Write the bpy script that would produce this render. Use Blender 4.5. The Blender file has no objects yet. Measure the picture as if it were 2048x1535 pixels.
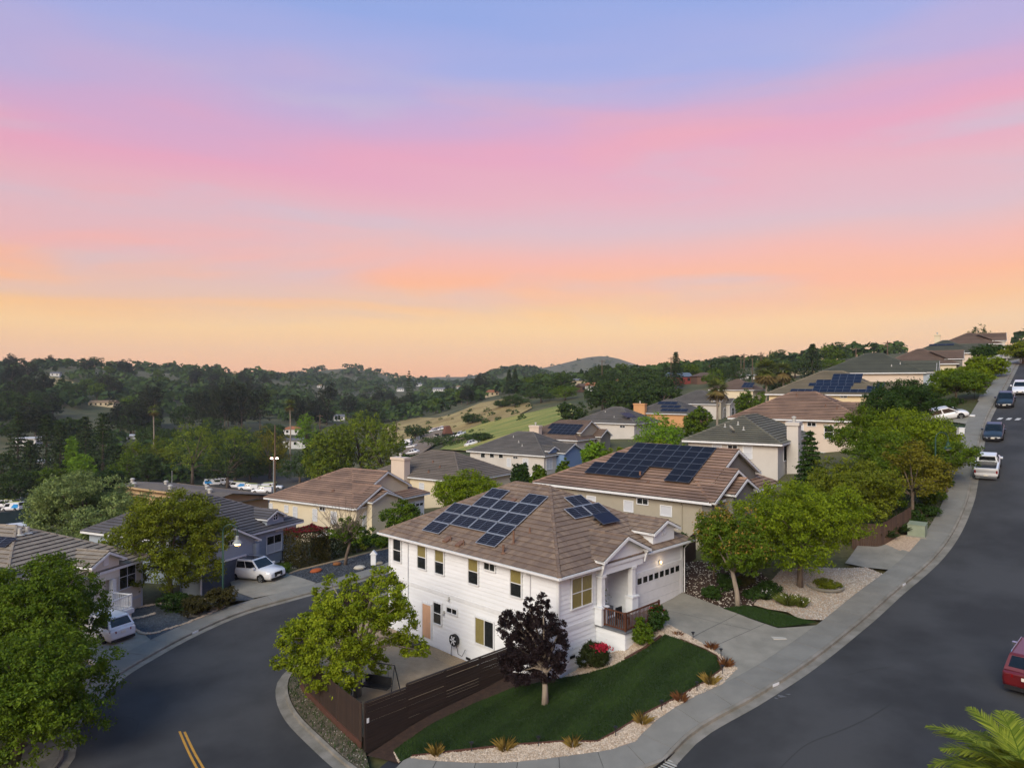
import bpy, bmesh, math, random
import numpy as np
from mathutils import Vector, Matrix

# ---------------------------------------------------------------- camera, sky, sun, exposure
SC = bpy.context.scene
COL = SC.collection
CZ = 18.0                      # camera height; FPX is its focal length in pixels of a 2048 px wide frame
FPX = 1425.0
cam_data = bpy.data.cameras.new('camera')
cam = bpy.data.objects.new('camera', cam_data)
COL.objects.link(cam)
cam.location = (0, 0, CZ)
cam.rotation_euler = (math.radians(90), 0, 0)
cam_data.sensor_width = 36.0
cam_data.lens = 36.0 * FPX / 2048.0
cam_data.clip_start = 0.5
cam_data.clip_end = 20000.0
SC.camera = cam

def lin(c):
    c = c / 255.0
    return c / 12.92 if c <= 0.04045 else ((c + 0.055) / 1.055) ** 2.4

def S(r, g, b, k=1.0):
    return (lin(r) * k, lin(g) * k, lin(b) * k, 1.0)

SUN_EL, SUN_AZ = 32.0, 205.0        # azimuth clockwise from +Y (straight ahead): behind the camera, to the left
world = bpy.data.worlds.new('World')
SC.world = world
world.use_nodes = True
nt = world.node_tree
nt.nodes.clear()
N = nt.nodes.new
def L(a, b): nt.links.new(a, b)
def wmath(op, a, b=None, clamp=False):
    n = N('ShaderNodeMath'); n.operation = op; n.use_clamp = clamp
    for i, x in enumerate((a, b)):
        if x is None: continue
        if isinstance(x, (int, float)): n.inputs[i].default_value = x
        else: L(x, n.inputs[i])
    return n.outputs[0]
tc = N('ShaderNodeTexCoord')
sep = N('ShaderNodeSeparateXYZ'); L(tc.outputs['Generated'], sep.inputs[0])
elev = sep.outputs['Z']
def wnoise(scale, sx, sz, detail, off):
    m = N('ShaderNodeMapping'); m.inputs['Scale'].default_value = (sx, sx, sz); m.inputs['Location'].default_value = off
    L(tc.outputs['Generated'], m.inputs['Vector'])
    n = N('ShaderNodeTexNoise'); n.inputs['Scale'].default_value = scale; n.inputs['Detail'].default_value = detail
    n.inputs['Roughness'].default_value = 0.5; n.inputs['Distortion'].default_value = 0.35
    L(m.outputs[0], n.inputs['Vector'])
    return n.outputs['Fac']
n1 = wnoise(1.7, 0.9, 4.5, 3.0, (0.3, 0.1, 0.45))
n2 = wnoise(2.1, 1.0, 6.0, 4.0, (3.1, 7.0, 1.4))
n3 = wnoise(1.9, 0.9, 7.0, 4.0, (9.1, 2.0, 5.4))
hgt = wmath('MULTIPLY', elev, 3.0, True)
warp = wmath('MULTIPLY', wmath('MULTIPLY', wmath('SUBTRACT', n1, 0.5), 0.17), hgt)
e2 = wmath('ADD', elev, warp)
ramp = N('ShaderNodeValToRGB'); L(e2, ramp.inputs['Fac'])
cr = ramp.color_ramp
stops = [(0.0, (252, 182, 144)), (0.045, (252, 196, 150)), (0.078, (255, 204, 144)), (0.105, (255, 190, 122)), (0.138, (255, 174, 130)),
         (0.17, (246, 174, 158)), (0.205, (222, 180, 186)), (0.25, (232, 168, 180)), (0.293, (232, 158, 182)), (0.335, (210, 162, 198)),
         (0.375, (188, 168, 210)), (0.424, (166, 168, 220)), (0.474, (148, 164, 222)), (0.70, (114, 160, 214)), (1.0, (102, 156, 206))]
while len(cr.elements) < len(stops): cr.elements.new(0.5)
for el, (p, c) in zip(cr.elements, stops):
    el.position = p; el.color = S(*c)
# thin grey-lilac veils and warmer streaks
def wmix(fac, a, col):
    m = N('ShaderNodeMix'); m.data_type = 'RGBA'
    L(fac, m.inputs['Factor']); L(a, m.inputs[6])
    if isinstance(col, tuple): m.inputs[7].default_value = col
    else: L(col, m.inputs[7])
    return m.outputs[2]
def wrange(x, a, b, c=0.0, d=1.0):
    n = N('ShaderNodeMapRange'); n.interpolation_type = 'SMOOTHSTEP'
    n.inputs[1].default_value = a; n.inputs[2].default_value = b; n.inputs[3].default_value = c; n.inputs[4].default_value = d
    L(x, n.inputs[0]); return n.outputs[0]
band = wmath('MULTIPLY', wrange(elev, 0.03, 0.16), wrange(elev, 0.46, 0.30))
c1 = wmix(wmath('MULTIPLY', wmath('MULTIPLY', wrange(n2, 0.46, 0.66), band), 0.6), ramp.outputs['Color'], S(200, 188, 204))
c2 = wmix(wmath('MULTIPLY', wmath('MULTIPLY', wrange(n3, 0.50, 0.68), band), 0.42), c1, S(244, 164, 164))
sky = N('ShaderNodeTexSky'); sky.sky_type = 'NISHITA'; sky.sun_disc = False
sky.sun_elevation = math.radians(4.0); sky.sun_rotation = math.radians(SUN_AZ)
sky.air_density = 1.0; sky.dust_density = 1.0; sky.ozone_density = 2.0
skm = N('ShaderNodeMix'); skm.data_type = 'RGBA'; skm.blend_type = 'ADD'; skm.inputs['Factor'].default_value = 0.05
L(c2, skm.inputs[6]); L(sky.outputs['Color'], skm.inputs[7])
bg = N('ShaderNodeBackground'); L(skm.outputs[2], bg.inputs['Color']); bg.inputs['Strength'].default_value = 0.72
wo = N('ShaderNodeOutputWorld'); L(bg.outputs[0], wo.inputs['Surface'])

sun_data = bpy.data.lights.new('sun', 'SUN')
sun = bpy.data.objects.new('sun', sun_data); COL.objects.link(sun)
sun_data.energy = 2.9
sun_data.angle = math.radians(36)
sun_data.color = (1.0, 0.89, 0.72)
az = math.radians(SUN_AZ); el_ = math.radians(SUN_EL)
sdir = Vector((math.sin(az) * math.cos(el_), math.cos(az) * math.cos(el_), math.sin(el_)))
sun.rotation_euler = sdir.to_track_quat('Z', 'Y').to_euler()
sun.location = sdir * 100

vs = SC.view_settings
vs.view_transform = 'Standard'; vs.look = 'None'; vs.exposure = 0.42; vs.gamma = 1.0; vs.use_curve_mapping = False
SC.render.engine = 'CYCLES'
cy = SC.cycles
cy.use_denoising = True
cy.max_bounces = 5; cy.diffuse_bounces = 3; cy.glossy_bounces = 2; cy.transmission_bounces = 3
cy.transparent_max_bounces = 6; cy.volume_bounces = 0
cy.caustics_reflective = False; cy.caustics_refractive = False
cy.use_adaptive_sampling = True; cy.adaptive_threshold = 0.02
cy.sample_clamp_indirect = 4.0

# ---------------------------------------------------------------- small helpers
def new_obj(name, data=None, parent=None, loc=None):
    o = bpy.data.objects.new(name, data)
    COL.objects.link(o)
    if parent is not None: o.parent = parent
    if loc is not None: o.location = loc
    return o

def tag(o, label=None, cat=None, group=None, kind=None):
    if label: o['label'] = label
    if cat: o['category'] = cat
    if group: o['group'] = group
    if kind: o['kind'] = kind
    return o

def thing(name, label, cat, loc, rz=0.0, group=None):
    o = new_obj(name, None, None, loc)
    o.rotation_euler = (0, 0, rz)
    o.empty_display_size = 0.2
    return tag(o, label, cat, group)

def copy_tree(o, parent=None):
    c = o.copy(); COL.objects.link(c); c.parent = parent
    for ch in list(o.children): copy_tree(ch, c)
    return c

class MB:
    """collects boxes, prisms, tubes and polygons; build() links them as ONE mesh object"""
    def __init__(s): s.v = []; s.f = []; s.var = []
    def add(s, vs_, fs, var=None):
        b = len(s.v); s.v.extend([tuple(p) for p in vs_])
        for f in fs:
            s.f.append(tuple(i + b for i in f)); s.var.append(random.random() if var is None else var)
        return s
    def box(s, x0, x1, y0, y1, z0, z1):
        v = [(x0, y0, z0), (x1, y0, z0), (x1, y1, z0), (x0, y1, z0), (x0, y0, z1), (x1, y0, z1), (x1, y1, z1), (x0, y1, z1)]
        return s.add(v, [(3, 2, 1, 0), (4, 5, 6, 7), (0, 1, 5, 4), (1, 2, 6, 5), (2, 3, 7, 6), (3, 0, 4, 7)], random.random())
    def poly(s, pts, var=None): return s.add(pts, [tuple(range(len(pts)))], var)
    def prism(s, pts, d):
        """polygon extruded by the vector d"""
        n = len(pts); d = Vector(d)
        a = [Vector(p) for p in pts]; b = [p + d for p in a]
        fs = [tuple(range(n - 1, -1, -1)), tuple(range(n, 2 * n))] + [(i, (i + 1) % n, n + (i + 1) % n, n + i) for i in range(n)]
        return s.add(a + b, fs, random.random())
    def beam(s, a, b, w, h, up=(0, 0, 1)):
        a = Vector(a); b = Vector(b); t = (b - a).normalized(); u = Vector(up)
        r = t.cross(u)
        if r.length < 1e-4: r = t.cross(Vector((1, 0, 0)))
        r.normalize(); u = r.cross(t)
        c = [r * w / 2 + u * h / 2, -r * w / 2 + u * h / 2, -r * w / 2 - u * h / 2, r * w / 2 - u * h / 2]
        return s.add([a + q for q in c] + [b + q for q in c], [(3, 2, 1, 0), (4, 5, 6, 7), (0, 1, 5, 4), (1, 2, 6, 5), (2, 3, 7, 6), (3, 0, 4, 7)], random.random())
    def tube(s, pts, rad, n=8, cap=True):
        pts = [Vector(p) for p in pts]
        if isinstance(rad, (int, float)): rad = [rad] * len(pts)
        rings = []
        ref = None
        for i, p in enumerate(pts):
            t = (pts[min(i + 1, len(pts) - 1)] - pts[max(i - 1, 0)]).normalized()
            if ref is None:
                ref = Vector((1, 0, 0)) if abs(t.x) < 0.9 else Vector((0, 1, 0))
            a = (ref - t * ref.dot(t)).normalized(); b = t.cross(a); ref = a
            rings.append([p + (a * math.cos(2 * math.pi * k / n) + b * math.sin(2 * math.pi * k / n)) * rad[i] for k in range(n)])
        vs_ = [q for r in rings for q in r]; fs = []
        for i in range(len(pts) - 1):
            for k in range(n):
                fs.append((i * n + k, i * n + (k + 1) % n, (i + 1) * n + (k + 1) % n, (i + 1) * n + k))
        if cap:
            fs.append(tuple(range(n - 1, -1, -1))); m = (len(pts) - 1) * n; fs.append(tuple(range(m, m + n)))
        return s.add(vs_, fs, random.random())
    def lathe(s, prof, c=(0, 0, 0), n=16):
        """profile of (r, z) turned about a vertical axis through c"""
        vs_ = [(c[0] + r * math.cos(2 * math.pi * k / n), c[1] + r * math.sin(2 * math.pi * k / n), c[2] + z) for r, z in prof for k in range(n)]
        fs = [(i * n + k, i * n + (k + 1) % n, (i + 1) * n + (k + 1) % n, (i + 1) * n + k) for i in range(len(prof) - 1) for k in range(n)]
        return s.add(vs_, fs, random.random())
    def mesh(s, name, mat, smooth=False):
        me = bpy.data.meshes.new(name)
        me.from_pydata(s.v, [], s.f)
        if mat: me.materials.append(mat)
        at = me.attributes.new('var', 'FLOAT', 'FACE')
        at.data.foreach_set('value', np.array(s.var, dtype=np.float32))
        if smooth: me.polygons.foreach_set('use_smooth', [True] * len(me.polygons))
        return me
    def build(s, name, mat, parent=None, smooth=False, loc=None):
        return new_obj(name, s.mesh(name, mat, smooth), parent, loc)

# ---------------------------------------------------------------- materials
MATS = {}
def mat(name, col, rough=0.75, col2=None, scale=2.0, amt=0.5, bump=0.0, bscale=30.0, attr=False, objrand=0.0,
        metal=0.0, emit=None, spec=0.4, stretch=None, trans=0.0, fine=0.0, attr_amt=1.0, coat=0.0):
    if name in MATS: return MATS[name]
    m = bpy.data.materials.new(name); m.use_nodes = True
    t = m.node_tree; nd = t.nodes; b = nd['Principled BSDF']; out = nd['Material Output']
    b.inputs['Roughness'].default_value = rough; b.inputs['Metallic'].default_value = metal
    b.inputs['Specular IOR Level'].default_value = spec
    if coat: b.inputs['Coat Weight'].default_value = coat; b.inputs['Coat Roughness'].default_value = 0.06
    b.inputs['Base Color'].default_value = col
    lk = t.links.new
    tcn = nd.new('ShaderNodeTexCoord'); vec = tcn.outputs['Object']
    if stretch:
        mp = nd.new('ShaderNodeMapping'); mp.inputs['Scale'].default_value = stretch; lk(vec, mp.inputs['Vector']); vec = mp.outputs[0]
    cur = None
    if col2 is not None:
        nz = nd.new('ShaderNodeTexNoise'); nz.inputs['Scale'].default_value = scale; nz.inputs['Detail'].default_value = 5.0
        nz.inputs['Roughness'].default_value = 0.6
        lk(vec, nz.inputs['Vector'])
        mr = nd.new('ShaderNodeMapRange'); mr.inputs[1].default_value = 0.5 - 0.22 / max(amt, .05) * 0.5; mr.inputs[2].default_value = 0.5 + 0.22 / max(amt, .05) * 0.5
        lk(nz.outputs['Fac'], mr.inputs[0]); fac = mr.outputs[0]
        if attr:
            an = nd.new('ShaderNodeAttribute'); an.attribute_name = 'var'
            mm = nd.new('ShaderNodeMix'); mm.data_type = 'FLOAT'; mm.inputs['Factor'].default_value = 0.6 * attr_amt
            lk(fac, mm.inputs[2]); lk(an.outputs['Fac'], mm.inputs[3]); fac = mm.outputs[0]
        if objrand:
            oi = nd.new('ShaderNodeObjectInfo')
            mm = nd.new('ShaderNodeMix'); mm.data_type = 'FLOAT'; mm.inputs['Factor'].default_value = objrand
            lk(fac, mm.inputs[2]); lk(oi.outputs['Random'], mm.inputs[3]); fac = mm.outputs[0]
        mx = nd.new('ShaderNodeMix'); mx.data_type = 'RGBA'; mx.inputs[6].default_value = col; mx.inputs[7].default_value = col2
        lk(fac, mx.inputs['Factor']); cur = mx.outputs[2]
        if fine:
            n4 = nd.new('ShaderNodeTexNoise'); n4.inputs['Scale'].default_value = bscale; n4.inputs['Detail'].default_value = 3.0
            lk(tcn.outputs['Object'], n4.inputs['Vector'])
            m4 = nd.new('ShaderNodeMapRange'); m4.inputs[1].default_value = 0.3; m4.inputs[2].default_value = 0.7
            m4.inputs[3].default_value = 1.0 - fine; m4.inputs[4].default_value = 1.0 + fine
            lk(n4.outputs['Fac'], m4.inputs[0])
            mv = nd.new('ShaderNodeMix'); mv.data_type = 'RGBA'; mv.blend_type = 'MULTIPLY'; mv.inputs['Factor'].default_value = 1.0
            lk(cur, mv.inputs[6]); lk(m4.outputs[0], mv.inputs[7]); cur = mv.outputs[2]
        lk(cur, b.inputs['Base Color'])
    if bump:
        nb = nd.new('ShaderNodeTexNoise'); nb.inputs['Scale'].default_value = bscale; nb.inputs['Detail'].default_value = 4.0
        lk(tcn.outputs['Object'], nb.inputs['Vector'])
        bp = nd.new('ShaderNodeBump'); bp.inputs['Strength'].default_value = bump; bp.inputs['Distance'].default_value = 0.02
        lk(nb.outputs['Fac'], bp.inputs['Height']); lk(bp.outputs[0], b.inputs['Normal'])
    if emit:
        b.inputs['Emission Color'].default_value = emit[0]; b.inputs['Emission Strength'].default_value = emit[1]
    if trans:
        tl = nd.new('ShaderNodeBsdfTranslucent'); ms = nd.new('ShaderNodeMixShader'); ms.inputs[0].default_value = trans
        if cur is not None: lk(cur, tl.inputs['Color'])
        else: tl.inputs['Color'].default_value = col
        lk(b.outputs[0], ms.inputs[1]); lk(tl.outputs[0], ms.inputs[2]); lk(ms.outputs[0], out.inputs['Surface'])
    MATS[name] = m
    return m

def C(h, k=1.0):
    """sRGB hex to a linear colour"""
    return S(int(h[0:2], 16), int(h[2:4], 16), int(h[4:6], 16), k)

# ---------------------------------------------------------------- terrain
def P(u, v, d):
    """the point at depth d (metres along +Y) on the line of sight through photograph pixel u, v"""
    return Vector(((u - 1024) / FPX * d, d, CZ + (767 - v) / FPX * d))

_cp = []
def cp(x, y, zc): _cp.append((x, y, zc + CZ))
def cpx(u, v, d):
    p = P(u, v, d); _cp.append(tuple(p))
# right hand road: kerb and the far side of the roadway
KERB = [(-4.0, 24.5, -17.3), (1.5, 27.3, -16.9), (7.0, 31.5, -16.2), (13.0, 35.5, -14.9), (19.0, 41.0, -14.2), (25.87, 47.5, -13.43), (31.5, 54.0, -12.1), (36.9, 60.0, -10.6), (41.96, 66.0, -8.94), (46.6, 71.8, -7.25), (51.2, 77.8, -5.6), (57.0, 85.3, -3.6), (62.9, 92.8, -1.5), (72.0, 104.5, 0.9), (81.0, 116.0, 3.0), (97.0, 136.5, 5.4), (112.0, 156.0, 8.0), (135.0, 186.0, 11.0)]
for i, (x, y, z) in enumerate(KERB):
    a = KERB[max(i - 1, 0)]; b = KERB[min(i + 1, len(KERB) - 1)]
    t = Vector((b[0] - a[0], b[1] - a[1])).normalized(); n = Vector((t.y, -t.x))
    for off, dz in ((0, 0), (6, 0.02), (12, 0.0), (22, 0.3), (45, 1.2)):
        if off > 12 and i < 2: continue
        cp(x + n.x * off, y + n.y * off, z + dz)
    if 3 <= i <= 12: cp(x - n.x * 2.6, y - n.y * 2.6, z + 0.02)
# left hand road
LEFT = [(135, 1535, -17.75), (187, 1412, -17.7), (250, 1354, -17.6), (312, 1315, -17.5), (390, 1272, -17.3), (488, 1229, -17.0), (598, 1197, -16.6), (777, 1147, -16.2), (666, 1535, -17.6), (560, 1422, -17.6), (551, 1390, -17.6), (574, 1339, -17.5)]
for u, v, z in LEFT:
    d = -z * FPX / (v - 767); cp((u - 1024) / FPX * d, d, z)
for x, y, z in [(-30, 20, -17.9), (-12, 18, -17.7), (-18, 8, -17.9), (5, 10, -17.0), (30, 10, -15.0), (-45, 30, -17.9), (60, 30, -12.0), (-14, 30, -17.7), (-3, 29, -17.5),
                (-6, 64, -16.2), (-4.5, 72, -16.2), (1, 80, -16.0), (10, 96, -15.3), (22, 115, -14.2), (34, 132, -12.6), (48, 150, -10.6), (62, 170, -8.5), (80, 195, -5.5),
                # main house lot
                (-6.9, 33.9, -17.45), (-12, 40.5, -17.45), (-5.6, 36.5, -16.9), (-9, 41, -16.9), (-6, 46, -16.9), (-1.5, 42.5, -16.9), (-10.5, 46, -16.9), (-8, 50, -16.8),
                (2.6, 38.0, -15.83), (4.0, 36.4, -15.65), (1.7, 35.8, -16.15), (6.5, 37.2, -14.95), (5.4, 39.4, -15.0), (9.3, 40.5, -14.1), (10.8, 45.5, -14.0), (7.5, 42.0, -14.1), (7.2, 34.6, -15.6), (0, 32.0, -16.95), (-4, 32.2, -17.25), (-0.6, 39.7, -16.6),
                # houses of the right hand row (floor by the street, lower ground behind)
                (14.7, 52.6, -12.3), (23.5, 60, -12.0), (20, 50, -13.0), (2, 63.5, -15.2), (26, 68.6, -9.2), (18, 74.5, -12.5), (34, 80, -8.6), (42.4, 85.3, -7.6), (28, 92, -10.6), (54.5, 102.9, -4.7), (41, 111, -7.8), (71, 122, -1.2), (56, 132, -4.6), (91, 145, 1.0), (108, 165, 4.0), (134, 190, 7.0),
                # left street houses
                (-28, 55.5, -17.2), (-31, 44, -17.3), (-21, 71.5, -17.0), (-26, 61, -17.0), (-22.5, 58.5, -16.75), (-17.6, 79.3, -17.0), (-30, 87, -19.6), (-7, 97.4, -16.6), (-21, 107, -19.4), (5.4, 116.8, -15.0), (-8, 126, -17.5), (13.8, 135, -13.9), (0, 143, -16.2), (26.3, 152, -11.7), (43.7, 170, -10.3), (56, 190, -8.4), (75, 215, -5.0),
                (-45, 70, -18.5), (-60, 60, -19.0), (-50, 100, -21.5), (-80, 100, -23.5)]:
    cp(x, y, z)
# valley, hillsides
for u, v, d in [(300, 992, 150), (520, 990, 183), (420, 985, 180), (650, 985, 175), (15, 1022, 150), (720, 960, 185), (150, 960, 215), (60, 905, 260), (500, 880, 320), (600, 845, 420), (330, 900, 270), (250, 850, 400),
                (20, 815, 420), (150, 790, 500), (140, 772, 620), (0, 741, 700), (150, 738, 720), (300, 752, 760), (450, 757, 800), (560, 765, 850), (-300, 800, 420), (-300, 735, 720),
                (790, 908, 245), (830, 892, 258), (905, 872, 275), (960, 862, 262), (1040, 842, 255), (1140, 822, 245), (800, 868, 330), (890, 838, 345), (960, 818, 350), (1060, 800, 330), (1000, 792, 430), (760, 850, 420), (700, 830, 520),
                (1180, 780, 330), (1250, 800, 260), (1340, 770, 290), (1450, 762, 290), (1560, 752, 290), (1700, 740, 260), (2000, 700, 300), (2300, 690, 300), (2300, 760, 180), (700, 800, 800), (800, 790, 900), (1000, 772, 800), (1300, 752, 700), (1700, 740, 700), (2200, 720, 700)]:
    cpx(u, v, d)
for x, y in [(-1500, 1500), (0, 1500), (1500, 1500), (-3000, 400), (3000, 400), (0, 6000), (-5000, 5000), (5000, 5000), (-200, -60), (200, -60), (0, -400), (-800, -200), (800, -200), (-150, 20)]:
    cp(x, y, {(-3000, 400): 10, (3000, 400): 15, (-800, -200): -10, (800, -200): 10, (200, -60): -5, (-200, -60): -18, (0, -400): -10, (-150, 20): -19}.get((x, y), -4))
_c = np.array(_cp)
def _warp(x, y):
    r = np.hypot(x, y) + 1e-6; s = 80.0 * np.log1p(r / 80.0) / r
    return x * s, y * s
_wx, _wy = _warp(_c[:, 0], _c[:, 1])
def _phi(r2): return np.where(r2 > 1e-9, 0.5 * r2 * np.log(np.maximum(r2, 1e-9)), 0.0)
_n = len(_c)
_A = np.zeros((_n + 3, _n + 3))
_A[:_n, :_n] = _phi((_wx[:, None] - _wx[None, :]) ** 2 + (_wy[:, None] - _wy[None, :]) ** 2) + np.eye(_n) * 0.6
_A[:_n, _n] = 1; _A[:_n, _n + 1] = _wx; _A[:_n, _n + 2] = _wy; _A[_n:, :_n] = _A[:_n, _n:].T
_w = np.linalg.solve(_A, np.concatenate([_c[:, 2], [0, 0, 0]]))
# distant ridges: distance, half depth (m) and skyline as (bearing column, sight-line row)
RIDGES = [(1250, 170, [(930, 790), (965, 764), (985, 752), (1010, 745), (1040, 742), (1066, 746), (1100, 756), (1150, 790)]),
          (1600, 300, [(-900, 735), (-300, 742), (300, 757), (560, 758), (615, 747), (650, 739), (690, 736), (740, 742), (790, 755), (830, 761), (900, 780)]),
          (2600, 420, [(-900, 730), (-200, 742), (700, 757), (830, 758), (870, 753), (930, 753), (970, 746), (1060, 740), (1110, 730), (1150, 720), (1175, 714), (1205, 711), (1235, 716), (1265, 726), (1310, 739), (1400, 736), (1440, 731), (1500, 725), (1580, 723), (1640, 727), (1690, 719), (1740, 711), (1900, 704), (2500, 700), (3200, 700)])]
def ground(x, y):
    x = np.atleast_1d(np.asarray(x, dtype=float)); y = np.atleast_1d(np.asarray(y, dtype=float))
    out = np.empty(x.shape)
    X = x.ravel(); Y = y.ravel(); o = np.empty(X.shape)
    for i in range(0, len(X), 20000):
        a, b = _warp(X[i:i + 20000], Y[i:i + 20000])
        o[i:i + 20000] = _phi((a[:, None] - _wx) ** 2 + (b[:, None] - _wy) ** 2) @ _w[:_n] + _w[_n] + _w[_n + 1] * a + _w[_n + 2] * b
    far = np.clip((np.hypot(X, Y) - 900) / 900, 0, 1)
    o = o * (1 - far) + (CZ - 6) * far
    uu = np.where(Y > 50, X / np.maximum(Y, 50) * FPX + 1024, 4000)
    for d0, wd, prof in RIDGES:
        pu, pv = np.array(prof, float).T
        zr = CZ + (767 - np.interp(uu, pu, pv)) / FPX * d0
        k = np.exp(-((np.hypot(X, Y) - np.hypot(X / np.maximum(Y, 50) * d0, d0)) / wd) ** 2) * (Y > 300)
        o = np.maximum(o, o * (1 - k) + zr * k)
    return o.reshape(x.shape)
def gz(x, y): return float(ground(x, y)[0])
_ds = np.geomspace(22, 3500, 900)
def G(u, v, lift=0.0):
    """where the line of sight through pixel u, v meets the ground"""
    rx = (u - 1024) / FPX; rz = (767 - v) / FPX
    h = CZ + rz * _ds - ground(rx * _ds, _ds) - lift
    k = np.argmax(h < 0)
    if h[k] >= 0: k = len(_ds) - 1
    a, b = _ds[max(k - 1, 0)], _ds[k]
    for _ in range(18):
        m = (a + b) / 2
        if CZ + rz * m - gz(rx * m, m) - lift < 0: b = m
        else: a = m
    return Vector((rx * b, b, gz(rx * b, b)))
def gp(u, d, dz=0.0):
    """on the ground under pixel column u at depth d"""
    x = (u - 1024) / FPX * d
    return Vector((x, d, gz(x, d) + dz))
# ---------------------------------------------------------------- ground sheet
random.seed(7); np.random.seed(7)
m_soil = mat('soil', C('4a4632'), 0.95, C('5c5a36'), scale=0.25, amt=0.8, bump=0.5, bscale=6.0, fine=0.25)
def m_ground_far():
    m = mat('ground', C('35401f'), 0.95, C('5a5638'), scale=0.06, amt=0.7, bump=0.4, bscale=3.0, fine=0.25)
    return m
ang = np.radians(np.concatenate([np.arange(-180, -62, 4.0), np.arange(-62, 62, 0.5), np.arange(62, 180.1, 4.0)]))
rad = np.concatenate([[0.5, 4, 8], np.arange(12, 110, 0.65), np.geomspace(110, 3050, 146)])
AA, RR = np.meshgrid(ang, rad, indexing='ij')
GX = np.sin(AA) * RR; GY = np.cos(AA) * RR
GZ = ground(GX, GY) - np.where(RR < 110, 0.2, 0.12)
na, nr = AA.shape
me = bpy.data.meshes.new('ground')
idx = np.arange(na * nr).reshape(na, nr)
q = np.stack([idx[:-1, :-1], idx[:-1, 1:], idx[1:, 1:], idx[1:, :-1]], -1).reshape(-1, 4)[:, ::-1]
me.from_pydata(np.stack([GX, GY, GZ], -1).reshape(-1, 3).tolist(), [], q.tolist())
me.polygons.foreach_set('use_smooth', [True] * len(me.polygons))
me.materials.append(m_ground_far())
tag(new_obj('ground', me), kind='structure')

# ---------------------------------------------------------------- draped sheets
def smooth_line(pts, step=1.0, iters=2):
    """Catmull-Rom through 2-D points, resampled to even steps"""
    p = [np.array(q[:2], float) for q in pts]
    p = [2 * p[0] - p[1]] + p + [2 * p[-1] - p[-2]]
    out = []
    for i in range(1, len(p) - 2):
        for t in np.linspace(0, 1, 24, endpoint=False):
            a, b, c, d = p[i - 1], p[i], p[i + 1], p[i + 2]
            out.append(0.5 * ((2 * b) + (-a + c) * t + (2 * a - 5 * b + 4 * c - d) * t * t + (-a + 3 * b - 3 * c + d) * t ** 3))
    out.append(p[-2]); out = np.array(out)
    s = np.concatenate([[0], np.cumsum(np.hypot(*np.diff(out, axis=0).T))])
    n = max(2, int(round(s[-1] / step)) + 1)
    q = np.linspace(0, s[-1], n)
    return np.stack([np.interp(q, s, out[:, 0]), np.interp(q, s, out[:, 1])], -1)

def normals(line):
    t = np.gradient(line, axis=0); t /= np.hypot(t[:, 0], t[:, 1])[:, None]
    return np.stack([-t[:, 1], t[:, 0]], -1)      # to the left of travel
def offset(line, d): return line + normals(line) * d

def _clip(poly, a, b, c):
    """keep a*x + b*y <= c"""
    out = []
    for i in range(len(poly)):
        p, q = poly[i], poly[(i + 1) % len(poly)]
        dp = a * p[0] + b * p[1] - c; dq = a * q[0] + b * q[1] - c
        if dp <= 0: out.append(p)
        if (dp < 0 < dq) or (dq < 0 < dp):
            t = dp / (dp - dq); out.append((p[0] + (q[0] - p[0]) * t, p[1] + (q[1] - p[1]) * t))
    return out

def inside(poly, X, Y):
    poly = np.asarray(poly); r = np.zeros(X.shape, bool); j = len(poly) - 1
    for i in range(len(poly)):
        xi, yi = poly[i]; xj, yj = poly[j]
        if yi != yj:
            r ^= ((yi > Y) != (yj > Y)) & (X < (xj - xi) * (Y - yi) / (yj - yi) + xi)
        j = i
    return r

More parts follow.
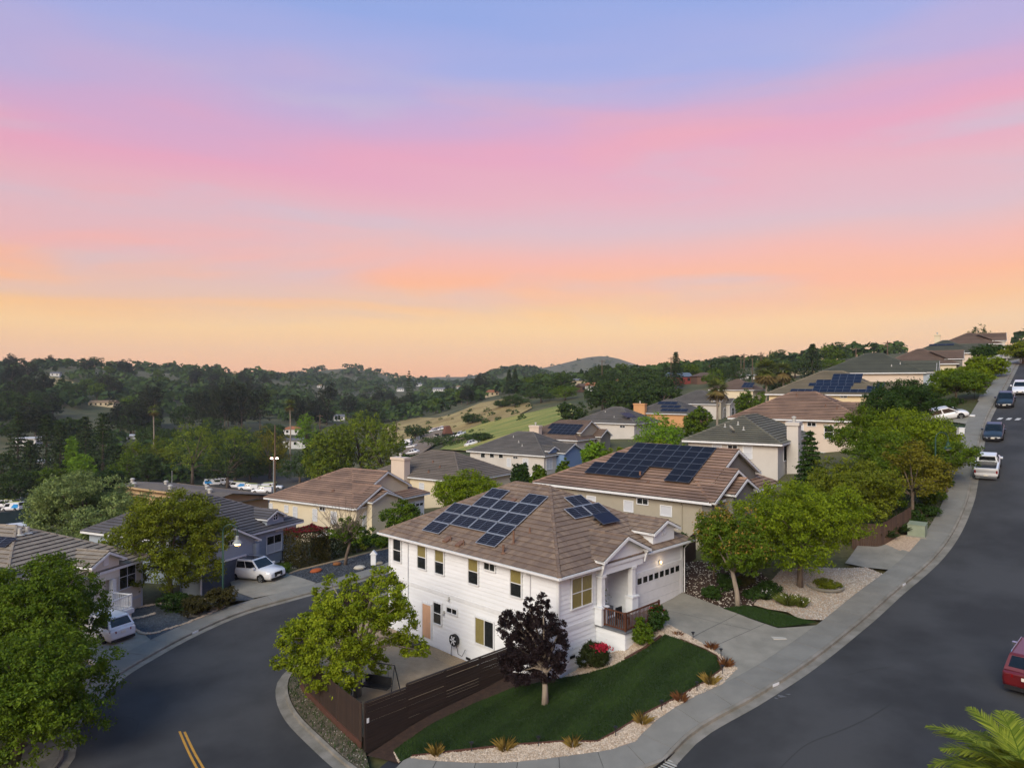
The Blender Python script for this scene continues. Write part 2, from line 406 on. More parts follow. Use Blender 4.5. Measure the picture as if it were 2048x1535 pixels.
def sheet(name, poly, off, material, cell=1.0, kind='structure', parent=None, skirt=0.0, smooth=True):
    poly = [tuple(map(float, p[:2])) for p in poly]
    pa = np.array(poly); x0, y0 = pa.min(0) - 1e-4; x1, y1 = pa.max(0) + 1e-4
    nx = max(1, int(math.ceil((x1 - x0) / cell))); ny = max(1, int(math.ceil((y1 - y0) / cell)))
    gx = x0 + np.arange(nx + 1) * cell; gy = y0 + np.arange(ny + 1) * cell
    IN = inside(pa, *np.meshgrid(gx, gy, indexing='ij'))
    mark = np.zeros((nx, ny), bool)
    for i in range(len(poly)):
        a = pa[i]; b = pa[(i + 1) % len(poly)]
        n = int(np.hypot(*(b - a)) / cell * 6) + 2
        t = np.linspace(0, 1, n)[:, None]; s = a + (b - a) * t
        mark[np.clip(((s[:, 0] - x0) / cell).astype(int), 0, nx - 1), np.clip(((s[:, 1] - y0) / cell).astype(int), 0, ny - 1)] = True
    mixed = IN[:-1, :-1].astype(int) + IN[1:, :-1] + IN[1:, 1:] + IN[:-1, 1:]
    mark |= (mixed > 0) & (mixed < 4)
    V = {}; vl = []; F = []
    def vid(p):
        k = (round(p[0], 4), round(p[1], 4))
        if k not in V: V[k] = len(vl); vl.append(k)
        return V[k]
    full = IN[:-1, :-1] & IN[1:, :-1] & IN[1:, 1:] & IN[:-1, 1:] & ~mark
    for i, j in zip(*np.nonzero(full)):
        F.append((vid((gx[i], gy[j])), vid((gx[i + 1], gy[j])), vid((gx[i + 1], gy[j + 1])), vid((gx[i], gy[j + 1]))))
    from mathutils.geometry import tessellate_polygon
    tris = [[poly[k] for k in t] for t in tessellate_polygon([[Vector((x, y, 0)) for x, y in poly]])]
    tb = [(min(p[0] for p in t), max(p[0] for p in t), min(p[1] for p in t), max(p[1] for p in t)) for t in tris]
    tba = np.array(tb)
    for i, j in zip(*np.nonzero(mark)):
        near_ = np.nonzero((tba[:, 0] <= gx[i + 1]) & (tba[:, 1] >= gx[i]) & (tba[:, 2] <= gy[j + 1]) & (tba[:, 3] >= gy[j]))[0]
        for k_ in near_:
            c = tris[k_]
            for a, b, k in ((-1, 0, -gx[i]), (1, 0, gx[i + 1]), (0, -1, -gy[j]), (0, 1, gy[j + 1])):
                c = _clip(c, a, b, k)
                if len(c) < 3: break
            if len(c) < 3: continue
            ids = list(dict.fromkeys(vid(p) for p in c))
            if len(ids) < 3: continue
            ar = sum(vl[ids[k]][0] * vl[ids[(k + 1) % len(ids)]][1] - vl[ids[(k + 1) % len(ids)]][0] * vl[ids[k]][1] for k in range(len(ids)))
            if abs(ar) < 1e-6: continue
            F.append(tuple(ids) if ar > 0 else tuple(reversed(ids)))
    xy = np.array(vl); z = ground(xy[:, 0], xy[:, 1]) + off
    vv = [(x, y, h) for (x, y), h in zip(vl, z)]
    if skirt:
        ar = sum(poly[k][0] * poly[(k + 1) % len(poly)][1] - poly[(k + 1) % len(poly)][0] * poly[k][1] for k in range(len(poly)))
        ring = []
        for i in range(len(poly)):
            a = pa[i]; b = pa[(i + 1) % len(poly)]; n = max(1, int(np.hypot(*(b - a)) / cell))
            ring += [a + (b - a) * t / n for t in range(n)]
        ring = np.array(ring); rz = ground(ring[:, 0], ring[:, 1]) + off; b0 = len(vv); m = len(ring)
        vv += [(p[0], p[1], h) for p, h in zip(ring, rz)] + [(p[0], p[1], h - skirt) for p, h in zip(ring, rz)]
        for i in range(m):
            j = (i + 1) % m; f = (b0 + i, b0 + m + i, b0 + m + j, b0 + j)
            F.append(f if ar > 0 else f[::-1])
    me = bpy.data.meshes.new(name); me.from_pydata(vv, [], F)
    if smooth and not skirt: me.polygons.foreach_set('use_smooth', [True] * len(me.polygons))
    me.materials.append(material)
    o = new_obj(name, me, parent)
    if parent is None or kind == 'stuff': tag(o, kind=kind)
    return o

def ribbon_mesh(name, line, a, b, za, zb, material, drop=0.0, parent=None, i0=0, i1=None):
    """strip between offsets a and b of a line (za, zb above ground), with closed sides when drop > 0"""
    seg = line if i1 is None else line[i0:i1 + 1]
    nn = normals(line)[i0:(None if i1 is None else i1 + 1)]
    A = seg + nn * a; B = seg + nn * b; Mid = (A + B) / 2
    zA = ground(A[:, 0], A[:, 1]) + za; zB = ground(B[:, 0], B[:, 1]) + zb
    n = len(seg); v = [(p[0], p[1], z) for p, z in zip(A, zA)] + [(p[0], p[1], z) for p, z in zip(B, zB)]
    F = [(i, i + 1, n + i + 1, n + i) if b > a else (i, n + i, n + i + 1, i + 1) for i in range(n - 1)]
    if drop:
        v += [(p[0], p[1], z - drop) for p, z in zip(A, zA)] + [(p[0], p[1], z - drop) for p, z in zip(B, zB)]
        for i in range(n - 1):
            F.append((i, 2 * n + i, 2 * n + i + 1, i + 1) if b > a else (i, i + 1, 2 * n + i + 1, 2 * n + i))
            F.append((n + i, n + i + 1, 3 * n + i + 1, 3 * n + i) if b > a else (n + i, 3 * n + i, 3 * n + i + 1, n + i + 1))
        F.append((0, n, 3 * n, 2 * n) if b > a else (0, 2 * n, 3 * n, n)); F.append((n - 1, 3 * n - 1, 4 * n - 1, 2 * n - 1) if b > a else (n - 1, 2 * n - 1, 4 * n - 1, 3 * n - 1))
    me = bpy.data.meshes.new(name); me.from_pydata(v, [], F); me.materials.append(material)
    return new_obj(name, me, parent)

# ---------------------------------------------------------------- roads
m_asphalt = mat('asphalt', C('2f3031'), 0.88, C('3f4041'), scale=0.16, amt=1.1, bump=0.35, bscale=70.0, fine=0.16, spec=0.35)
m_conc = mat('concrete', C('79776e'), 0.9, C('8b887e'), scale=0.8, amt=0.7, bump=0.2, bscale=45.0, fine=0.08)
m_walk = mat('sidewalk_concrete', C('6d6c66'), 0.9, C('807f78'), scale=0.9, amt=0.6, bump=0.2, bscale=45.0, fine=0.08, objrand=0.35)
m_gut = mat('gutter_concrete', C('6c695f'), 0.9, C('86827a'), scale=0.9, amt=0.8, bump=0.2, bscale=45.0, fine=0.1)
m_seal = mat('crack_sealant', C('26272b'), 0.7); m_crack = mat('crack_dark', C('2b2c2d'), 0.85)
m_yellow = mat('yellow_road_paint', C('c29032'), 0.75, C('a87a30'), scale=6, amt=0.6)
m_white_paint = mat('white_road_paint', C('c9c9c6'), 0.75, C('a8a8a6'), scale=6, amt=0.6)

REDGE = smooth_line([tuple(G(u, v)[:2]) for u, v in [(1347, 1535), (1409, 1473), (1534, 1400), (1628, 1338), (1738, 1250), (1811, 1184), (1884, 1119), (1922, 1066), (1948, 1004), (1957, 960), (1969, 889), (1981, 842), (1995, 812)]] + [(64.2, 92.8), (73.2, 104.0), (82.2, 115.4), (98.2, 136), (113.2, 155.5), (136.2, 185.5)], 1.0)   # asphalt edge of the uphill road, near to far
LOUT = smooth_line([G(u, v)[:2] for u, v in [(777, 1147), (690, 1172), (598, 1197), (488, 1229), (390, 1272), (312, 1315), (250, 1354), (187, 1412), (156, 1463), (135, 1535)]] + [(-21.5, 28.5), (-22.5, 22.0), (-23, 12)], 1.0)
LIN_PX = [(666, 1535), (587, 1460), (560, 1422), (551, 1390), (555, 1363), (574, 1339), (604, 1312)]
_lin = [tuple(G(u, v)[:2]) for u, v in LIN_PX]
INNER = smooth_line([tuple(REDGE[0]), (4.7, 29.5), (1.5, 29.4), (-2.0, 29.8), (-4.8, 30.4), (-6.7, 31.3)] + [tuple(p) for p in _lin] + [(-13.6, 46.5), (-13.0, 51.5), (-9.2, 57.2), (-4.5, 63.5), (2.5, 74), (11.5, 89), (24, 110), (38, 131)], 1.0)   # round the corner lot
RFAR = offset(REDGE, -11.6)
LFAR2 = smooth_line([tuple(LOUT[0]), (-5.6, 70.5), (-1.0, 78.5), (7.0, 92), (19, 112), (33, 133)], 1.0)
road_poly = list(map(tuple, REDGE[::-1])) + list(map(tuple, INNER[1:])) + list(map(tuple, LFAR2[::-1])) + list(map(tuple, LOUT[1:])) + [(-10, 6), (12, 8), (20, 20)] + list(map(tuple, RFAR))
road = sheet('road', road_poly, 0.0, m_asphalt, cell=1.5)

def side_strip(prefix, line, sgn, walk=True, i0=0, i1=None, gut=0.5, width=1.55):
    """gutter, kerb and sidewalk slabs along an asphalt edge; sgn = side on which they lie"""
    i1 = len(line) - 1 if i1 is None else i1
    g = ribbon_mesh('gutter', line, 0.0, sgn * gut, 0.012, -0.015, m_gut, i0=i0, i1=i1); tag(g, kind='structure')
    k = ribbon_mesh('kerb', line, sgn * gut, sgn * (gut + 0.16), 0.125, 0.135, m_gut, drop=0.2, i0=i0, i1=i1); tag(k, kind='structure')
    if walk:
        sw = ribbon_mesh('sidewalk', line, sgn * (gut + 0.165), sgn * (gut + 0.165 + width), 0.05, 0.05, m_seal, i0=i0, i1=i1); tag(sw, kind='structure')
        for i in range(i0, i1 - 1, 2):
            ribbon_slab(sw, line, sgn * (gut + 0.17), sgn * (gut + 0.16 + width), i, min(i + 2, i1))
def ribbon_slab(parent, line, a, b, i, j):
    nn = normals(line); seg = line[i:j + 1].copy(); sn = nn[i:j + 1]
    seg[0] += (seg[1] - seg[0]) * 0.012; seg[-1] += (seg[-2] - seg[-1]) * 0.012
    A = seg + sn * a; B = seg + sn * b; jit = random.uniform(-0.004, 0.004)
    z = lambda p: ground(p[:, 0], p[:, 1]) + 0.14 + jit
    zA, zB = z(A), z(B); n = len(seg)
    c = seg.mean(0)
    v = [(p[0], p[1], h) for p, h in zip(A, zA)] + [(p[0], p[1], h) for p, h in zip(B, zB)]
    v += [(x, y, h - 0.08) for x, y, h in v]
    F = []
    up = b > a
    for k in range(n - 1):
        F.append((k, k + 1, n + k + 1, n + k) if up else (k, n + k, n + k + 1, k + 1))
        F.append((k, 2 * n + k, 2 * n + k + 1, k + 1) if up else (k, k + 1, 2 * n + k + 1, 2 * n + k))
        F.append((n + k, n + k + 1, 3 * n + k + 1, 3 * n + k) if up else (n + k, 3 * n + k, 3 * n + k + 1, n + k + 1))
    F.append((0, n, 3 * n, 2 * n) if up else (0, 2 * n, 3 * n, n)); F.append((n - 1, 3 * n - 1, 4 * n - 1, 2 * n - 1) if up else (n - 1, 2 * n - 1, 4 * n - 1, 3 * n - 1))
    me = bpy.data.meshes.new('sidewalk_slab'); me.from_pydata(v, [], F); me.materials.append(m_walk)
    return new_obj('sidewalk_slab', me, parent)
BLOCK = np.concatenate([REDGE[:130][::-1], INNER[1:]])          # whole edge of the block: downhill, then round the corner
# sidewalk of the outer edge of the left road (LOUT runs far to near; the slabs lie on its right-hand side going that way)
side_strip('left', LOUT, -1)
side_strip('left_far', LFAR2, +1)
k_walk_end = int(np.argmin(np.hypot(BLOCK[:, 0] - (-6.9), BLOCK[:, 1] - 31.4)))
side_strip('corner', BLOCK, -1, i1=k_walk_end)
side_strip('inner', BLOCK, -1, walk=False, i0=k_walk_end)
side_strip('right_far', RFAR, -1, i1=120)

# painted lines and sealed cracks, parts of the road
def paint(px, w, material, name, lift=0.006):
    ln = smooth_line([G(u, v)[:2] for u, v in px], 0.5)
    o = ribbon_mesh(name, ln, -w / 2, w / 2, lift, lift, material, parent=road)
    return o
paint([(359, 1461), (376, 1500), (394, 1535), (425, 1590), (470, 1650)], 0.11, m_yellow, 'yellow_line')
paint([(369, 1462), (387, 1500), (407, 1535), (440, 1590), (487, 1650)], 0.11, m_yellow, 'yellow_line')
for c in ([(180, 1438), (235, 1432), (262, 1434), (276, 1441), (300, 1431), (326, 1422), (334, 1408), (352, 1397), (380, 1391)],
          [(276, 1441), (272, 1462), (268, 1478)], [(340, 1326), (372, 1324), (405, 1330)], [(380, 1391), (398, 1362), (415, 1345)],
          [(1560, 1535), (1610, 1490), (1675, 1462), (1740, 1432), (1790, 1400)], [(1690, 1350), (1735, 1338), (1790, 1330)]):
    ln = np.array([G(u, v)[:2] for u, v in c]); ln = smooth_line(ln, 0.35)
    ln += np.cumsum(np.random.randn(*ln.shape) * 0.012, 0)
    ribbon_mesh('crack', ln, -0.014, 0.014, 0.006, 0.006, m_crack, parent=road)
# dashed white bar across the uphill road
ic = int(np.argmin(np.abs(REDGE[:, 1] - 83.0)))
nn_ = normals(REDGE)[ic]; tt_ = np.array([nn_[1], -nn_[0]])
for k in range(9):
    c0 = REDGE[ic] - nn_ * (0.5 + k * 0.85)
    mb = MB(); q_ = [c0 - tt_ * 0.45, c0 - tt_ * 0.45 - nn_ * 0.42, c0 + tt_ * 0.45 - nn_ * 0.62, c0 + tt_ * 0.45 - nn_ * 0.2]
    mb.poly([(p[0], p[1], gz(*p) + 0.012) for p in q_]); mb.build('white_dash', m_white_paint, road)
# pale scuffs of paint near the kerb
for u, v, w in ((1566, 1391, 0.2), (1553, 1395, 0.1), (1577, 1387, 0.09)):
    p = G(u, v); mb = MB()
    mb.poly([(p.x + w * 1.7 * math.cos(a) * random.uniform(.35, 1.1), p.y + w * math.sin(a) * random.uniform(.35, 1.1), p.z + 0.007) for a in np.linspace(0, 2 * math.pi, 19)[:-1]])
    mb.build('paint_scuff', mat('scuff', C('5d5e60'), 0.9), road)
# ---------------------------------------------------------------- house kit
m_white = mat('white_trim', C('dde0e2'), 0.6, C('cbced0'), scale=3, amt=0.4)
m_siding = mat('white_siding', C('e2e6ea'), 0.6, C('d3d7da'), scale=1.2, amt=0.5, objrand=0.25, stretch=(0.4, 0.4, 3))
m_glass = mat('window_glass', C('17191a'), 0.06, C('2a2d2c'), scale=1.2, spec=0.6)
m_blind = mat('window_blind', C('8f8550'), 0.12, C('6e6642'), scale=9, stretch=(6, 6, .4), spec=0.6)
m_blind_w = mat('white_blind', C('c9cdd2'), 0.2, C('b4b8be'), scale=6, stretch=(.3, .3, 14), spec=0.5)
m_underlay = mat('roof_underlay', C('2b2622'), 0.95)
m_metalvent = mat('vent_metal', C('7a5c4a'), 0.8, C('624a3c'), scale=6)
m_greyvent = mat('grey_vent_metal', C('a8a8a2'), 0.6)
m_dark = mat('dark_void', C('141414'), 0.8)
m_wood = mat('brown_wood', C('5b3722'), 0.65, C('48291a'), scale=5, stretch=(1, 1, .3))
m_pv = mat('solar_cell', C('14151d'), 0.45, C('191b25'), scale=2, spec=0.12)
m_pv2 = mat('solar_cell_blue', C('121829'), 0.4, C('151d33'), scale=2, spec=0.15)
m_pvf = mat('solar_frame', C('b9bcbf'), 0.4, metal=0.6)
m_pvd = mat('solar_frame_dark', C('55575d'), 0.4, metal=0.5)
m_pvl = mat('solar_busbar', C('6f7684'), 0.4)
ROOFS = {}
def roofmat(key, a, b):
    if key not in ROOFS: ROOFS[key] = mat('roof_tile_' + key, C(a), 0.85, C(b), scale=0.4, amt=1.0, bump=0.3, bscale=25, attr=True, objrand=0.0, fine=0.12)
    return ROOFS[key]
R_BROWN = roofmat('brown', '625146', '7c6859'); R_BROWN_MAIN = roofmat('main', '62534a', '8a7764')
R_RED = roofmat('russet', '68554a', '9c7f6a'); R_GREY = roofmat('grey', '55524e', '6c6862'); R_GREEN = roofmat('green', '55544a', '6e6c5c')
R_SLATE = roofmat('slate', '4c4a4c', '625f60'); R_SAND = roofmat('sand', '7d7468', '958b7c'); R_OLIVE = roofmat('olive', '6d6552', '7f7560'); R_DKGREEN = roofmat('dkgreen', '474b42', '5b5d50')
m_tilepiece = mat('roof_tile_piece', C('62534a'), 0.85, C('8a7764'), scale=0.4, amt=1.0, bump=0.3, bscale=25, objrand=0.5, fine=0.12)

def clip_rect(poly, u0, u1, v0, v1):
    c = poly
    for a, b, k in ((-1, 0, -u0), (1, 0, u1), (0, -1, -v0), (0, 1, v1)):
        c = _clip(c, a, b, k)
        if len(c) < 3: return []
    return c

def tile_plane(pts, mb, deck, tl=0.41, tw=0.34, thick=0.035, pick=None):
    """courses of roof tiles on the convex 3-D polygon pts (first edge = eave); pick collects whole tiles that become objects"""
    pts = [Vector(p) for p in pts]
    u = (pts[1] - pts[0]).normalized(); n = u.cross(pts[2] - pts[0]); n.normalize(); v = n.cross(u)
    if n.z < 0: n = -n; v = -v
    o = pts[0]
    pl = [((p - o).dot(u), (p - o).dot(v)) for p in pts]
    us = [p[0] for p in pl]; vs_ = [p[1] for p in pl]
    deck.poly([p + n * 0.004 for p in pts])
    W3 = lambda a, b, h: o + u * a + v * b + n * h
    nv = int(math.ceil((max(vs_) - min(vs_)) / tl))
    for j in range(nv):
        v0 = min(vs_) + j * tl; v1 = v0 + tl
        uu = min(us) - (0.5 * tw if j % 2 else 0) if tw < 50 else min(us) - 1
        while uu < max(us):
            a0, a1 = uu + 0.004, uu + tw - 0.004
            c = clip_rect(pl, a0, a1, v0, v1)
            uu += tw
            if len(c) < 3: continue
            jt = random.uniform(-0.004, 0.006) if tw < 50 else 0
            h = lambda b: 0.012 + jt + thick * (1 - (b - v0) / tl)
            wholly = len(c) == 4 and abs(abs(c[0][0] - c[2][0]) - (a1 - a0)) < 1e-3 and abs(abs(c[0][1] - c[2][1]) - tl) < 1e-3
            if pick is not None and wholly:
                pick.append((W3((a0 + a1) / 2, v0, 0.012 + jt), u, v, n)); continue
            r = random.random()
            ar = sum(c[k][0] * c[(k + 1) % len(c)][1] - c[(k + 1) % len(c)][0] * c[k][1] for k in range(len(c)))
            if ar < 0: c = c[::-1]
            mb.add([W3(a, b - (.03 if abs(b - v0) < 1e-5 else 0), h(b)) for a, b in c], [tuple(range(len(c)))], r)
            lo = sorted([a for a, b in c if abs(b - v0) < 1e-5])
            if len(lo) >= 2:      # nose of the tile, then the shadowed recess under it
                mb.add([W3(lo[0], v0 - .03, h(v0)), W3(lo[0], v0 - .03, h(v0) - .022), W3(lo[-1], v0 - .03, h(v0) - .022), W3(lo[-1], v0 - .03, h(v0))], [(0, 1, 2, 3)], r)
                mb.add([W3(lo[0], v0 - .03, h(v0) - .022), W3(lo[0], v0 + .05, h(v0) - .03), W3(lo[-1], v0 + .05, h(v0) - .03), W3(lo[-1], v0 - .03, h(v0) - .022)], [(3, 2, 1, 0)], r)

def cap_line(mb, a, b, w=0.13, h=0.07, step=0.42):
    a = Vector(a); b = Vector(b); t = (b - a); n = max(1, int(t.length / step)); t.normalize()
    r = t.cross(Vector((0, 0, 1))).normalized(); u = r.cross(t)
    L_ = (b - a).length / n
    for i in range(n):
        p = a + t * (i * L_); q = p + t * (L_ * 0.98)
        for f, g in ((1.06, p), (0.94, q)): pass
        c = lambda o, k, l: [o - r * w * k + u * (-0.03), o - r * w * 0.5 * k + u * (h * k + l), o + r * w * 0.5 * k + u * (h * k + l), o + r * w * k + u * (-0.03)]
        mb.add(c(p, 1.08, 0.025) + c(q, 0.92, 0.01), [(0, 1, 5, 4), (1, 2, 6, 5), (2, 3, 7, 6), (0, 3, 2, 1), (4, 5, 6, 7)], random.random())

class House:
    def __init__(s, name, label, ox, oy, zec, theta, W, D, pitch=0.5, drop=3.2, roof=None, wallm=None, trim=None, ov=0.5, below=3.0, cat='house', lod=1, below_front=None):
        """ox, oy: near eave corner; zec: eave height relative to the camera; local x runs along the front, y away from it"""
        s.th = math.radians(theta); s.W, s.D, s.pm, s.ov, s.he = W, D, pitch, ov, drop
        s.ex = Vector((math.sin(s.th), math.cos(s.th), 0)); s.ey = Vector((-math.cos(s.th), math.sin(s.th), 0))
        s.org = Vector((ox, oy, zec + CZ - drop)); s.lod = lod; s.below = below
        s.roofm = roof or R_BROWN; s.wallm = wallm; s.trim = trim or m_white
        s.root = thing(name, label, cat, s.org, math.pi / 2 - s.th)
        s.tl, s.tw = (0.41, 0.34) if lod == 0 else ((0.41, 1e3) if lod < 3 else (0.6, 1e3))
        s.thick = .05 if lod == 0 else .085; s.tiles = MB(); s.deck = MB(); s.caps = MB(); s.trimmb = MB(); s.pick = None; s.solid = []
    # pixel -> local
    def plane_hit(s, u, v, axis, c):
        r = Vector(((u - 1024) / FPX, 1, (767 - v) / FPX)); o = Vector((0, 0, CZ))
        n = s.ex if axis == 'x' else s.ey
        t = ((s.org + n * c) - o).dot(n) / r.dot(n); p = o + r * t - s.org
        return p.dot(s.ex), p.dot(s.ey), p.z
    def side(s, u, v): h = s.plane_hit(u, v, 'x', s.ov); return h[1], h[2]
    def front(s, u, v, y=None): h = s.plane_hit(u, v, 'y', s.ov if y is None else y); return h[0], h[2]
    def hip(s, gable_front=False):
        W, D, pm, he = s.W, s.D, s.pm, s.he
        a = min(W, D) / 2; zr = he + pm * a
        if W <= D: r0 = Vector((a, a, zr)); r1 = Vector((a, D - a, zr))
        else: r0 = Vector((a, a, zr)); r1 = Vector((W - a, a, zr))
        c = [Vector((0, 0, he)), Vector((W, 0, he)), Vector((W, D, he)), Vector((0, D, he))]
        if W <= D:
            pl = [[c[0], c[1], r0], [c[1], c[2], r1, r0], [c[2], c[3], r1], [c[3], c[0], r0, r1]]
        else:
            pl = [[c[0], c[1], r1, r0], [c[1], c[2], r1], [c[2], c[3], r0, r1], [c[3], c[0], r0]]
        for i, p in enumerate(pl):
            tile_plane(p, s.tiles, s.deck, s.tl, s.tw, s.thick, pick=s.pick if i in (0, 3) else None)
        hips = [(c[0], r0), (c[1], r0 if W <= D else r1), (c[2], r1), (c[3], r1 if W <= D else r0), (r0, r1)]
        for p, q_ in hips:
            if (q_ - p).length > 0.3: cap_line(s.caps, p, q_, step=0.42 if s.lod == 0 else 0.8)
        o = s.ov; t = 0.2
        for x0, x1, y0, y1 in ((-0.03, W + 0.03, -0.03, o), (-0.03, W + 0.03, D - o, D + 0.03), (-0.03, o, o, D - o), (W - o, W + 0.03, o, D - o)):
            s.trimmb.box(x0, x1, y0, y1, he - t, he - 0.015)
        s.solid.append((0, W, 0, D))
    def zmain(s, y): return s.he + s.pm * y
    def gable(s, xc, hw, yf, ze, pg, facem, wall_to=None, inset=0.35, rake=0.18, vent=None, win=False, depth_to=None):
        """front facing gable: its ridge runs back until it meets the main front slope"""
        he = s.he; zr = ze + pg * hw
        ye = max((ze - he) / s.pm, yf + 0.3); yr = (zr - he) / s.pm
        if depth_to is not None: ye = yr = depth_to
        yr = max(yr, yf + 0.3)
        x0, x1 = xc - hw, xc + hw
        tile_plane([(x0, ye, ze), (x0, yf, ze), (xc, yf, zr), (xc, yr, zr)], s.tiles, s.deck, s.tl, s.tw, s.thick)
        tile_plane([(x1, yf, ze), (x1, ye, ze), (xc, yr, zr), (xc, yf, zr)], s.tiles, s.deck, s.tl, s.tw, s.thick)
        cap_line(s.caps, (xc, yf, zr), (xc, yr, zr), step=0.42 if s.lod == 0 else 0.8)
        k = 0.045
        for sx, xe in ((-1, x0), (1, x1)):
            # rake board, set just in front of the tile ends
            s.trimmb.prism([(xe, yf - k, ze - 0.03), (xe, yf - k, ze - 0.03 - rake), (xc, yf - k, zr - 0.03 - rake), (xc, yf - k, zr - 0.03)], (0, k - 0.003, 0))
            # soffit under the rake and along the eave
            s.trimmb.prism([(xe, yf + 0.002, ze - 0.03), (xe, yf + 0.002, ze - 0.09), (xc, yf + 0.002, zr - 0.09), (xc, yf + 0.002, zr - 0.03)], (0, inset + 0.1, 0))
            xi = xe - sx * inset
            s.trimmb.box(min(xe, xi), max(xe, xi), yf, ye, ze - 0.16, ze - 0.02)
        yw = yf + inset
        zi = ze + pg * inset - 0.06
        wt = he - 0.1 if wall_to is None else wall_to
        mbw = MB()
        xs0, xs1 = x0 + inset, x1 - inset
        mbw.prism([(xs0, yw, wt), (xs1, yw, wt), (xs1, yw, zi), (xc, yw, zr - 0.06), (xs0, yw, zi)], (0, 0.12, 0))
        # side cheeks of the gable box back to the main roof or wall
        yc = max(ye, yw + 0.2) + (0.6 if depth_to is None else 0)
        mbw.box(xs0 + 0.002, xs0 + 0.1, yw + 0.12, yc, wt, zi - 0.02); mbw.box(xs1 - 0.1, xs1 - 0.002, yw + 0.12, yc, wt, zi - 0.02)
        mbw.build('gable_wall', facem, s.root)
        if vent:
            vx, vz, vw, vh = xc, ze + vent[0], vent[1], vent[2]
            f = MB(); f.box(vx - vw / 2 - .06, vx + vw / 2 + .06, yw - .05, yw - .002, vz - vh / 2 - .06, vz + vh / 2 + .06)
            vo = f.build('gable_vent', s.trim, s.root)
            n = 7
            for i in range(n):
                z0 = vz - vh / 2 + vh * i / n
                g = MB(); g.box(vx - vw / 2, vx + vw / 2, yw - .07, yw - .052, z0 + .012, z0 + vh / n - .03); g.build('slat', s.trim, vo)
        if win: s.window('y', yw, xc, win[0] + ze, win[1], win[2], panes=(2, 2), off=0.0)
        return yw
    def walls(s, z0=None, rects=None):
        o = s.ov
        for r in (rects or s.solid):
            mb = MB(); x0, x1, y0, y1 = r
            mb.box(x0 + o, x1 - o, y0 + o, y1 - o, -s.below if z0 is None else z0, s.he - 0.19)
            mb.build('wall', s.wallm, s.root)
    def belt(s, z, h=0.25):
        o = s.ov; W, D = s.W, s.D
        mb = MB(); t = 0.04
        mb.box(o - t, W - o + t, o - t, o - .002, z, z + h); mb.box(o - t, o - .002, o - .002, D - o + t, z, z + h); mb.box(W - o + .002, W - o + t, o - .002, D - o + t, z, z + h); mb.box(o - .002, W - o + .002, D - o + .002, D - o + t, z, z + h)
        mb.build('belt_trim', s.trim, s.root)
    def window(s, axis, c, a, z, w, h, panes=(1, 2), mats=None, frame=0.07, arch=False, off=0.03, name='window', trimm=None):
        """centre a (along the wall), z; the plane at coordinate c faces -axis. panes = columns, rows"""
        fm = trimm or s.trim
        if axis == 'x': T = lambda p, q_, d: (c - d, p, q_)
        else: T = lambda p, q_, d: (p, c - d, q_)
        def bx(mb, p0, p1, q0, q1, d0, d1):
            A = T(p0, q0, d0); B = T(p1, q1, d1)
            mb.box(min(A[0], B[0]), max(A[0], B[0]), min(A[1], B[1]), max(A[1], B[1]), q0, q1)
        p0, p1, q0, q1 = a - w / 2, a + w / 2, z - h / 2, z + h / 2
        mb = MB(); f = frame; d0, d1 = off - 0.02, off + 0.05
        bx(mb, p0 - f, p0, q0 - f, q1 + f, d0, d1); bx(mb, p1, p1 + f, q0 - f, q1 + f, d0, d1)
        bx(mb, p0, p1, q1, q1 + f, d0, d1); bx(mb, p0, p1, q0 - f, q0, d0, d1 + 0.015)
        nc, nr_ = panes; t = 0.045
        for i in range(1, nc): x = p0 + w * i / nc; bx(mb, x - t / 2, x + t / 2, q0, q1, d0, d1 - 0.018)
        for i in range(1, nr_): x = q0 + h * i / nr_; bx(mb, p0, p1, x - t / 2, x + t / 2, d0, d1 - 0.022)
        fr = mb.build(name, fm, s.root)
        k = 0
        for i in range(nc):
            for j in range(nr_):
                g = MB(); bx(g, p0 + w * i / nc + (t / 2 if i else 0) + .001, p0 + w * (i + 1) / nc - (t / 2 if i < nc - 1 else 0) - .001, q0 + h * j / nr_ + (t / 2 if j else 0) + .001, q0 + h * (j + 1) / nr_ - (t / 2 if j < nr_ - 1 else 0) - .001, off - 0.015, off + 0.006)
                g.build('pane', (mats[k % len(mats)] if mats else m_glass), fr); k += 1
        return fr
    def solar(s, cells, plane='left', label='', w=1.70, h=1.03, dark=False, lift=0.16, tiltfix=None, group=None, busbars=True, cellm=None):
        """cells: list of (along, up-slope) centres; along is local y on the left slope, local x on the front slope"""
        k = math.hypot(1, s.pm)
        root = thing('solar_array', label, 'solar panel', s.org, math.pi / 2 - s.th, group)
        if plane == 'left': A = Vector((0, -1, 0)); B = Vector((1, 0, s.pm)).normalized(); O = Vector((0, 0, s.he)); sg = -1
        else: A = Vector((1, 0, 0)); B = Vector((0, 1, s.pm)).normalized(); O = Vector((0, 0, s.he)); sg = 1
        Nn = A.cross(B)
        fm = m_pvd if dark else m_pvf; cm = cellm or m_pv
        def slab(mb, a0, a1, b0, b1, h0, h1, o):
            vs_ = [o + A * a + B * b + Nn * hh for hh in (h0, h1) for a, b in ((a0, b0), (a1, b0), (a1, b1), (a0, b1))]
            mb.add(vs_, [(3, 2, 1, 0), (4, 5, 6, 7), (0, 1, 5, 4), (1, 2, 6, 5), (2, 3, 7, 6), (3, 0, 4, 7)])
        proto = None
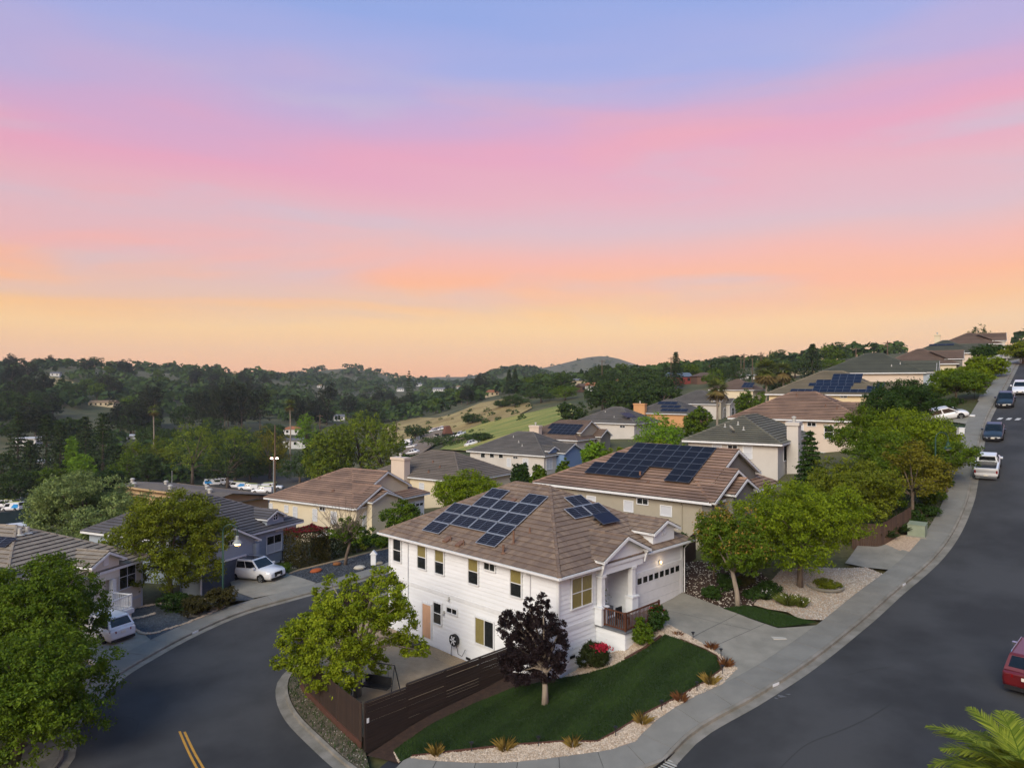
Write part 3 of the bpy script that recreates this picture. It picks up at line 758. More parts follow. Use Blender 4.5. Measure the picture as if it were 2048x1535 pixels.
        for (al, up) in cells:
            o = O + A * (sg * al) + B * up
            if proto is None:
                fr = MB(); t = 0.035
                slab(fr, -w / 2, w / 2, -h / 2, -h / 2 + t, lift - .03, lift + .012, Vector()); slab(fr, -w / 2, w / 2, h / 2 - t, h / 2, lift - .03, lift + .012, Vector())
                slab(fr, -w / 2, -w / 2 + t, -h / 2 + t, h / 2 - t, lift - .03, lift + .012, Vector()); slab(fr, w / 2 - t, w / 2, -h / 2 + t, h / 2 - t, lift - .03, lift + .012, Vector())
                ce = MB(); slab(ce, -w / 2 + t, w / 2 - t, -h / 2 + t, h / 2 - t, lift - .025, lift + .004, Vector())
                bb = MB()
                if busbars:
                    for i in range(1, 6): y = -h / 2 + h * i / 6; slab(bb, -w / 2 + t, w / 2 - t, y - .005, y + .005, lift + .0045, lift + .0065, Vector())
                    slab(bb, -.014, .014, -h / 2 + t, h / 2 - t, lift + .0045, lift + .007, Vector())
                po = fr.build('solar_panel', fm, root); co = ce.build('cell_sheet', cm, po)
                if busbars: bo = bb.build('busbar', m_pvl, po)
                rl = MB()
                for dv in (-h * .25, h * .25): slab(rl, -w * .49, w * .49, dv - .025, dv + .025, .03, lift - .032, Vector())
                tag(rl.build('mounting_rails', m_pvd, po), kind='stuff')
                proto = po; po.location = o
            else:
                c = copy_tree(proto, root); c.location = o
        return root
    def pipe(s, x, y, h, r=0.05, m=None, name='vent_pipe'):
        z = s.he + s.pm * min(x, y, s.W - x, s.D - y)
        mb = MB(); mb.tube([(x, y, z - 0.1), (x, y, z + h)], r, 8)
        mb.lathe([(r * 2.6, 0.0), (r * 1.2, 0.09)], (x, y, z + 0.02), 10)
        mb.build(name, m or m_metalvent, s.root)
    def chimney(s, x, y, w, d, ztop, m, capm=None, z0=None):
        mb = MB(); mb.box(x - w / 2, x + w / 2, y - d / 2, y + d / 2, (-s.below if z0 is None else z0), ztop)
        c = mb.build('chimney', m, s.root)
        k = MB(); k.box(x - w / 2 - .12, x + w / 2 + .12, y - d / 2 - .12, y + d / 2 + .12, ztop + .002, ztop + .35); k.build('chimney_cap', capm or m, c)
        f = MB(); f.lathe([(0, .35), (.16, .35), (.16, .75), (.24, .77), (.2, .9), (0, .95)], (x, y, ztop), 10); f.build('flue', m_greyvent, c)
    def finish(s):
        rf = s.deck.build('roof', m_underlay, s.root)
        if s.tiles.v:
            t = s.tiles.build('roof_tiles', s.roofm, rf); t['kind'] = 'stuff'
        if s.caps.v and s.lod > 0:
            t = s.caps.build('ridge_caps', s.roofm, rf); t['kind'] = 'stuff'
        s.trimmb.build('eave_trim', s.trim, s.root)
        s.roof = rf
        return rf
# ---------------------------------------------------------------- the white corner house
H = House('corner_house', 'white two-storey house with brown tiled hip roof on the lawn corner', 2.5, 37.5, -10.2, 45.0, 13.3, 16.5, 0.52, 6.7, R_BROWN_MAIN, m_siding, m_white, ov=0.5, below=1.0, lod=0)
he = H.he; root = H.root
H.pick = []
H.hip()
pk = H.pick; H.pick = None
def world_of(p): return H.org + H.ex * p.x + H.ey * p.y + Vector((0, 0, p.z))
pk.sort(key=lambda t: (world_of(t[0]) - Vector((0, 0, CZ))).length)
tile_objs = pk[:290]
for o, u, v, n in pk[290:]:
    w2 = 0.166; r = random.random(); A = lambda a, b, h: o + u * a + v * b + n * h
    H.tiles.add([A(-w2, -.03, .05), A(w2, -.03, .05), A(w2, .41, 0), A(-w2, .41, 0)], [(0, 1, 2, 3)], r)
    H.tiles.add([A(-w2, -.03, .05), A(-w2, -.03, .028), A(w2, -.03, .028), A(w2, -.03, .05)], [(0, 1, 2, 3)], r)
# porch gable and the small vented dormer over the garage
yw = H.gable(5.72, 2.32, -0.3, he + 0.3, 0.46, m_siding, wall_to=he - 0.62, inset=0.36, vent=None)
H.gable(10.4, 1.5, 0.05, he + 1.0, 0.42, m_siding, wall_to=he + 0.12, inset=0.3, rake=0.16, vent=(0.02, 0.34, 0.62))
rf = H.finish()
tm = MB(); w2 = 0.166
tm.add([(-w2, -.03, .05), (w2, -.03, .05), (w2, .43, -.003), (-w2, .43, -.003), (-w2, -.03, .028), (w2, -.03, .028), (w2, .43, -.012), (-w2, .43, -.012)], [(0, 1, 2, 3), (0, 4, 5, 1), (1, 5, 6, 2), (3, 2, 6, 7), (0, 3, 7, 4), (4, 7, 6, 5)])
tmesh = tm.mesh('roof_tile', m_tilepiece)
for o, u, v, n in tile_objs:
    t = new_obj('roof_tile', tmesh, rf)
    t.matrix_local = Matrix(((u.x, v.x, n.x, o.x), (u.y, v.y, n.y, o.y), (u.z, v.z, n.z, o.z), (0, 0, 0, 1)))
# ridge and hip caps, one object each
cm = MB(); cm.add([(-.15, 0, -.05), (-.075, 0, .075), (.075, 0, .075), (.15, 0, -.05), (-.13, .42, -.05), (-.065, .42, .055), (.065, .42, .055), (.13, .42, -.05)], [(0, 1, 5, 4), (1, 2, 6, 5), (2, 3, 7, 6), (0, 3, 2, 1), (4, 5, 6, 7)])
cmesh = cm.mesh('ridge_cap', m_tilepiece)
def cap_objs(a, b):
    a = Vector(a); b = Vector(b); t = b - a; n = max(1, round(t.length / 0.42)); st = t.length / n; t.normalize()
    r = t.cross(Vector((0, 0, 1))).normalized(); u = r.cross(t)
    for i in range(n):
        p = a + t * (i * st)
        o = new_obj('ridge_cap', cmesh, rf)
        o.matrix_local = Matrix(((r.x, t.x * st / .42, u.x, p.x), (r.y, t.y * st / .42, u.y, p.y), (r.z, t.z * st / .42, u.z, p.z), (0, 0, 0, 1)))
a_ = H.W / 2; zr = he + H.pm * a_
for p, q_ in (((0, 0, he), (a_, a_, zr)), ((H.W, 0, he), (a_, a_, zr)), ((a_, a_, zr), (a_, H.D - a_, zr)), ((0, H.D, he), (a_, H.D - a_, zr))):
    cap_objs(p, q_)
cap_objs((5.72, -.3, he + .3 + 2.32 * .46), (5.72, 2.6, he + .3 + 2.32 * .46)); cap_objs((10.4, .05, he + 1.63), (10.4, 3.1, he + 1.63))

# walls: core and lap siding boards
core = MB()
core.box(.53, 12.77, 2.3, H.D - .53, -1, he - .19); core.box(.53, 3.97, .53, 2.298, -1, he - .19); core.box(7.23, 12.77, .53, 2.298, -1, he - .19)
core.box(3.972, 7.228, .53, 2.298, -1, he - 3.42)
wall = core.build('wall', m_siding, root)
def siding(axis, c, a0, a1, z0, z1, step=0.26, seg=4.2, back=False):
    """overlapping boards on the plane coordinate c, facing -axis (or +axis when back)"""
    z = z0; row = 0; sg = 1 if back else -1
    while z < z1 - 0.04:
        zt = min(z + step + .02, z1); x = a0; first = True
        while x < a1 - .05:
            ln = (seg * (0.45 if row % 2 and first else 1.0)); first = False
            xe = min(x + ln, a1)
            if a1 - xe < 0.5: xe = a1
            mb = MB(); lo, hi = 0.042, 0.006
            pr = [(0, z), (lo, z), (hi, zt), (0, zt)]
            if axis == 'x': mb.prism([(c + sg * d, x, zz) for d, zz in pr], (0, xe - x - .003, 0))
            else: mb.prism([(x, c + sg * d, zz) for d, zz in pr], (xe - x - .003, 0, 0))
            mb.build('siding_board', m_siding, wall); x = xe
        z += step; row += 1
siding('x', .529, .53, H.D - .5, -.35, he - .2)
siding('y', .529, .6, 3.9, .3, he - .2)
siding('y', .529, 7.55, 12.7, he - 1.42, he - .2)
siding('y', 2.299, 4.0, 7.2, he - 3.4, he - .62)
# corner boards, belt band
for q_ in ((.46, .6, .46, .499, -.6, he - .2), (.46, .499, .4995, .62, -.6, he - .2), (.46, .52, H.D - .62, H.D - .46, -.6, he - .2), (3.86, 4.0, .46, .5, he - 5.4, he - .2), (12.66, 12.8, .46, .5, he - 4.0, he - .2), (12.801, 12.84, .46, 2.3, he - 4.0, he - .2)):
    cb = MB(); cb.box(*q_); cb.build('corner_board', m_white, root)
bl = MB(); bl.box(.47, .499, .621, H.D - .621, he - 3.22, he - 2.98); bl.box(.601, 3.858, .47, .499, he - 3.22, he - 2.98); bl.build('belt_trim', m_white, root)

# windows of the long side wall: (y centre, z centre below eave, w, h)
for i, (y, up_m, lo_m) in enumerate([(15.03, m_glass, m_glass), (12.32, m_blind, m_glass), (10.5, m_blind, m_glass), (7.29, m_blind, m_glass), (3.67, m_blind, m_glass)]):
    H.window('x', .5, y, he - 1.1, .84, 1.47, (1, 2), [lo_m, up_m], off=.045)
H.window('x', .5, 5.86, he - .55, .9, .4, (2, 1), [m_glass], off=.045)
H.window('x', .5, 10.7, he - 4.4, .74, 1.3, (1, 2), [m_glass], off=.045)
H.window('x', .5, 9.28, he - 3.92, .95, .3, (2, 1), [m_glass], off=.045)
H.window('x', .5, 6.3, he - 4.55, 1.55, 1.5, (2, 1), [m_glass, m_blind], off=.045)
H.window('x', .5, 14.9, he - 4.4, .8, 1.3, (1, 2), [m_glass], off=.045)
H.window('y', .5, 2.4, he - 1.28, 1.72, 1.62, (2, 2), [m_blind, m_blind], off=.045)
# side door
m_door = mat('tan_door', C('c9a183'), 0.6, C('bd9678'), scale=3, stretch=(3, 3, .5))
d = MB(); d.box(.42, .486, 11.36, 12.2, he - 6.2, he - 4.08); do = d.build('door', m_door, root)
f = MB(); f.box(.41, .51, 11.26, 11.355, he - 6.25, he - 3.98); f.box(.41, .51, 12.205, 12.3, he - 6.25, he - 3.98); f.box(.41, .51, 11.356, 12.204, he - 4.075, he - 3.98); f.build('door_frame', m_white, do)
k = MB(); k.lathe([(0, -.03), (.03, -.02), (.03, .02), (0, .03)], (.41, 11.46, he - 5.2), 8); k.build('door_knob', m_greyvent, do)
for y in (9.55, 10.05):
    k = MB(); z = he - 3.2 if y < 9.9 else he - 4.2
    k.box(.42, .5, y - .05, y + .05, z - .06, z + .1); k.tube([(.4, y, z - .02), (.33, y, z - .14)], [.04, .075], 8); k.build('wall_light', m_greyvent, root)
# downpipes, foundation vents
for y, zb in ((13.8, -.2), (2.55, -.1)):
    g = MB(); g.tube([(.05, y, he - .22), (.05, y, he - .3), (.42, y, he - .42), (.42, y, he - 3.2), (.42, y, zb)], .035, 6); g.build('downpipe', m_white, root)
g = MB(); g.tube([(13.2, .15, he - .2), (13.15, .42, he - .5), (12.95, .42, he - .6), (12.95, .42, he - 3.9)], .04, 6); g.build('downpipe', m_white, root)
for a, ax in ((7.78, 'x'), (4.4, 'x'), (1.63, 'y')):
    g = MB()
    z = he - 6.5 if ax == 'x' else he - 4.72
    if ax == 'x': g.box(.455, .497, a - .2, a + .2, z - .07, z + .07)
    else: g.box(a - .2, a + .2, .455, .497, z - .07, z + .07)
    g.build('foundation_vent', m_dark, root)
# gutters
gu = MB(); gu.box(-.13, -.035, -.1, H.D + .1, he - .13, he - .02); gu.box(-.034, 3.3, -.13, -.035, he - .13, he - .02); gu.box(8.05, H.W + .1, -.13, -.035, he - .13, he - .02); gu.build('gutter_trim', m_white, root)
# garage door with its row of lights
gd = MB(); gd.box(7.5, 12.45, .47, .52, he - 3.8, he - 1.5); gdo = gd.build('garage_door', m_white, root)
m_gd = mat('garage_door_white', C('d6d8da'), 0.5, C('c8cacd'), scale=2)
for j in range(4):
    z0 = he - 3.78 + j * .57
    p = MB(); p.box(7.52, 12.43, .445, .469, z0 + .008, z0 + .562); p.build('panel', m_gd, gdo)
for i in range(8):
    x0 = 7.68 + i * .605
    p = MB(); p.box(x0, x0 + .42, .43, .444, he - 1.98, he - 1.62); p.build('pane', m_glass, gdo)
f = MB(); f.box(7.32, 7.498, .44, .53, he - 3.85, he - 1.3); f.box(12.452, 12.64, .44, .53, he - 3.85, he - 1.3); f.box(7.5, 12.45, .44, .53, he - 1.498, he - 1.3); f.build('door_frame', m_white, gdo)
# garage lamp
lm = MB(); lm.box(10.02, 10.18, .41, .5, he - 1.16, he - .92); lo = lm.build('wall_lamp', m_greyvent, root)
m_lamp = mat('lamp_glow', C('ffd9a0'), 0.4, emit=(S(255, 200, 130), 5.0))
lb = MB(); lb.lathe([(0, -.1), (.05, -.08), (.06, .05), (0, .08)], (10.1, .36, he - 1.02), 8); lb.build('bulb', m_lamp, lo)
pl = bpy.data.lights.new('garage_lamp_light', 'POINT'); pl.energy = 3; pl.color = (1, .72, .42); pl.shadow_soft_size = .06
po = new_obj('garage_lamp_light', pl, lo, (10.1, .2, he - 1.02))
# porch: columns on pedestals, deck, entry door
for x in (3.85, 6.8):
    c = MB(); c.box(x - .3, x + .3, -.02, .48, he - 3.4, he - 2.45); c.box(x - .36, x + .36, -.08, .499, he - 2.449, he - 2.36); co = c.build('porch_pedestal', m_siding, root)
    c = MB(); c.box(x - .16, x + .16, .08, .4, he - 2.358, he - .75); c.box(x - .22, x + .22, .02, .46, he - .748, he - .622); c.build('porch_column', m_white, root)
for x in (3.62, 7.78):
    br = MB(); br.prism([(x, -.25, he + .28), (x, .05, he + .28), (x, .05, he - .5), (x, -.02, he - .5)], (.1, 0, 0)); br.build('corbel', m_white, root)
dk = MB(); dk.box(3.62, 7.2, -1.6, .52, he - 3.5, he - 3.4); deck = dk.build('porch_deck', mat('deck_grey', C('6b6f74'), 0.8, C('5c6065'), scale=4), root)
db = MB(); db.box(3.73, 7.1, -1.5, .5, -1.0, he - 3.502); dbo = db.build('porch_base', m_siding, root)
for axis, c, a0, a1 in (('x', 3.73, -1.5, .45), ('y', -1.5, 3.73, 7.1)):
    z = he - 5.4
    while z < he - 3.55:
        mb = MB(); zt = min(z + .28, he - 3.51)
        if axis == 'x': mb.prism([(c - dd, a0, zz) for dd, zz in ((.001, z), (.026, z), (.008, zt), (.001, zt))], (0, a1 - a0, 0))
        else: mb.prism([(a0, c - dd, zz) for dd, zz in ((.001, z), (.026, z), (.008, zt), (.001, zt))], (a1 - a0, 0, 0))
        mb.build('siding_board', m_siding, dbo); z += .26
def railing(parent, pts, z0, h, m, gap=.13, post=.09, name='porch_railing', bal=.035, mb_=None):
    """posts, rails and single balusters along a run of 2-D points at deck height z0"""
    r = MB()
    for p in pts: r.box(p[0] - post / 2, p[0] + post / 2, p[1] - post / 2, p[1] + post / 2, z0, z0 + h + .04)
    for a, b in zip(pts[:-1], pts[1:]):
        for zz, hh in ((z0 + h - .03, .07), (z0 + .1, .06)): r.beam((a[0], a[1], zz), (b[0], b[1], zz), .07, hh)
    ro = r.build(name, m, parent)
    for a, b in zip(pts[:-1], pts[1:]):
        ln = math.hypot(b[0] - a[0], b[1] - a[1]); n = int(ln / gap)
        for i in range(1, n):
            x = a[0] + (b[0] - a[0]) * i / n; y = a[1] + (b[1] - a[1]) * i / n
            k = MB(); k.box(x - bal / 2, x + bal / 2, y - bal / 2, y + bal / 2, z0 + .131, z0 + h - .066); k.build('baluster', mb_ or m, ro)
    return ro
railing(root, [(3.78, .0), (3.78, -1.5), (7.05, -1.5)], he - 3.4, 1.02, m_wood)
ed = MB(); ed.box(5.6, 6.5, 2.22, 2.27, he - 3.39, he - 1.3); e = ed.build('door', mat('entry_door', C('7a7a76'), .6), root)
# roof fittings
for x, y, h, r in ((0.64, 4.89, .55, .07), (1.48, 4.88, .8, .06), (2.52, 4.55, .35, .045), (.62, 9.6, .38, .03), (.54, 8.28, .38, .03)):
    H.pipe(x, y, h, r)
for x, y in ((4.71, 8.2), (.58, 9.9), (.5, 8.6)):
    z = he + H.pm * x; mb = MB(); mb.prism([(x - .22, y - .2, z - .04), (x + .25, y - .2, z + .16), (x + .25, y + .2, z + .16), (x - .22, y + .2, z - .04)], (-.02, 0, .1)); mb.build('roof_vent', m_metalvent, root)
cells = [(6.6, s_) for s_ in (1.45, 2.52, 3.62, 4.7, 5.77)] + [(8.34, s_) for s_ in (2.52, 3.62, 4.7)] + [(10.1, s_) for s_ in (2.52, 3.62, 4.7, 5.77)] + [(11.86, s_) for s_ in (1.45, 2.52, 3.62)]
H.solar(cells, 'left', 'fifteen silver-framed solar panels on the long slope of the white corner house')
H.solar([(7.3, 5.5), (6.2, 4.43), (7.98, 4.43)], 'front', 'three silver-framed solar panels on the front slope of the white corner house')
H.solar([(7.65, 3.3)], 'front', 'single plain solar panel with a painted blue sheen above the porch gable of the white corner house', w=1.75, h=1.05, lift=.3, busbars=False, cellm=m_pv2, dark=True)  # bluer cell colour paints in the sky sheen of a flatter tilt
# ---------------------------------------------------------------- neighbouring houses
for i_, (x_, y_, h_, r_) in enumerate(()): pass
def gable_px(Hs, apex, fl, fr, y, facem, **kw):
    xa, za = Hs.front(*apex, y=y); xl, zl = Hs.front(*fl, y=y); xr, zr_ = Hs.front(*fr, y=y)
    hw = max((xr - xl) / 2, .6); ze = (zl + zr_) / 2
    pg = min(max((za - ze) / hw, .35), .62)
    return Hs.gable((xl + xr) / 2, hw, y, ze, pg, facem, **kw)
def win_px(Hs, axis, u0, v0, u1, v1, panes=(1, 2), mats=None, **kw):
    if axis == 'x':
        a0, z0 = Hs.side(u0, v0); a1, z1 = Hs.side(u1, v1); c = Hs.ov
    else:
        y = kw.pop('y', None); c = Hs.ov if y is None else y
        a0, z0 = Hs.front(u0, v0, y=c); a1, z1 = Hs.front(u1, v1, y=c)
    return Hs.window(axis, c, (a0 + a1) / 2, (z0 + z1) / 2, abs(a1 - a0), abs(z0 - z1), panes, mats, off=0.012, **kw)
def arch_window(Hs, x, z0, w, h, y, trimm, glass=None):
    """tall window with a rounded head in a front wall"""
    n = 10; r = w / 2
    pts = [(x - r, z0), (x + r, z0)] + [(x + r * math.cos(a), z0 + h - r + r * math.sin(a)) for a in np.linspace(0, math.pi, n)]
    k = 1.18
    out = [(x - r * k, z0 - .1), (x + r * k, z0 - .1)] + [(x + r * k * math.cos(a), z0 + h - r + r * k * math.sin(a)) for a in np.linspace(0, math.pi, n)]
    f = MB(); f.prism([(p, y - .04, q_) for p, q_ in out], (0, .039, 0)); fo = f.build('arched_window', trimm, Hs.root)
    g = MB(); g.prism([(p, y - .055, q_) for p, q_ in pts], (0, .014, 0)); g.build('pane', glass or m_glass, fo)
    b = MB(); b.box(x - .025, x + .025, y - .07, y - .056, z0, z0 + h - .05); b.box(x - r, x - .026, y - .07, y - .056, z0 + h - r - .025, z0 + h - r + .025); b.box(x + .026, x + r, y - .07, y - .056, z0 + h - r - .025, z0 + h - r + .025); b.build('muntin', trimm, fo)
def garage(Hs, x0, x1, y, z0, z1, dm, panes=0):
    d = MB(); d.box(x0, x1, y - .05, y - .002, z0, z1); o = d.build('garage_door', dm, Hs.root)
    f = MB(); f.box(x0 - .15, x0 - .002, y - .08, y - .001, z0, z1 + .15); f.box(x1 + .002, x1 + .15, y - .08, y - .001, z0, z1 + .15); f.box(x0, x1, y - .08, y - .001, z1 + .002, z1 + .15); f.build('door_frame', Hs.trim, o)
    for j in range(4):
        p = MB(); h = (z1 - z0) / 4; p.box(x0 + .03, x1 - .03, y - .068, y - .051, z0 + h * j + .012, z0 + h * (j + 1) - .012); p.build('panel', dm, o)
    for i in range(panes):
        w = (x1 - x0) / panes; p = MB(); p.box(x0 + w * i + .1, x0 + w * (i + 1) - .1, y - .082, y - .069, z1 - .45, z1 - .14); p.build('pane', m_glass, o)
def simple_pipe(Hs, x, y, m=None): Hs.pipe(x, y, .4, .07, m or m_greyvent)

m_taupe = mat('taupe_stucco', C('958f80'), .9, C('a49d8c'), scale=.7, amt=.4, bump=.2, bscale=40)
m_taupe_d = mat('grey_stucco', C('6b6a66'), .9, C('777671'), scale=.7, amt=.4, bump=.2, bscale=40)
m_lgrey = mat('pale_grey_stucco', C('b6b2ab'), .9, C('c3bfb8'), scale=.6, amt=.4)
m_cream = mat('cream_stucco', C('c9bda2'), .9, C('d3c8ae'), scale=.6, amt=.4)
m_pink = mat('pinkish_stucco', C('c2b3a3'), .9, C('cdbfb0'), scale=.6, amt=.4)
m_bluegrey = mat('blue_grey_siding', C('8e9aa6'), .75, C('9aa6b2'), scale=.8, amt=.4, stretch=(.4, .4, 4))
m_blue = mat('blue_siding', C('6580a6'), .75, C('7089ad'), scale=.8, amt=.4, stretch=(.4, .4, 4))
m_tan = mat('tan_siding', C('c2bfb4'), .75, C('ccc9be'), scale=.8, amt=.4, stretch=(.4, .4, 4))
m_beige = mat('beige_stucco', C('cbb994'), .9, C('d6c5a2'), scale=.6, amt=.4)
m_navy = mat('slate_blue_door', C('454f5e'), .6, C('3d4654'), scale=2)

# taupe house with the large dark array, next uphill
B = House('neighbour_house', 'taupe stucco house with russet roof and a large dark solar array', 14.7, 52.6, -8.77, 41.0, 14.0, 17.0, .485, 3.6, R_RED, m_taupe, m_white, below=4.5, lod=1)
B.hip()
B.gable(4.2, 4.2, -.3, B.he + .05, .485, m_taupe_d, wall_to=-3, inset=.45, rake=.2, depth_to=None)
B.gable(6.8, 4.6, .8, B.he + 1.16, .485, m_taupe_d, wall_to=B.he, inset=.35, rake=.2)
gable_px(B, (1495, 956), (1471, 987), (1517, 977), -.9, m_taupe_d, wall_to=-3, inset=.3, depth_to=1.2)
B.walls(); B.finish()
for w in ((1175, 991, 1191, 1001), (1249, 1000, 1266, 1022), (1322, 1010, 1343, 1031)): win_px(B, 'x', *w, panes=(1, 1), mats=[m_blind_w])
win_px(B, 'x', 1275, 995, 1296, 1008, (2, 1))
arch_window(B, 2.5, B.he - 3.1, 1.5, 2.3, .14, m_white, m_blind_w)
garage(B, 8.2, 13.0, .5, -.1, 2.2, m_taupe, 8)
for c_ in ((2.0, 7.2, 1.2), (1.6, 6.2, .3), (1.5, 8.4, .2)): B.pipe(c_[0], c_[1], c_[2] * .5, .09)
for y_ in (2.6, 15.8):
    g = MB(); g.tube([(.05, y_, B.he - .22), (.42, y_, B.he - .5), (.42, y_, -2)], .04, 6); g.build('downpipe', m_taupe, B.root)
def px_on_left(Hs, u, v):
    r = Vector(((u - 1024) / FPX, 1, (767 - v) / FPX)); n = (Vector((0, 0, 1)) - Hs.ex * Hs.pm)
    p0 = Hs.org + Vector((0, 0, Hs.he)); o = Vector((0, 0, CZ)); t = (p0 - o).dot(n) / r.dot(n); p = o + r * t - p0
    return p.dot(Hs.ey), p.dot(Hs.ex) * math.hypot(1, Hs.pm)
zz5 = lambda a, b: (1060 + a * .2637, 870 + b * .2637)
pw, ph = 1.1, .925
cells = []
for r_, runs in enumerate((((2.62, 7),), ((2.62, 7),), ((2.62, 8),), ((2.62, 8),), ((2.62, 2), (7.05, 5)), ((2.62, 2), (7.05, 5)))):
    for y_, n_ in runs: cells += [(y_ + pw * (i + .5), 7.46 - ph * (r_ + .5)) for i in range(n_)]
B.solar(cells, 'left', 'big stepped array of black solar panels on the russet roof', w=pw - .02, h=ph - .02, dark=True, busbars=False, lift=.27)

# pale grey house with green-grey roof and side chimney
Ch = House('green_roof_house', 'pale grey house with green-grey hip roof and stucco chimney at its right end', 26.0, 68.6, -5.8, 32.5, 15.5, 9.9, .49, 3.4, R_GREEN, m_lgrey, m_white, below=4.5)
Ch.hip(); Ch.walls(); Ch.belt(-1.1, .4); Ch.finish()
Ch.chimney(4.6, -.2, 1.5, 1.1, Ch.he + 1.6, m_lgrey)
z4 = lambda a, b: (1000 + a * .3418, 680 + b * .3418)
for q in ((1245, 608, 1295, 632), (1425, 617, 1474, 690)): win_px(Ch, 'x', *z4(*q[:2]), *z4(*q[2:]), panes=(1, 2 if q[3] > 640 else 1), mats=[m_blind_w])
win_px(Ch, 'x', *z4(1335, 613), *z4(1387, 637), panes=(2, 1))
win_px(Ch, 'y', *z4(1658, 620), *z4(1684, 695), panes=(1, 1))
for p in ((2.2, 4.2), (3.1, 5.0), (2.6, 6.2)): simple_pipe(Ch, *p)
# satellite dish
g = MB(); g.lathe([(0, 0), (.3, .05), (.42, .16)], (0, 0, 0), 14); ds = g.build('satellite_dish', m_greyvent, Ch.root, loc=(1.2, 5.2, Ch.he + 1.2)); ds.rotation_euler = (.9, 0, .6)

# russet hip house above it
Dh = House('russet_hip_house', 'pale stucco house with wide russet hip roof behind the green roof', 42.4, 85.3, -4.45, 33, 13.5, 16.5, .5, 3.3, R_RED, m_pink, m_white, below=5)
Dh.hip()
Dh.gable(5.2, 4.0, -3.0, Dh.he + .1, .5, m_taupe_d, wall_to=-2, inset=.4)
Dh.walls(); Dh.belt(-1.0, .3); Dh.finish()
z6 = lambda a, b: (1440 + a * .2969, 640 + b * .2969)
win_px(Dh, 'x', *z6(705, 708), *z6(762, 795), panes=(1, 2)); win_px(Dh, 'x', *z6(590, 687), *z6(645, 712), panes=(2, 1)); win_px(Dh, 'x', *z6(515, 700), *z6(560, 750), panes=(1, 1), mats=[m_blind_w]); win_px(Dh, 'x', *z6(470, 690), *z6(500, 714), panes=(1, 1))
for p in ((2.6, 3.6), (3.0, 5.0), (5.5, 9.0)): simple_pipe(Dh, *p, m_metalvent)

# olive roof with broad black panels
K = House('olive_roof_house', 'cream house with olive roof mostly covered by blue-black solar panels', 54.5, 102.9, -1.55, 33, 14.3, 17.4, .5, 3.3, R_OLIVE, m_beige, m_white, below=5)
K.hip(); K.gable(4.0, 3.4, -1.2, K.he + .1, .5, m_pink, wall_to=-2, inset=.4); K.walls(); K.finish()
win_px(K, 'x', *z6(812, 508), *z6(855, 518), panes=(2, 1))
cells = []
for r_, (a, n_) in enumerate(((1.0, 12), (1.0, 9), (.8, 10), (3.6, 6), (3.6, 4), (3.6, 4))):
    for i in range(n_):
        if r_ == 1 and i in (2, 3): continue
        if r_ == 2 and i in (1, 2, 3): continue
        cells.append((a + .55 + i * 1.06 + (0 if r_ < 3 else .5), .95 + r_ * 1.06))
K.solar(cells, 'left', 'wide stepped field of blue-black solar panels on the olive roof', w=1.05, h=1.05, dark=True, busbars=False, cellm=m_pv2, lift=.14)

Mh = House('dark_green_roof_house', 'large house with dark green hip roof and blue-grey front gables uphill', 71.2, 122.4, 2.0, 33, 15, 17.6, .5, 3.4, R_DKGREEN, m_pink, m_white, below=5)
Mh.hip(); Mh.gable(3.2, 3.0, -1.4, Mh.he + .05, .55, m_bluegrey, wall_to=-2, inset=.35); Mh.gable(9.0, 3.0, -1.6, Mh.he + .4, .6, m_bluegrey, wall_to=-2, inset=.35); Mh.walls(); Mh.finish()
for p in ((2.2, 5.5), (3.0, 4.2)): simple_pipe(Mh, *p)
Mh.window('y', -1.05, 3.2, 1.6, 1.6, 1.7, (1, 2), [m_blind_w])
Nh = House('brown_roof_house', 'house with weathered brown roof and front gable high on the street', 91, 145, 4.2, 33, 13.5, 14.5, .5, 3.4, R_BROWN, m_cream, m_white, below=5, lod=2)
Nh.hip(); Nh.gable(4.6, 3.6, -.8, Nh.he + 1.0, .5, m_taupe_d, wall_to=-2, inset=.35); Nh.walls(); Nh.finish()
Oh = House('grey_roof_hill_house', 'cream house with dark grey roof, dish and chimney near the hilltop', 108.6, 165, 7.3, 33, 13.5, 14.5, .5, 3.4, R_DKGREEN, m_pink, m_white, below=5, lod=2)
Oh.hip(); Oh.gable(8.2, 3.4, -1.6, Oh.he + .3, .62, m_lgrey, wall_to=-2, inset=.35); Oh.walls(); Oh.finish(); Oh.chimney(8.5, 9.0, 1.6, 1.2, Oh.he + 4.6, m_cream, z0=Oh.he)
Oh.window('y', .5, 2.6, 1.7, 1.6, 1.4, (2, 1))
Oh.solar([(6.2 + i * 1.75, 4.6) for i in range(3)], 'left', 'row of blue solar panels along the ridge of the hilltop grey roof', w=1.7, h=1.0, dark=True, busbars=False, cellm=m_pv2)
Qh = House('hilltop_house', 'brown-roofed gabled house at the very top of the street', 128, 186, 10.6, 33, 13.5, 14.5, .5, 3.2, R_BROWN, m_lgrey, m_white, below=5, lod=2)
Qh.hip(); Qh.gable(4.4, 3.6, -1.0, Qh.he + .8, .6, m_lgrey, wall_to=-2, inset=.35); Qh.walls(); Qh.finish()

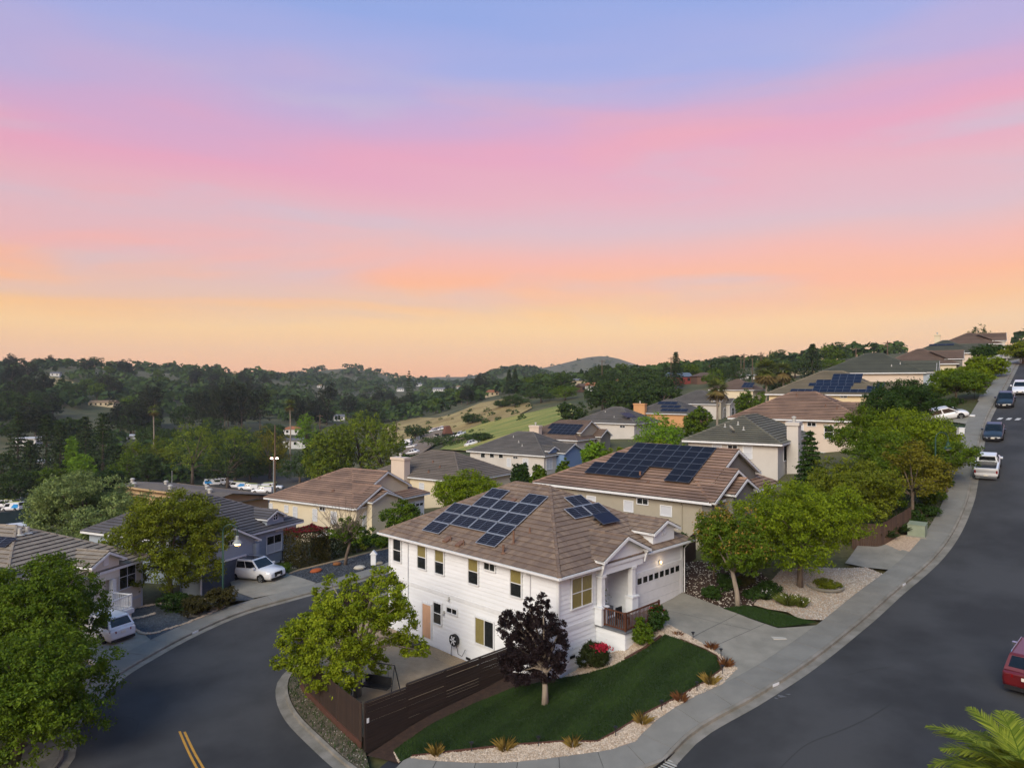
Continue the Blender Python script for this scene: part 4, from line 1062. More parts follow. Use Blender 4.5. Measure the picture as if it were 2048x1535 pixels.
# ------------------ houses along the lower street
E_ = House('beige_house', 'beige two-storey house with russet roof and arched entry beside the hedge', -17.6, 79.3, -13.86, 31.6, 13.6, 15.0, .485, 3.2, R_RED, m_cream, m_white, below=5)
E_.hip()
z3f = lambda a, b: (400 + a * .3223, 780 + b * .3223)
E_.gable(6.8, 4.4, 1.0, E_.he + 1.22, .485, m_cream, wall_to=E_.he, inset=.35, rake=.2)
E_.gable(4.1, 4.1, -.4, E_.he + .05, .485, m_cream, wall_to=-3, inset=.45, rake=.2)
gable_px(E_, (779, 985), (744, 1001), (803, 994), -1.1, m_cream, wall_to=-3, inset=.3, depth_to=1.0)
E_.walls(); E_.belt(-.35, .3); E_.finish()
for w in ((527, 712, 548, 755), (580, 720, 604, 790), (702, 735, 727, 810), (815, 750, 848, 828)): win_px(E_, 'x', *z3f(*w[:2]), *z3f(*w[2:]), panes=(1, 2), mats=[m_blind_w, m_blind_w])
win_px(E_, 'x', *z3f(745, 722), *z3f(776, 745), panes=(2, 1)); win_px(E_, 'x', *z3f(432, 700), *z3f(450, 730), panes=(1, 1), mats=[m_blind_w])
win_px(E_, 'x', *z3f(735, 895), *z3f(792, 970), panes=(2, 2), mats=[m_blind_w])
arch_window(E_, 2.3, E_.he - 3.0, 1.6, 2.4, .04, m_white, m_blind_w)
garage(E_, 8.2, 12.8, .5, -.1, 2.2, m_white, 6)
for p in ((4.4, 10.0), (2.4, 5.6)): E_.pipe(p[0], p[1], .25, .12)
railing(E_.root, [(4.5, -.8), (4.5, -2.4), (8.0, -2.4)], -.2, 1.0, m_cream, gap=.2)

Ph = House('chimney_house', 'cream house with grey-brown hip roof and a tall stucco chimney', -7.0, 97.4, -13.4, 35, 13.0, 17.7, .5, 3.2, roofmat('greybrown', '5f574e', '756b60'), m_cream, m_white, below=5)
Ph.hip(); Ph.walls(); Ph.finish(); Ph.chimney(-.1, 11.2, 1.2, 2.6, Ph.he + 2.4, m_pink)
win_px(Ph, 'x', *z3f(1363, 573), *z3f(1390, 612), panes=(1, 2), mats=[m_blind_w])
for p in ((3.6, 8.2), (2.6, 6.0), (1.3, 7.0)): Ph.pipe(p[0], p[1], .35, .1)
Fh = House('grey_roof_house', 'pale house with long grey roof, blue dormer and blue garage gable', 5.4, 116.8, -11.8, 35, 13.2, 16.5, .5, 3.2, R_GREY, m_lgrey, m_white, below=5)
Fh.hip(); gable_px(Fh, (1150, 886), (1130, 903), (1169, 901), -1.4, m_blue, wall_to=-2, inset=.35, depth_to=None)
gable_px(Fh, (1112, 891), (1099, 902), (1120, 897), .1, m_blue, wall_to=Fh.he + .1, inset=.25)
Fh.walls(); Fh.belt(-.5, .4); Fh.finish()
for w in ((42, 688, 63, 738), (135, 690, 165, 746)): win_px(Fh, 'x', *z4(*w[:2]), *z4(*w[2:]), panes=(1, 2), mats=[m_blind_w])
win_px(Fh, 'x', *z4(78, 678), *z4(103, 691), panes=(2, 1)); win_px(Fh, 'y', *z4(270, 690), *z4(304, 750), panes=(2, 2), mats=[m_blind_w])
for u, v in ((980, 905), (962, 905), (998, 906)): win_px(Fh, 'x', u, v, u + 8, v + 9, panes=(1, 1))
for p in ((3.2, 7.4), (2.2, 6.0), (4.6, 9.5)): simple_pipe(Fh, *p)
Gh = House('solid_array_house', 'brown-roofed house with one solid black solar block and a pale chimney', 12.4, 135, -10.7, 36, 13.4, 14.5, .5, 3.2, R_BROWN, m_lgrey, m_white, below=5)
Gh.hip(); Gh.gable(6.7, 4.2, .7, Gh.he + 1.3, .5, m_taupe, wall_to=Gh.he, inset=.35); Gh.gable(9.8, 2.4, -1.0, Gh.he + .3, .55, m_taupe_d, wall_to=-2, inset=.35); Gh.walls(); Gh.finish(); Gh.chimney(-.1, 9.5, 1.1, 2.2, Gh.he + 2.2, m_pink)
Gh.solar([(1.6 + .53 + i * 1.05, 2.2 + j * 1.03) for i in range(6) for j in range(4)] + [(8.45, 4.3), (8.45, 5.3)], 'left', 'solid black block of solar panels on the brown roof beside the grassy slope', w=1.05, h=1.03, dark=True, busbars=False)
Hh = House('dark_roof_house', 'house with plain dark grey hip roof above the black solar block', 26.3, 152, -8.5, 36, 13.2, 15.5, .5, 3.2, R_GREY, m_lgrey, m_white, below=5, lod=2)
Hh.hip(); Hh.walls(); Hh.finish()
win_px(Hh, 'x', 1240, 850, 1250, 854, panes=(2, 1)); [simple_pipe(Hh, *p) for p in ((2.2, 6.2), (4.2, 9.5))]
Hh.solar([(1.2 + i * 1.1, 3.0 + j * 1.05) for i in range(4) for j in range(2)], 'front', 'small blue solar panels on the far slope of the dark grey roof', w=1.05, h=1.03, dark=True, busbars=False, cellm=m_pv2)
m_terra = mat('terracotta_stucco', C('b98a5e'), .9, C('c4966a'), scale=.6)
Ih = House('terracotta_house', 'terracotta-walled house with chimney and scattered blue solar panels', 42.5, 170, -7.2, 36, 13.2, 15.5, .5, 3.2, R_GREY, m_terra, m_white, below=5, lod=2)
Ih.hip(); Ih.walls(); Ih.finish(); Ih.chimney(-.1, 13.0, 1.2, 3.0, Ih.he + 2.0, m_terra)
Ih.solar([(2 + i * 1.72, 1.6) for i in range(4)] + [(4.5 + i * 1.72, 3.4) for i in range(3)] + [(6 + i * 1.72, 5.2) for i in range(3)], 'left', 'scattered blue solar panels on the terracotta house roof', w=1.7, h=1.4, dark=True, busbars=False, cellm=m_pv2)
Jh = House('arched_entry_house', 'grey-roofed house with two stacked white-edged gables by the fan palm', 53, 183, -5.2, 36, 14, 15.5, .5, 3.4, R_GREY, m_lgrey, m_white, below=5, lod=2)
Jh.hip(); Jh.gable(3.6, 3.2, -.8, Jh.he + .8, .5, m_taupe, wall_to=-2, inset=.4); Jh.gable(6.8, 2.6, -1.8, Jh.he + .1, .5, m_lgrey, wall_to=-2, inset=.4); Jh.walls(); Jh.finish()
arch_window(Jh, 3.4, -.4, 2.0, 2.8, -.42, m_white); arch_window(Jh, 6.8, -.6, 2.0, 3.0, -1.42, m_white)
J2 = House('far_brown_roof_house', 'brown-roofed house with one blue panel behind the fan palms', 72, 212, -1.8, 36, 13, 14, .5, 3.2, R_BROWN, m_cream, m_white, below=5, lod=2)
J2.hip(); J2.walls(); J2.finish()
J2.solar([(1.5 + i * 1.1, 2.2 + j * 1.6) for i in range(3) for j in range(2)], 'left', 'single blue solar block on the far brown roof', w=1.08, h=1.55, dark=True, busbars=False, cellm=m_pv2)

# ------------------ left street: blue-grey house with garage, tan house with white porch rail
Rr = Vector((-.2926 * 71.5, 71.5)); th = math.radians(24.6); exx = Vector((math.sin(th), math.cos(th)))
o_ = Rr - exx * 12.6
Bl = House('blue_grey_house', 'blue-grey house with slate garage door and small window dormer', o_.x, o_.y, -13.7, 24.6, 12.6, 15.5, .5, 3.35, R_SLATE, m_bluegrey, m_white, below=3)
Bl.hip()
zb1 = lambda a, b: (380 + a * .15634, 960 + b * .15634)
gable_px(Bl, zb1(1118, 378), zb1(985, 490), zb1(1245, 445), .2, m_bluegrey, wall_to=Bl.he + .12, inset=.25, rake=.14, win=(.0, .55, .5))
xg_, _z = Bl.front(523, 1064, y=-2.4)
Bl.gable(xg_ - 3.2, 3.2, -2.4, Bl.he + .02, .5, m_bluegrey, wall_to=-.8, inset=.4, rake=.18, win=(.4, .8, .65))
Bl.window('y', .5, 9.0, 1.75, 1.9, 1.55, (2, 2), [m_blind_w, m_glass])
Bl.walls(); Bl.finish()
g = MB(); g.box(9.2, 12.0, .42, .499, Bl.he - .55, Bl.he - .38); g.box(.6, 11.9, .44, .499, -.35, -.1); g.build('belt_trim', m_white, Bl.root)
xd_, _z = Bl.front(489, 1100, y=-2.0)
garage(Bl, xd_ - 4.6, xd_, -2.0, -.2, 2.15, m_navy)
xp_ = xg_ - .45
g = MB(); g.box(xp_ - .28, xp_ + .27, -2.45, -1.95, -.2, 1.0); g.box(xp_ - .18, xp_ + .17, -2.38, -2.02, 1.0, Bl.he - .3); g.build('porch_column', m_bluegrey, Bl.root)
g = MB(); g.box(6.2, 10.2, -2.1, .5, -.45, -.22); g.build('porch_deck', mat('dark_deck', C('2c2b2d'), .8), Bl.root)
m_blackrail = mat('black_rail', C('1c1c1e'), .6)
railing(Bl.root, [(7.2, -2.0), (10.1, -2.0), (10.1, .4)], -.22, 1.0, m_blackrail, gap=.16, mb_=m_white)
railing(Bl.root, [(7.2, -2.0), (7.2, -4.0)], -.6, 1.0, m_blackrail, gap=.2, mb_=m_white)
simple_pipe(Bl, 3.4, 2.2); g = MB()

Rr = Vector((-.5053 * 55.5, 55.5)); th = math.radians(15.0); exx = Vector((math.sin(th), math.cos(th)))
o_ = Rr - exx * 12.3
Lh = House('tan_house', 'tan lap-sided house with sand-coloured roof and white porch railing at left', o_.x, o_.y, -13.4, 15.0, 12.3, 15.5, .52, 3.9, R_SAND, m_tan, m_white, below=2, lod=1)
Lh.tw = .34
Lh.hip()
zl1 = lambda a, b: (a * .17592, 1030 + b * .17592)
gable_px(Lh, zl1(1188, 425), zl1(1040, 545), zl1(1443, 515), -.3, m_tan, wall_to=Lh.he - .75, inset=.36, rake=.17, vent=(.1, .34, .6))
Lh.walls(); Lh.finish()
_a, _z = Lh.front(*zl1(1350, 575)); _b, _y = Lh.front(*zl1(1530, 780)); Lh.window('y', .5, (_a + _b) / 2, (_z + _y) / 2, abs(_b - _a), abs(_z - _y), (2, 2), [m_glass], off=.045)
xw, zw = Lh.front(*zl1(1500, 945)); g = MB(); g.box(.6, Lh.W - .6, .44, .499, zw - .1, zw + .12); g.box(Lh.W - .62, Lh.W - .46, .44, .499, -1, Lh.he - .2); g.build('belt_trim', mat('pale_blue_trim', C('b9c4cf'), .6), Lh.root)
# lap boards of its front wall
lw = [o for o in Lh.root.children if o.name.startswith('wall')][0]
z = -.9
while z < Lh.he - .25:
    mb = MB(); zt = min(z + .29, Lh.he - .2); mb.prism([(.6, .5 - dd, zz) for dd, zz in ((.001, z), (.026, z), (.008, zt), (.001, zt))], (Lh.W - 1.2, 0, 0)); mb.build('siding_board', m_tan, lw); z += .27
xr, zr_ = Lh.front(*zl1(1495, 885), y=-1.6); xl_, _ = Lh.front(*zl1(1240, 930), y=-1.6)
zd = zr_ - 1.05
railing(Lh.root, [(xr, .3), (xr, -1.6), (max(xl_ - 1.6, 1.0), -1.6)], zd, 1.02, m_white, gap=.15, bal=.04)
g = MB(); g.box(max(xl_ - 1.6, 1.0), xr + .1, -1.75, .49, zd - .3, zd); g.build('porch_deck', m_white, Lh.root)
g = MB(); g.box(max(xl_ - 1.5, 1.0), xr, -1.6, .49, -1.0, zd - .302); g.build('porch_base', m_tan, Lh.root)
xg, _ = Lh.front(*zl1(1290, 650), y=0)
g = MB(); g.box(xg - .16, xg + .16, -.1, .22, zd, Lh.he - .78); g.box(xg - .3, xg + .3, -.2, .32, zd, zd + 1.0); g.build('porch_column', m_white, Lh.root)
g = MB(); g.box(xg - 1.6, xg - .7, .43, .497, zd, zd + 2.05); g.build('door', mat('cream_door', C('c8c2b2'), .6), Lh.root)
for x_ in (5.6, 6.2):
    Lh.pipe(x_, 5.2, .5, .13, m_greyvent)
Lh.solar([px_on_left(Lh, 4, 1086), px_on_left(Lh, 2, 1150)], 'left', 'two dark solar panels cut by the left edge on the sand-coloured roof', dark=True)
# ---------------------------------------------------------------- leaf and tree kit
def leaf_mat(name, a, b, rough=.65, trans=.34):
    return mat(name, C(a), rough, C(b), scale=.8, amt=.6, attr=True, attr_amt=1.4, trans=trans, spec=.1)
LM = {
 'bright': leaf_mat('leaf_bright_green', '3c560e', '8ea022'), 'patio': leaf_mat('leaf_yellow_green', '40580e', 'a0ae2a'),
 'mid': leaf_mat('leaf_mid_green', '304c12', '708624'), 'dark': leaf_mat('leaf_dark_green', '22381a', '466028'),
 'olive': leaf_mat('leaf_olive', '445414', '868f2a'), 'gold': leaf_mat('leaf_gold_brown', '565418', '86842a'),
 'silver': leaf_mat('leaf_grey_green', '4a6034', '98a866'), 'plum': leaf_mat('leaf_plum_purple', '171214', '302526', trans=.12),
 'orange': leaf_mat('leaf_orange_tip', '8a7030', 'b0904a'), 'euc': leaf_mat('leaf_eucalyptus', '1f2818', '3e4730'),
 'conifer': leaf_mat('needle_dark', '1c2c14', '3c4c26', trans=.1), 'oak': leaf_mat('leaf_oak', '26381a', '506630'),
 'cyp': leaf_mat('leaf_round_cypress', '425814', '8c9c34'), 'lime': leaf_mat('leaf_lime', '4c7216', '8cae30'),
 'red': leaf_mat('leaf_red', '641a20', '862a32'), 'hedge': leaf_mat('leaf_hedge', '3a3a1e', '55502a'), 'hedge_dark': leaf_mat('leaf_hedge_dark', '2a3418', '46502a'),
 'palm': leaf_mat('palm_frond', '4a5a26', '7a8240'), 'palmold': leaf_mat('palm_frond_old', '6a5c38', '8a7a4c'), 'frond': leaf_mat('palm_frond_near', '46601a', '9aa43c'),
 'blade': leaf_mat('blade_bronze', '6e5a2c', 'a08a48'), 'bladered': leaf_mat('blade_red', '5e3a2a', '86603a'), 'pinkflower': leaf_mat('petal_red', 'a81a34', 'c83a50'), 'whiteflower': leaf_mat('petal_white', 'd8d8d0', 'f0f0ea'),
}
m_bark = mat('bark', C('6b5f52'), .9, C('4c4138'), scale=4, amt=.7, stretch=(1, 1, .25), bump=.4, bscale=14)
m_bark_pale = mat('bark_pale', C('948a7c'), .9, C('72685c'), scale=4, amt=.7, stretch=(1, 1, .25), bump=.4, bscale=14)

def leaf_mesh(name, pos, out, size, material, var, rng, aspect=.5, up=.35, rnd=.9):
    """one mesh of diamond leaves: positions, outward directions, per-leaf size and colour value"""
    n = len(pos)
    nrm = out * .5 + np.array([0, 0, up]) + rng.normal(size=(n, 3)) * rnd * .6
    nrm /= np.linalg.norm(nrm, axis=1)[:, None] + 1e-9
    t = rng.normal(size=(n, 3)); t -= nrm * (t * nrm).sum(1)[:, None]; t /= np.linalg.norm(t, axis=1)[:, None] + 1e-9
    b = np.cross(nrm, t)
    L_ = (size * rng.uniform(.5, 1.4, n))[:, None]; W_ = L_ * aspect
    fold = nrm * L_ * .12
    v = np.stack([pos - t * L_ * .5, pos + b * W_ * .5 + fold, pos + t * L_ * .5, pos - b * W_ * .5 + fold], 1).reshape(-1, 3)
    me = bpy.data.meshes.new(name)
    me.vertices.add(4 * n); me.vertices.foreach_set('co', v.astype(np.float32).ravel())
    me.loops.add(4 * n); me.loops.foreach_set('vertex_index', np.arange(4 * n, dtype=np.int32))
    me.polygons.add(n); me.polygons.foreach_set('loop_start', np.arange(0, 4 * n, 4, dtype=np.int32))
    me.update(calc_edges=True)
    me.materials.append(material)
    at = me.attributes.new('var', 'FLOAT', 'FACE'); at.data.foreach_set('value', np.clip(var, 0, 1).astype(np.float32))
    return me

def unit(rng, n):
    v = rng.normal(size=(n, 3)); return v / np.linalg.norm(v, axis=1)[:, None]

def crown_points(rng, lobes, n, sub=22, clump=.16, fill=.25):
    """lobes: array (k, 6) of centre and radii -> positions, outward directions, colour values"""
    lobes = np.asarray(lobes, float); vol = (lobes[:, 3] * lobes[:, 4] * lobes[:, 5]) ** .667; pr = vol / vol.sum()
    ns = max(1, int(sub)); k = len(lobes)
    sd = unit(rng, k * ns).reshape(k, ns, 3)
    sr = 1 - fill * rng.random((k, ns, 1)) ** 1.5
    sv = rng.random((k, ns)) * .7 + rng.random((k, 1)) * .3
    li = rng.choice(k, n, p=pr); si = rng.integers(0, ns, n)
    d = sd[li, si]; c = lobes[li, :3]; r = lobes[li, 3:6]
    rm = r.mean(1)[:, None]
    p = c + d * sr[li, si] * r + rng.normal(size=(n, 3)) * clump * rm * np.array([1, 1, .7])
    out = d
    return p, out, sv[li, si] * .6 + rng.random(n) * .4

def blob_lobes(rng, R, Hh, k, z0, lobe=.42, flat=1.0, jitter=.15):
    """lobes spread over an ellipsoid of radius R and height Hh whose foot is at z0"""
    d = unit(rng, k * 3); d = d[d[:, 2] > -.75][:k]
    c = d * np.array([R * (1 - lobe * .8), R * (1 - lobe * .8), Hh / 2 * (1 - lobe * .8)]) * (1 - jitter + 2 * jitter * rng.random((len(d), 1)))
    c[:, 2] += z0 + Hh / 2
    rr = R * lobe * rng.uniform(.75, 1.2, (len(d), 1))
    rz = Hh / 2 * lobe * rng.uniform(.8, 1.25, (len(d), 1)) * flat
    core = np.array([[0, 0, z0 + Hh * .5, R * .55, R * .55, Hh * .3]])
    return np.concatenate([np.concatenate([c, rr, rr, rz], 1), core])

def trunk_mesh(rng, h, r, tips, fork=.6, lean=(0, 0), n=7):
    mb = MB(); top = Vector((lean[0], lean[1], h))
    pts = [Vector((0, 0, -.3)), Vector((lean[0] * .2, lean[1] * .2, h * .35)), top]
    mb.tube(pts, [r * 1.25, r * .9, r * .7], n)
    for t in tips:
        t = Vector(t); s = pts[1].lerp(top, rng.uniform(fork, 1.0)); m = s.lerp(t, .5) + Vector((0, 0, .12 * (t - s).length))
        mb.tube([s, m, t], [r * .5, r * .3, r * .08], 5)
    return mb

TREE_COUNT = [0]
def tree(name, label, base, R, Hc, z0, lm, leaves, leaf, seed, k=16, lobe=.42, trunk_r=.16, bark=None, flat=1.0, sub=22, clump=.16, lean=(0, 0), extra=None, group=None, cat='tree', sx=1.0, sy=1.0, tips=14, aspect=.5, lobes=None, fill=.3):
    rng = np.random.default_rng(seed)
    lb = blob_lobes(rng, R, Hc, k, z0, lobe, flat) if lobes is None else np.asarray(lobes, float)
    lb[:, 0] = lb[:, 0] * sx + lean[0]; lb[:, 1] = lb[:, 1] * sy + lean[1]
    p, o, v = crown_points(rng, lb, leaves, sub, clump, fill)
    root = thing(name, label, cat, base, 0, group)
    new_obj('crown', leaf_mesh('crown', p, o, np.full(len(p), leaf), LM[lm], v, rng, aspect), root)
    sel = lb[rng.permutation(len(lb))[:tips], :3]
    trunk_mesh(rng, z0 + Hc * .28, trunk_r, sel, lean=lean).build('trunk', bark or m_bark, root, smooth=True)
    if extra:
        em, frac, ez = extra       # tips of another colour in the upper outer crown
        sel_ = p[(p[:, 2] > z0 + Hc * ez)]
        idx_ = rng.permutation(len(sel_))[:int(leaves * frac)]
        c_ = sel_[idx_] + rng.normal(size=(len(idx_), 3)) * .05; oo = c_ - np.array([lean[0], lean[1], z0 + Hc * .4]); oo /= np.linalg.norm(oo, axis=1)[:, None]
        # gather them in sprays
        cl = c_[rng.integers(0, max(1, len(c_) // 14), len(c_))] + rng.normal(size=c_.shape) * .2 + oo * .25
        new_obj('leaf_tips', leaf_mesh('leaf_tips', cl, oo, np.full(len(cl), leaf), LM[em], rng.random(len(cl)), rng, aspect), root)
    return root

def shrub(name, label, base, rx, ry, h, lm, leaves, leaf, seed, k=9, cat='shrub', group=None, top=None, square=False, rz=0.0):
    rng = np.random.default_rng(seed)
    root = thing(name, label, cat, base, rz, group)
    if square:
        n = leaves; p = rng.uniform(-1, 1, (n, 3)); ax = rng.integers(0, 3, n); sg = np.where(rng.random(n) < .5, -1., 1.); sg = np.where(ax == 2, 1., sg)
        p[np.arange(n), ax] = sg * (1 - .08 * rng.random(n)); o = np.zeros((n, 3)); o[np.arange(n), ax] = sg
        p = p * np.array([rx, ry, h / 2]) + np.array([0, 0, h / 2]); v = rng.random(n)
        lump = np.sin(p[:, 0] * 2.1 + 1) * np.cos(p[:, 1] * 1.7) * .05; p = p * (1 + lump[:, None] * .6)
    else:
        lb = blob_lobes(rng, 1.0, h, k, 0.0, .5); lb[:, 0] *= rx; lb[:, 1] *= ry; lb[:, 3] *= rx; lb[:, 4] *= ry
        p, o, v = crown_points(rng, lb, leaves, 18, .16, .25); p = p[p[:, 2] > -.05]; o = o[:len(p)]; v = v[:len(p)]
    new_obj('foliage', leaf_mesh('foliage', p, o, np.full(len(p), leaf), LM[lm], v, rng, .55), root)
    mb = MB()
    for i in range(7):
        a = rng.uniform(0, 6.28); mb.tube([(0, 0, -.1), (math.cos(a) * rx * .35, math.sin(a) * ry * .35, h * .45), (math.cos(a) * rx * .6, math.sin(a) * ry * .6, h * .75)], [.03, .02, .008], 5)
    mb.build('stem', m_bark, root)
    if top:
        tm_, frac = top; s = p[p[:, 2] > h * .8]; s = s[rng.permutation(len(s))[:int(leaves * frac)]]
        if len(s): tag(new_obj('flowers', leaf_mesh('flowers', s + np.array([0, 0, .05]), np.tile([0, 0, 1.], (len(s), 1)), np.full(len(s), leaf * 1.1), LM[tm_], rng.random(len(s)), rng, .8), root), kind='stuff')
    return root

def conifer_points(rng, h, R, n, z0=0.0, layers=18, droop=.25):
    li = rng.integers(0, layers, n); t = (li + .5) / layers
    rr = R * (1 - t) ** .8 * (.75 + .5 * np.random.default_rng(3).random(layers)[li])
    # boughs: discrete directions per layer
    na = 9; a0 = rng.random((layers, na)) * .5 + np.arange(na) / na * 6.283 + rng.random((layers, 1)) * 6
    ai = rng.integers(0, na, n); a = a0[li, ai]; q = np.sqrt(rng.random(n))
    p = np.stack([np.cos(a) * rr * q, np.sin(a) * rr * q, z0 + t * (h - z0) - droop * rr * q ** 2 * .5], 1)
    p += rng.normal(size=(n, 3)) * np.array([.22, .22, .12]) * R * .28
    o = np.stack([np.cos(a), np.sin(a), np.full(n, .3)], 1)
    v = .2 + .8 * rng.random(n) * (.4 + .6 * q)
    return p, o, v

def conifer(name, label, base, h, R, leaves, leaf, seed, lm='conifer', group=None, z0=1.2, layers=18):
    rng = np.random.default_rng(seed); root = thing(name, label, 'tree', base, 0, group)
    p, o, v = conifer_points(rng, h, R, leaves, z0, layers)
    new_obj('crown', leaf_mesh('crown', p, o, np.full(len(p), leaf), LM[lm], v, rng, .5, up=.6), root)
    MB().tube([(0, 0, -.3), (0, 0, h * .6), (0, 0, h * .99)], [R * .08, R * .045, .02], 6).build('trunk', m_bark, root)
    return root

def fan_palm(name, label, base, h, R, seed, skirt=.0, group=None, n=34, r=.22):
    """pinnate blades set in a ball of fronds on a slim trunk"""
    rng = np.random.default_rng(seed); root = thing(name, label, 'palm tree', base, 0, group)
    MB().tube([(0, 0, -.3), (.05 * h * .2, 0, h * .5), (0, 0, h)], [r * 1.3, r, r * .9], 7).build('trunk', m_bark_pale, root)
    def frond_set(cnt, lo, hi, mname, nm, k):
        P_, F_ = [], []; mb = MB()
        for i in range(cnt):
            a = rng.uniform(0, 6.283); e = rng.uniform(lo, hi); d = Vector((math.cos(a) * math.cos(e), math.sin(a) * math.cos(e), math.sin(e)))
            s = Vector((-math.sin(a), math.cos(a), 0)); o = Vector((0, 0, h)); L_ = R * rng.uniform(.8, 1.1)
            for j in range(7):
                ang = (j - 3) * .27; tip = o + (d * math.cos(ang) + s * math.sin(ang)) * L_ + Vector((0, 0, -.25 * L_ * abs(math.sin(ang)) - .12 * L_))
                m0 = o + d * L_ * .35; w_ = s.cross(d) * 0 + (d * -math.sin(ang) + s * math.cos(ang)) * L_ * .07
                mb.add([m0, m0.lerp(tip, .5) + w_, tip, m0.lerp(tip, .5) - w_], [(0, 1, 2, 3)], rng.random())
        mb.build(nm, LM[mname], root)
    frond_set(n, -.5, 1.4, 'palm', 'crown', 1)
    if skirt: frond_set(int(n * skirt), -1.45, -.45, 'palmold', 'dry_fronds', 1)
    return root

def feather_fronds(mb, o, a, e, L_, rng, curl=.9, n=40, lw=.022, ll=.55, arch=.55):
    """one arching feather frond with paired leaflets"""
    d0 = Vector((math.cos(a) * math.cos(e), math.sin(a) * math.cos(e), math.sin(e))); s = Vector((-math.sin(a), math.cos(a), 0))
    pts = []
    p = Vector(o); el = e
    for i in range(n + 1):
        pts.append(p.copy()); d = Vector((math.cos(a) * math.cos(el), math.sin(a) * math.cos(el), math.sin(el))); p = p + d * (L_ / n); el -= arch * 2.2 / n
    mb.tube(pts[::4], [.03 * (1 - i / (n / 4 + 1)) + .006 for i in range(len(pts[::4]))], 5)
    for i in range(3, n):
        t = i / n; d = (pts[i + 1] - pts[i]).normalized(); u = s.cross(d)
        l = ll * (math.sin(math.pi * min(1, t * .9 + .1)) ** .6) * rng.uniform(.85, 1.1)
        for sg in (-1, 1):
            tip = pts[i] + (s * sg * .75 + d * .75 + u * rng.uniform(-.25, .1) * -1).normalized() * l
            w_ = d * lw
            mb.add([pts[i] - w_, pts[i] + w_, pts[i].lerp(tip, .6) + w_ * .8, tip, pts[i].lerp(tip, .6) - w_ * .8], [(0, 1, 2, 3, 4)], rng.random())

def blade_plant(name, label, base, h, n, lm, seed, spread=.55, group=None, cat='plant', w=.035):
    rng = np.random.default_rng(seed); root = thing(name, label, cat, base, 0, group); mb = MB()
    for i in range(n):
        a = rng.uniform(0, 6.283); e = rng.uniform(.8, 1.52); L_ = h * rng.uniform(.6, 1.2)
        d = Vector((math.cos(a) * math.cos(e), math.sin(a) * math.cos(e), math.sin(e))); s = Vector((-math.sin(a), math.cos(a), 0)) * w * .5
        o = Vector((math.cos(a) * .06, math.sin(a) * .06, -.02)); m = o + d * L_ * .6; t = o + d * L_ + Vector((math.cos(a), math.sin(a), -.7)) * L_ * spread * .3
        mb.add([o - s, o + s, m + s * 1.2, t, m - s * 1.2], [(0, 1, 2, 3, 4)], rng.random())
    mb.build('blades', LM[lm], root)
    return root
# ---------------------------------------------------------------- yards, drives, fences
m_lawn = mat('lawn_soil', C('1a2c13'), .95, C('263817'), scale=1.2, amt=.6, bump=.4, bscale=60, fine=.2)
m_grassblade = mat('grass_blade', C('1c3010'), .7, C('3c541e'), scale=.45, amt=1.0, attr=True, trans=.25, spec=.2)
m_grass2 = mat('grass_blade_dark', C('26401a'), .7, C('3d5524'), scale=.5, amt=.7, attr=True, trans=.25, spec=.2)
m_gravel = mat('gravel_bed', C('9a8672'), .95, C('b8a48e'), scale=8, amt=.8, bump=.6, bscale=35, fine=.25)
m_stone = mat('gravel_stone', C('a08a72'), .9, C('d8c8b2'), scale=3, amt=.6, attr=True, attr_amt=1.5)
m_stone_g = mat('gravel_stone_grey', C('8a8378'), .9, C('c8c0b4'), scale=3, amt=.6, attr=True, attr_amt=1.5)
m_slate = mat('slate_gravel', C('3a4046'), .95, C('50565c'), scale=6, amt=.8, bump=.6, bscale=40, fine=.25)
m_slatestone = mat('slate_stone', C('33393f'), .9, C('5c636a'), scale=3, attr=True, attr_amt=1.5)
m_mulch = mat('mulch', C('2c1e17'), .95, C('3f2d22'), scale=3, amt=.7, bump=.7, bscale=30, fine=.3)
m_mulch_d = mat('dark_mulch', C('1d2025'), .95, C('2c3036'), scale=5, amt=.7, bump=.7, bscale=30, fine=.3)
m_patio = mat('patio_paving', C('8f7d65'), .9, C('a59278'), scale=1.2, amt=.7, bump=.2, bscale=25, fine=.1)
m_dirt = mat('dirt_strip', C('4c463a'), .95, C('625a4a'), scale=2, amt=.8, bump=.5, bscale=20, fine=.14)
m_fence = mat('fence_stain', C('30241e'), .8, C('201814'), scale=3, amt=.7, objrand=.5, stretch=(.5, .5, 4), bump=.3, bscale=18)
m_fence_v = mat('fence_stain_upright', C('3c2e26'), .8, C('281e19'), scale=3, amt=.7, objrand=.5, stretch=(4, 4, .5), bump=.3, bscale=18)
m_redboard = mat('redwood_board', C('54372c'), .85, C('462c22'), scale=3)
def px(*pts): return [tuple(G(u, v)[:2]) for u, v in pts]

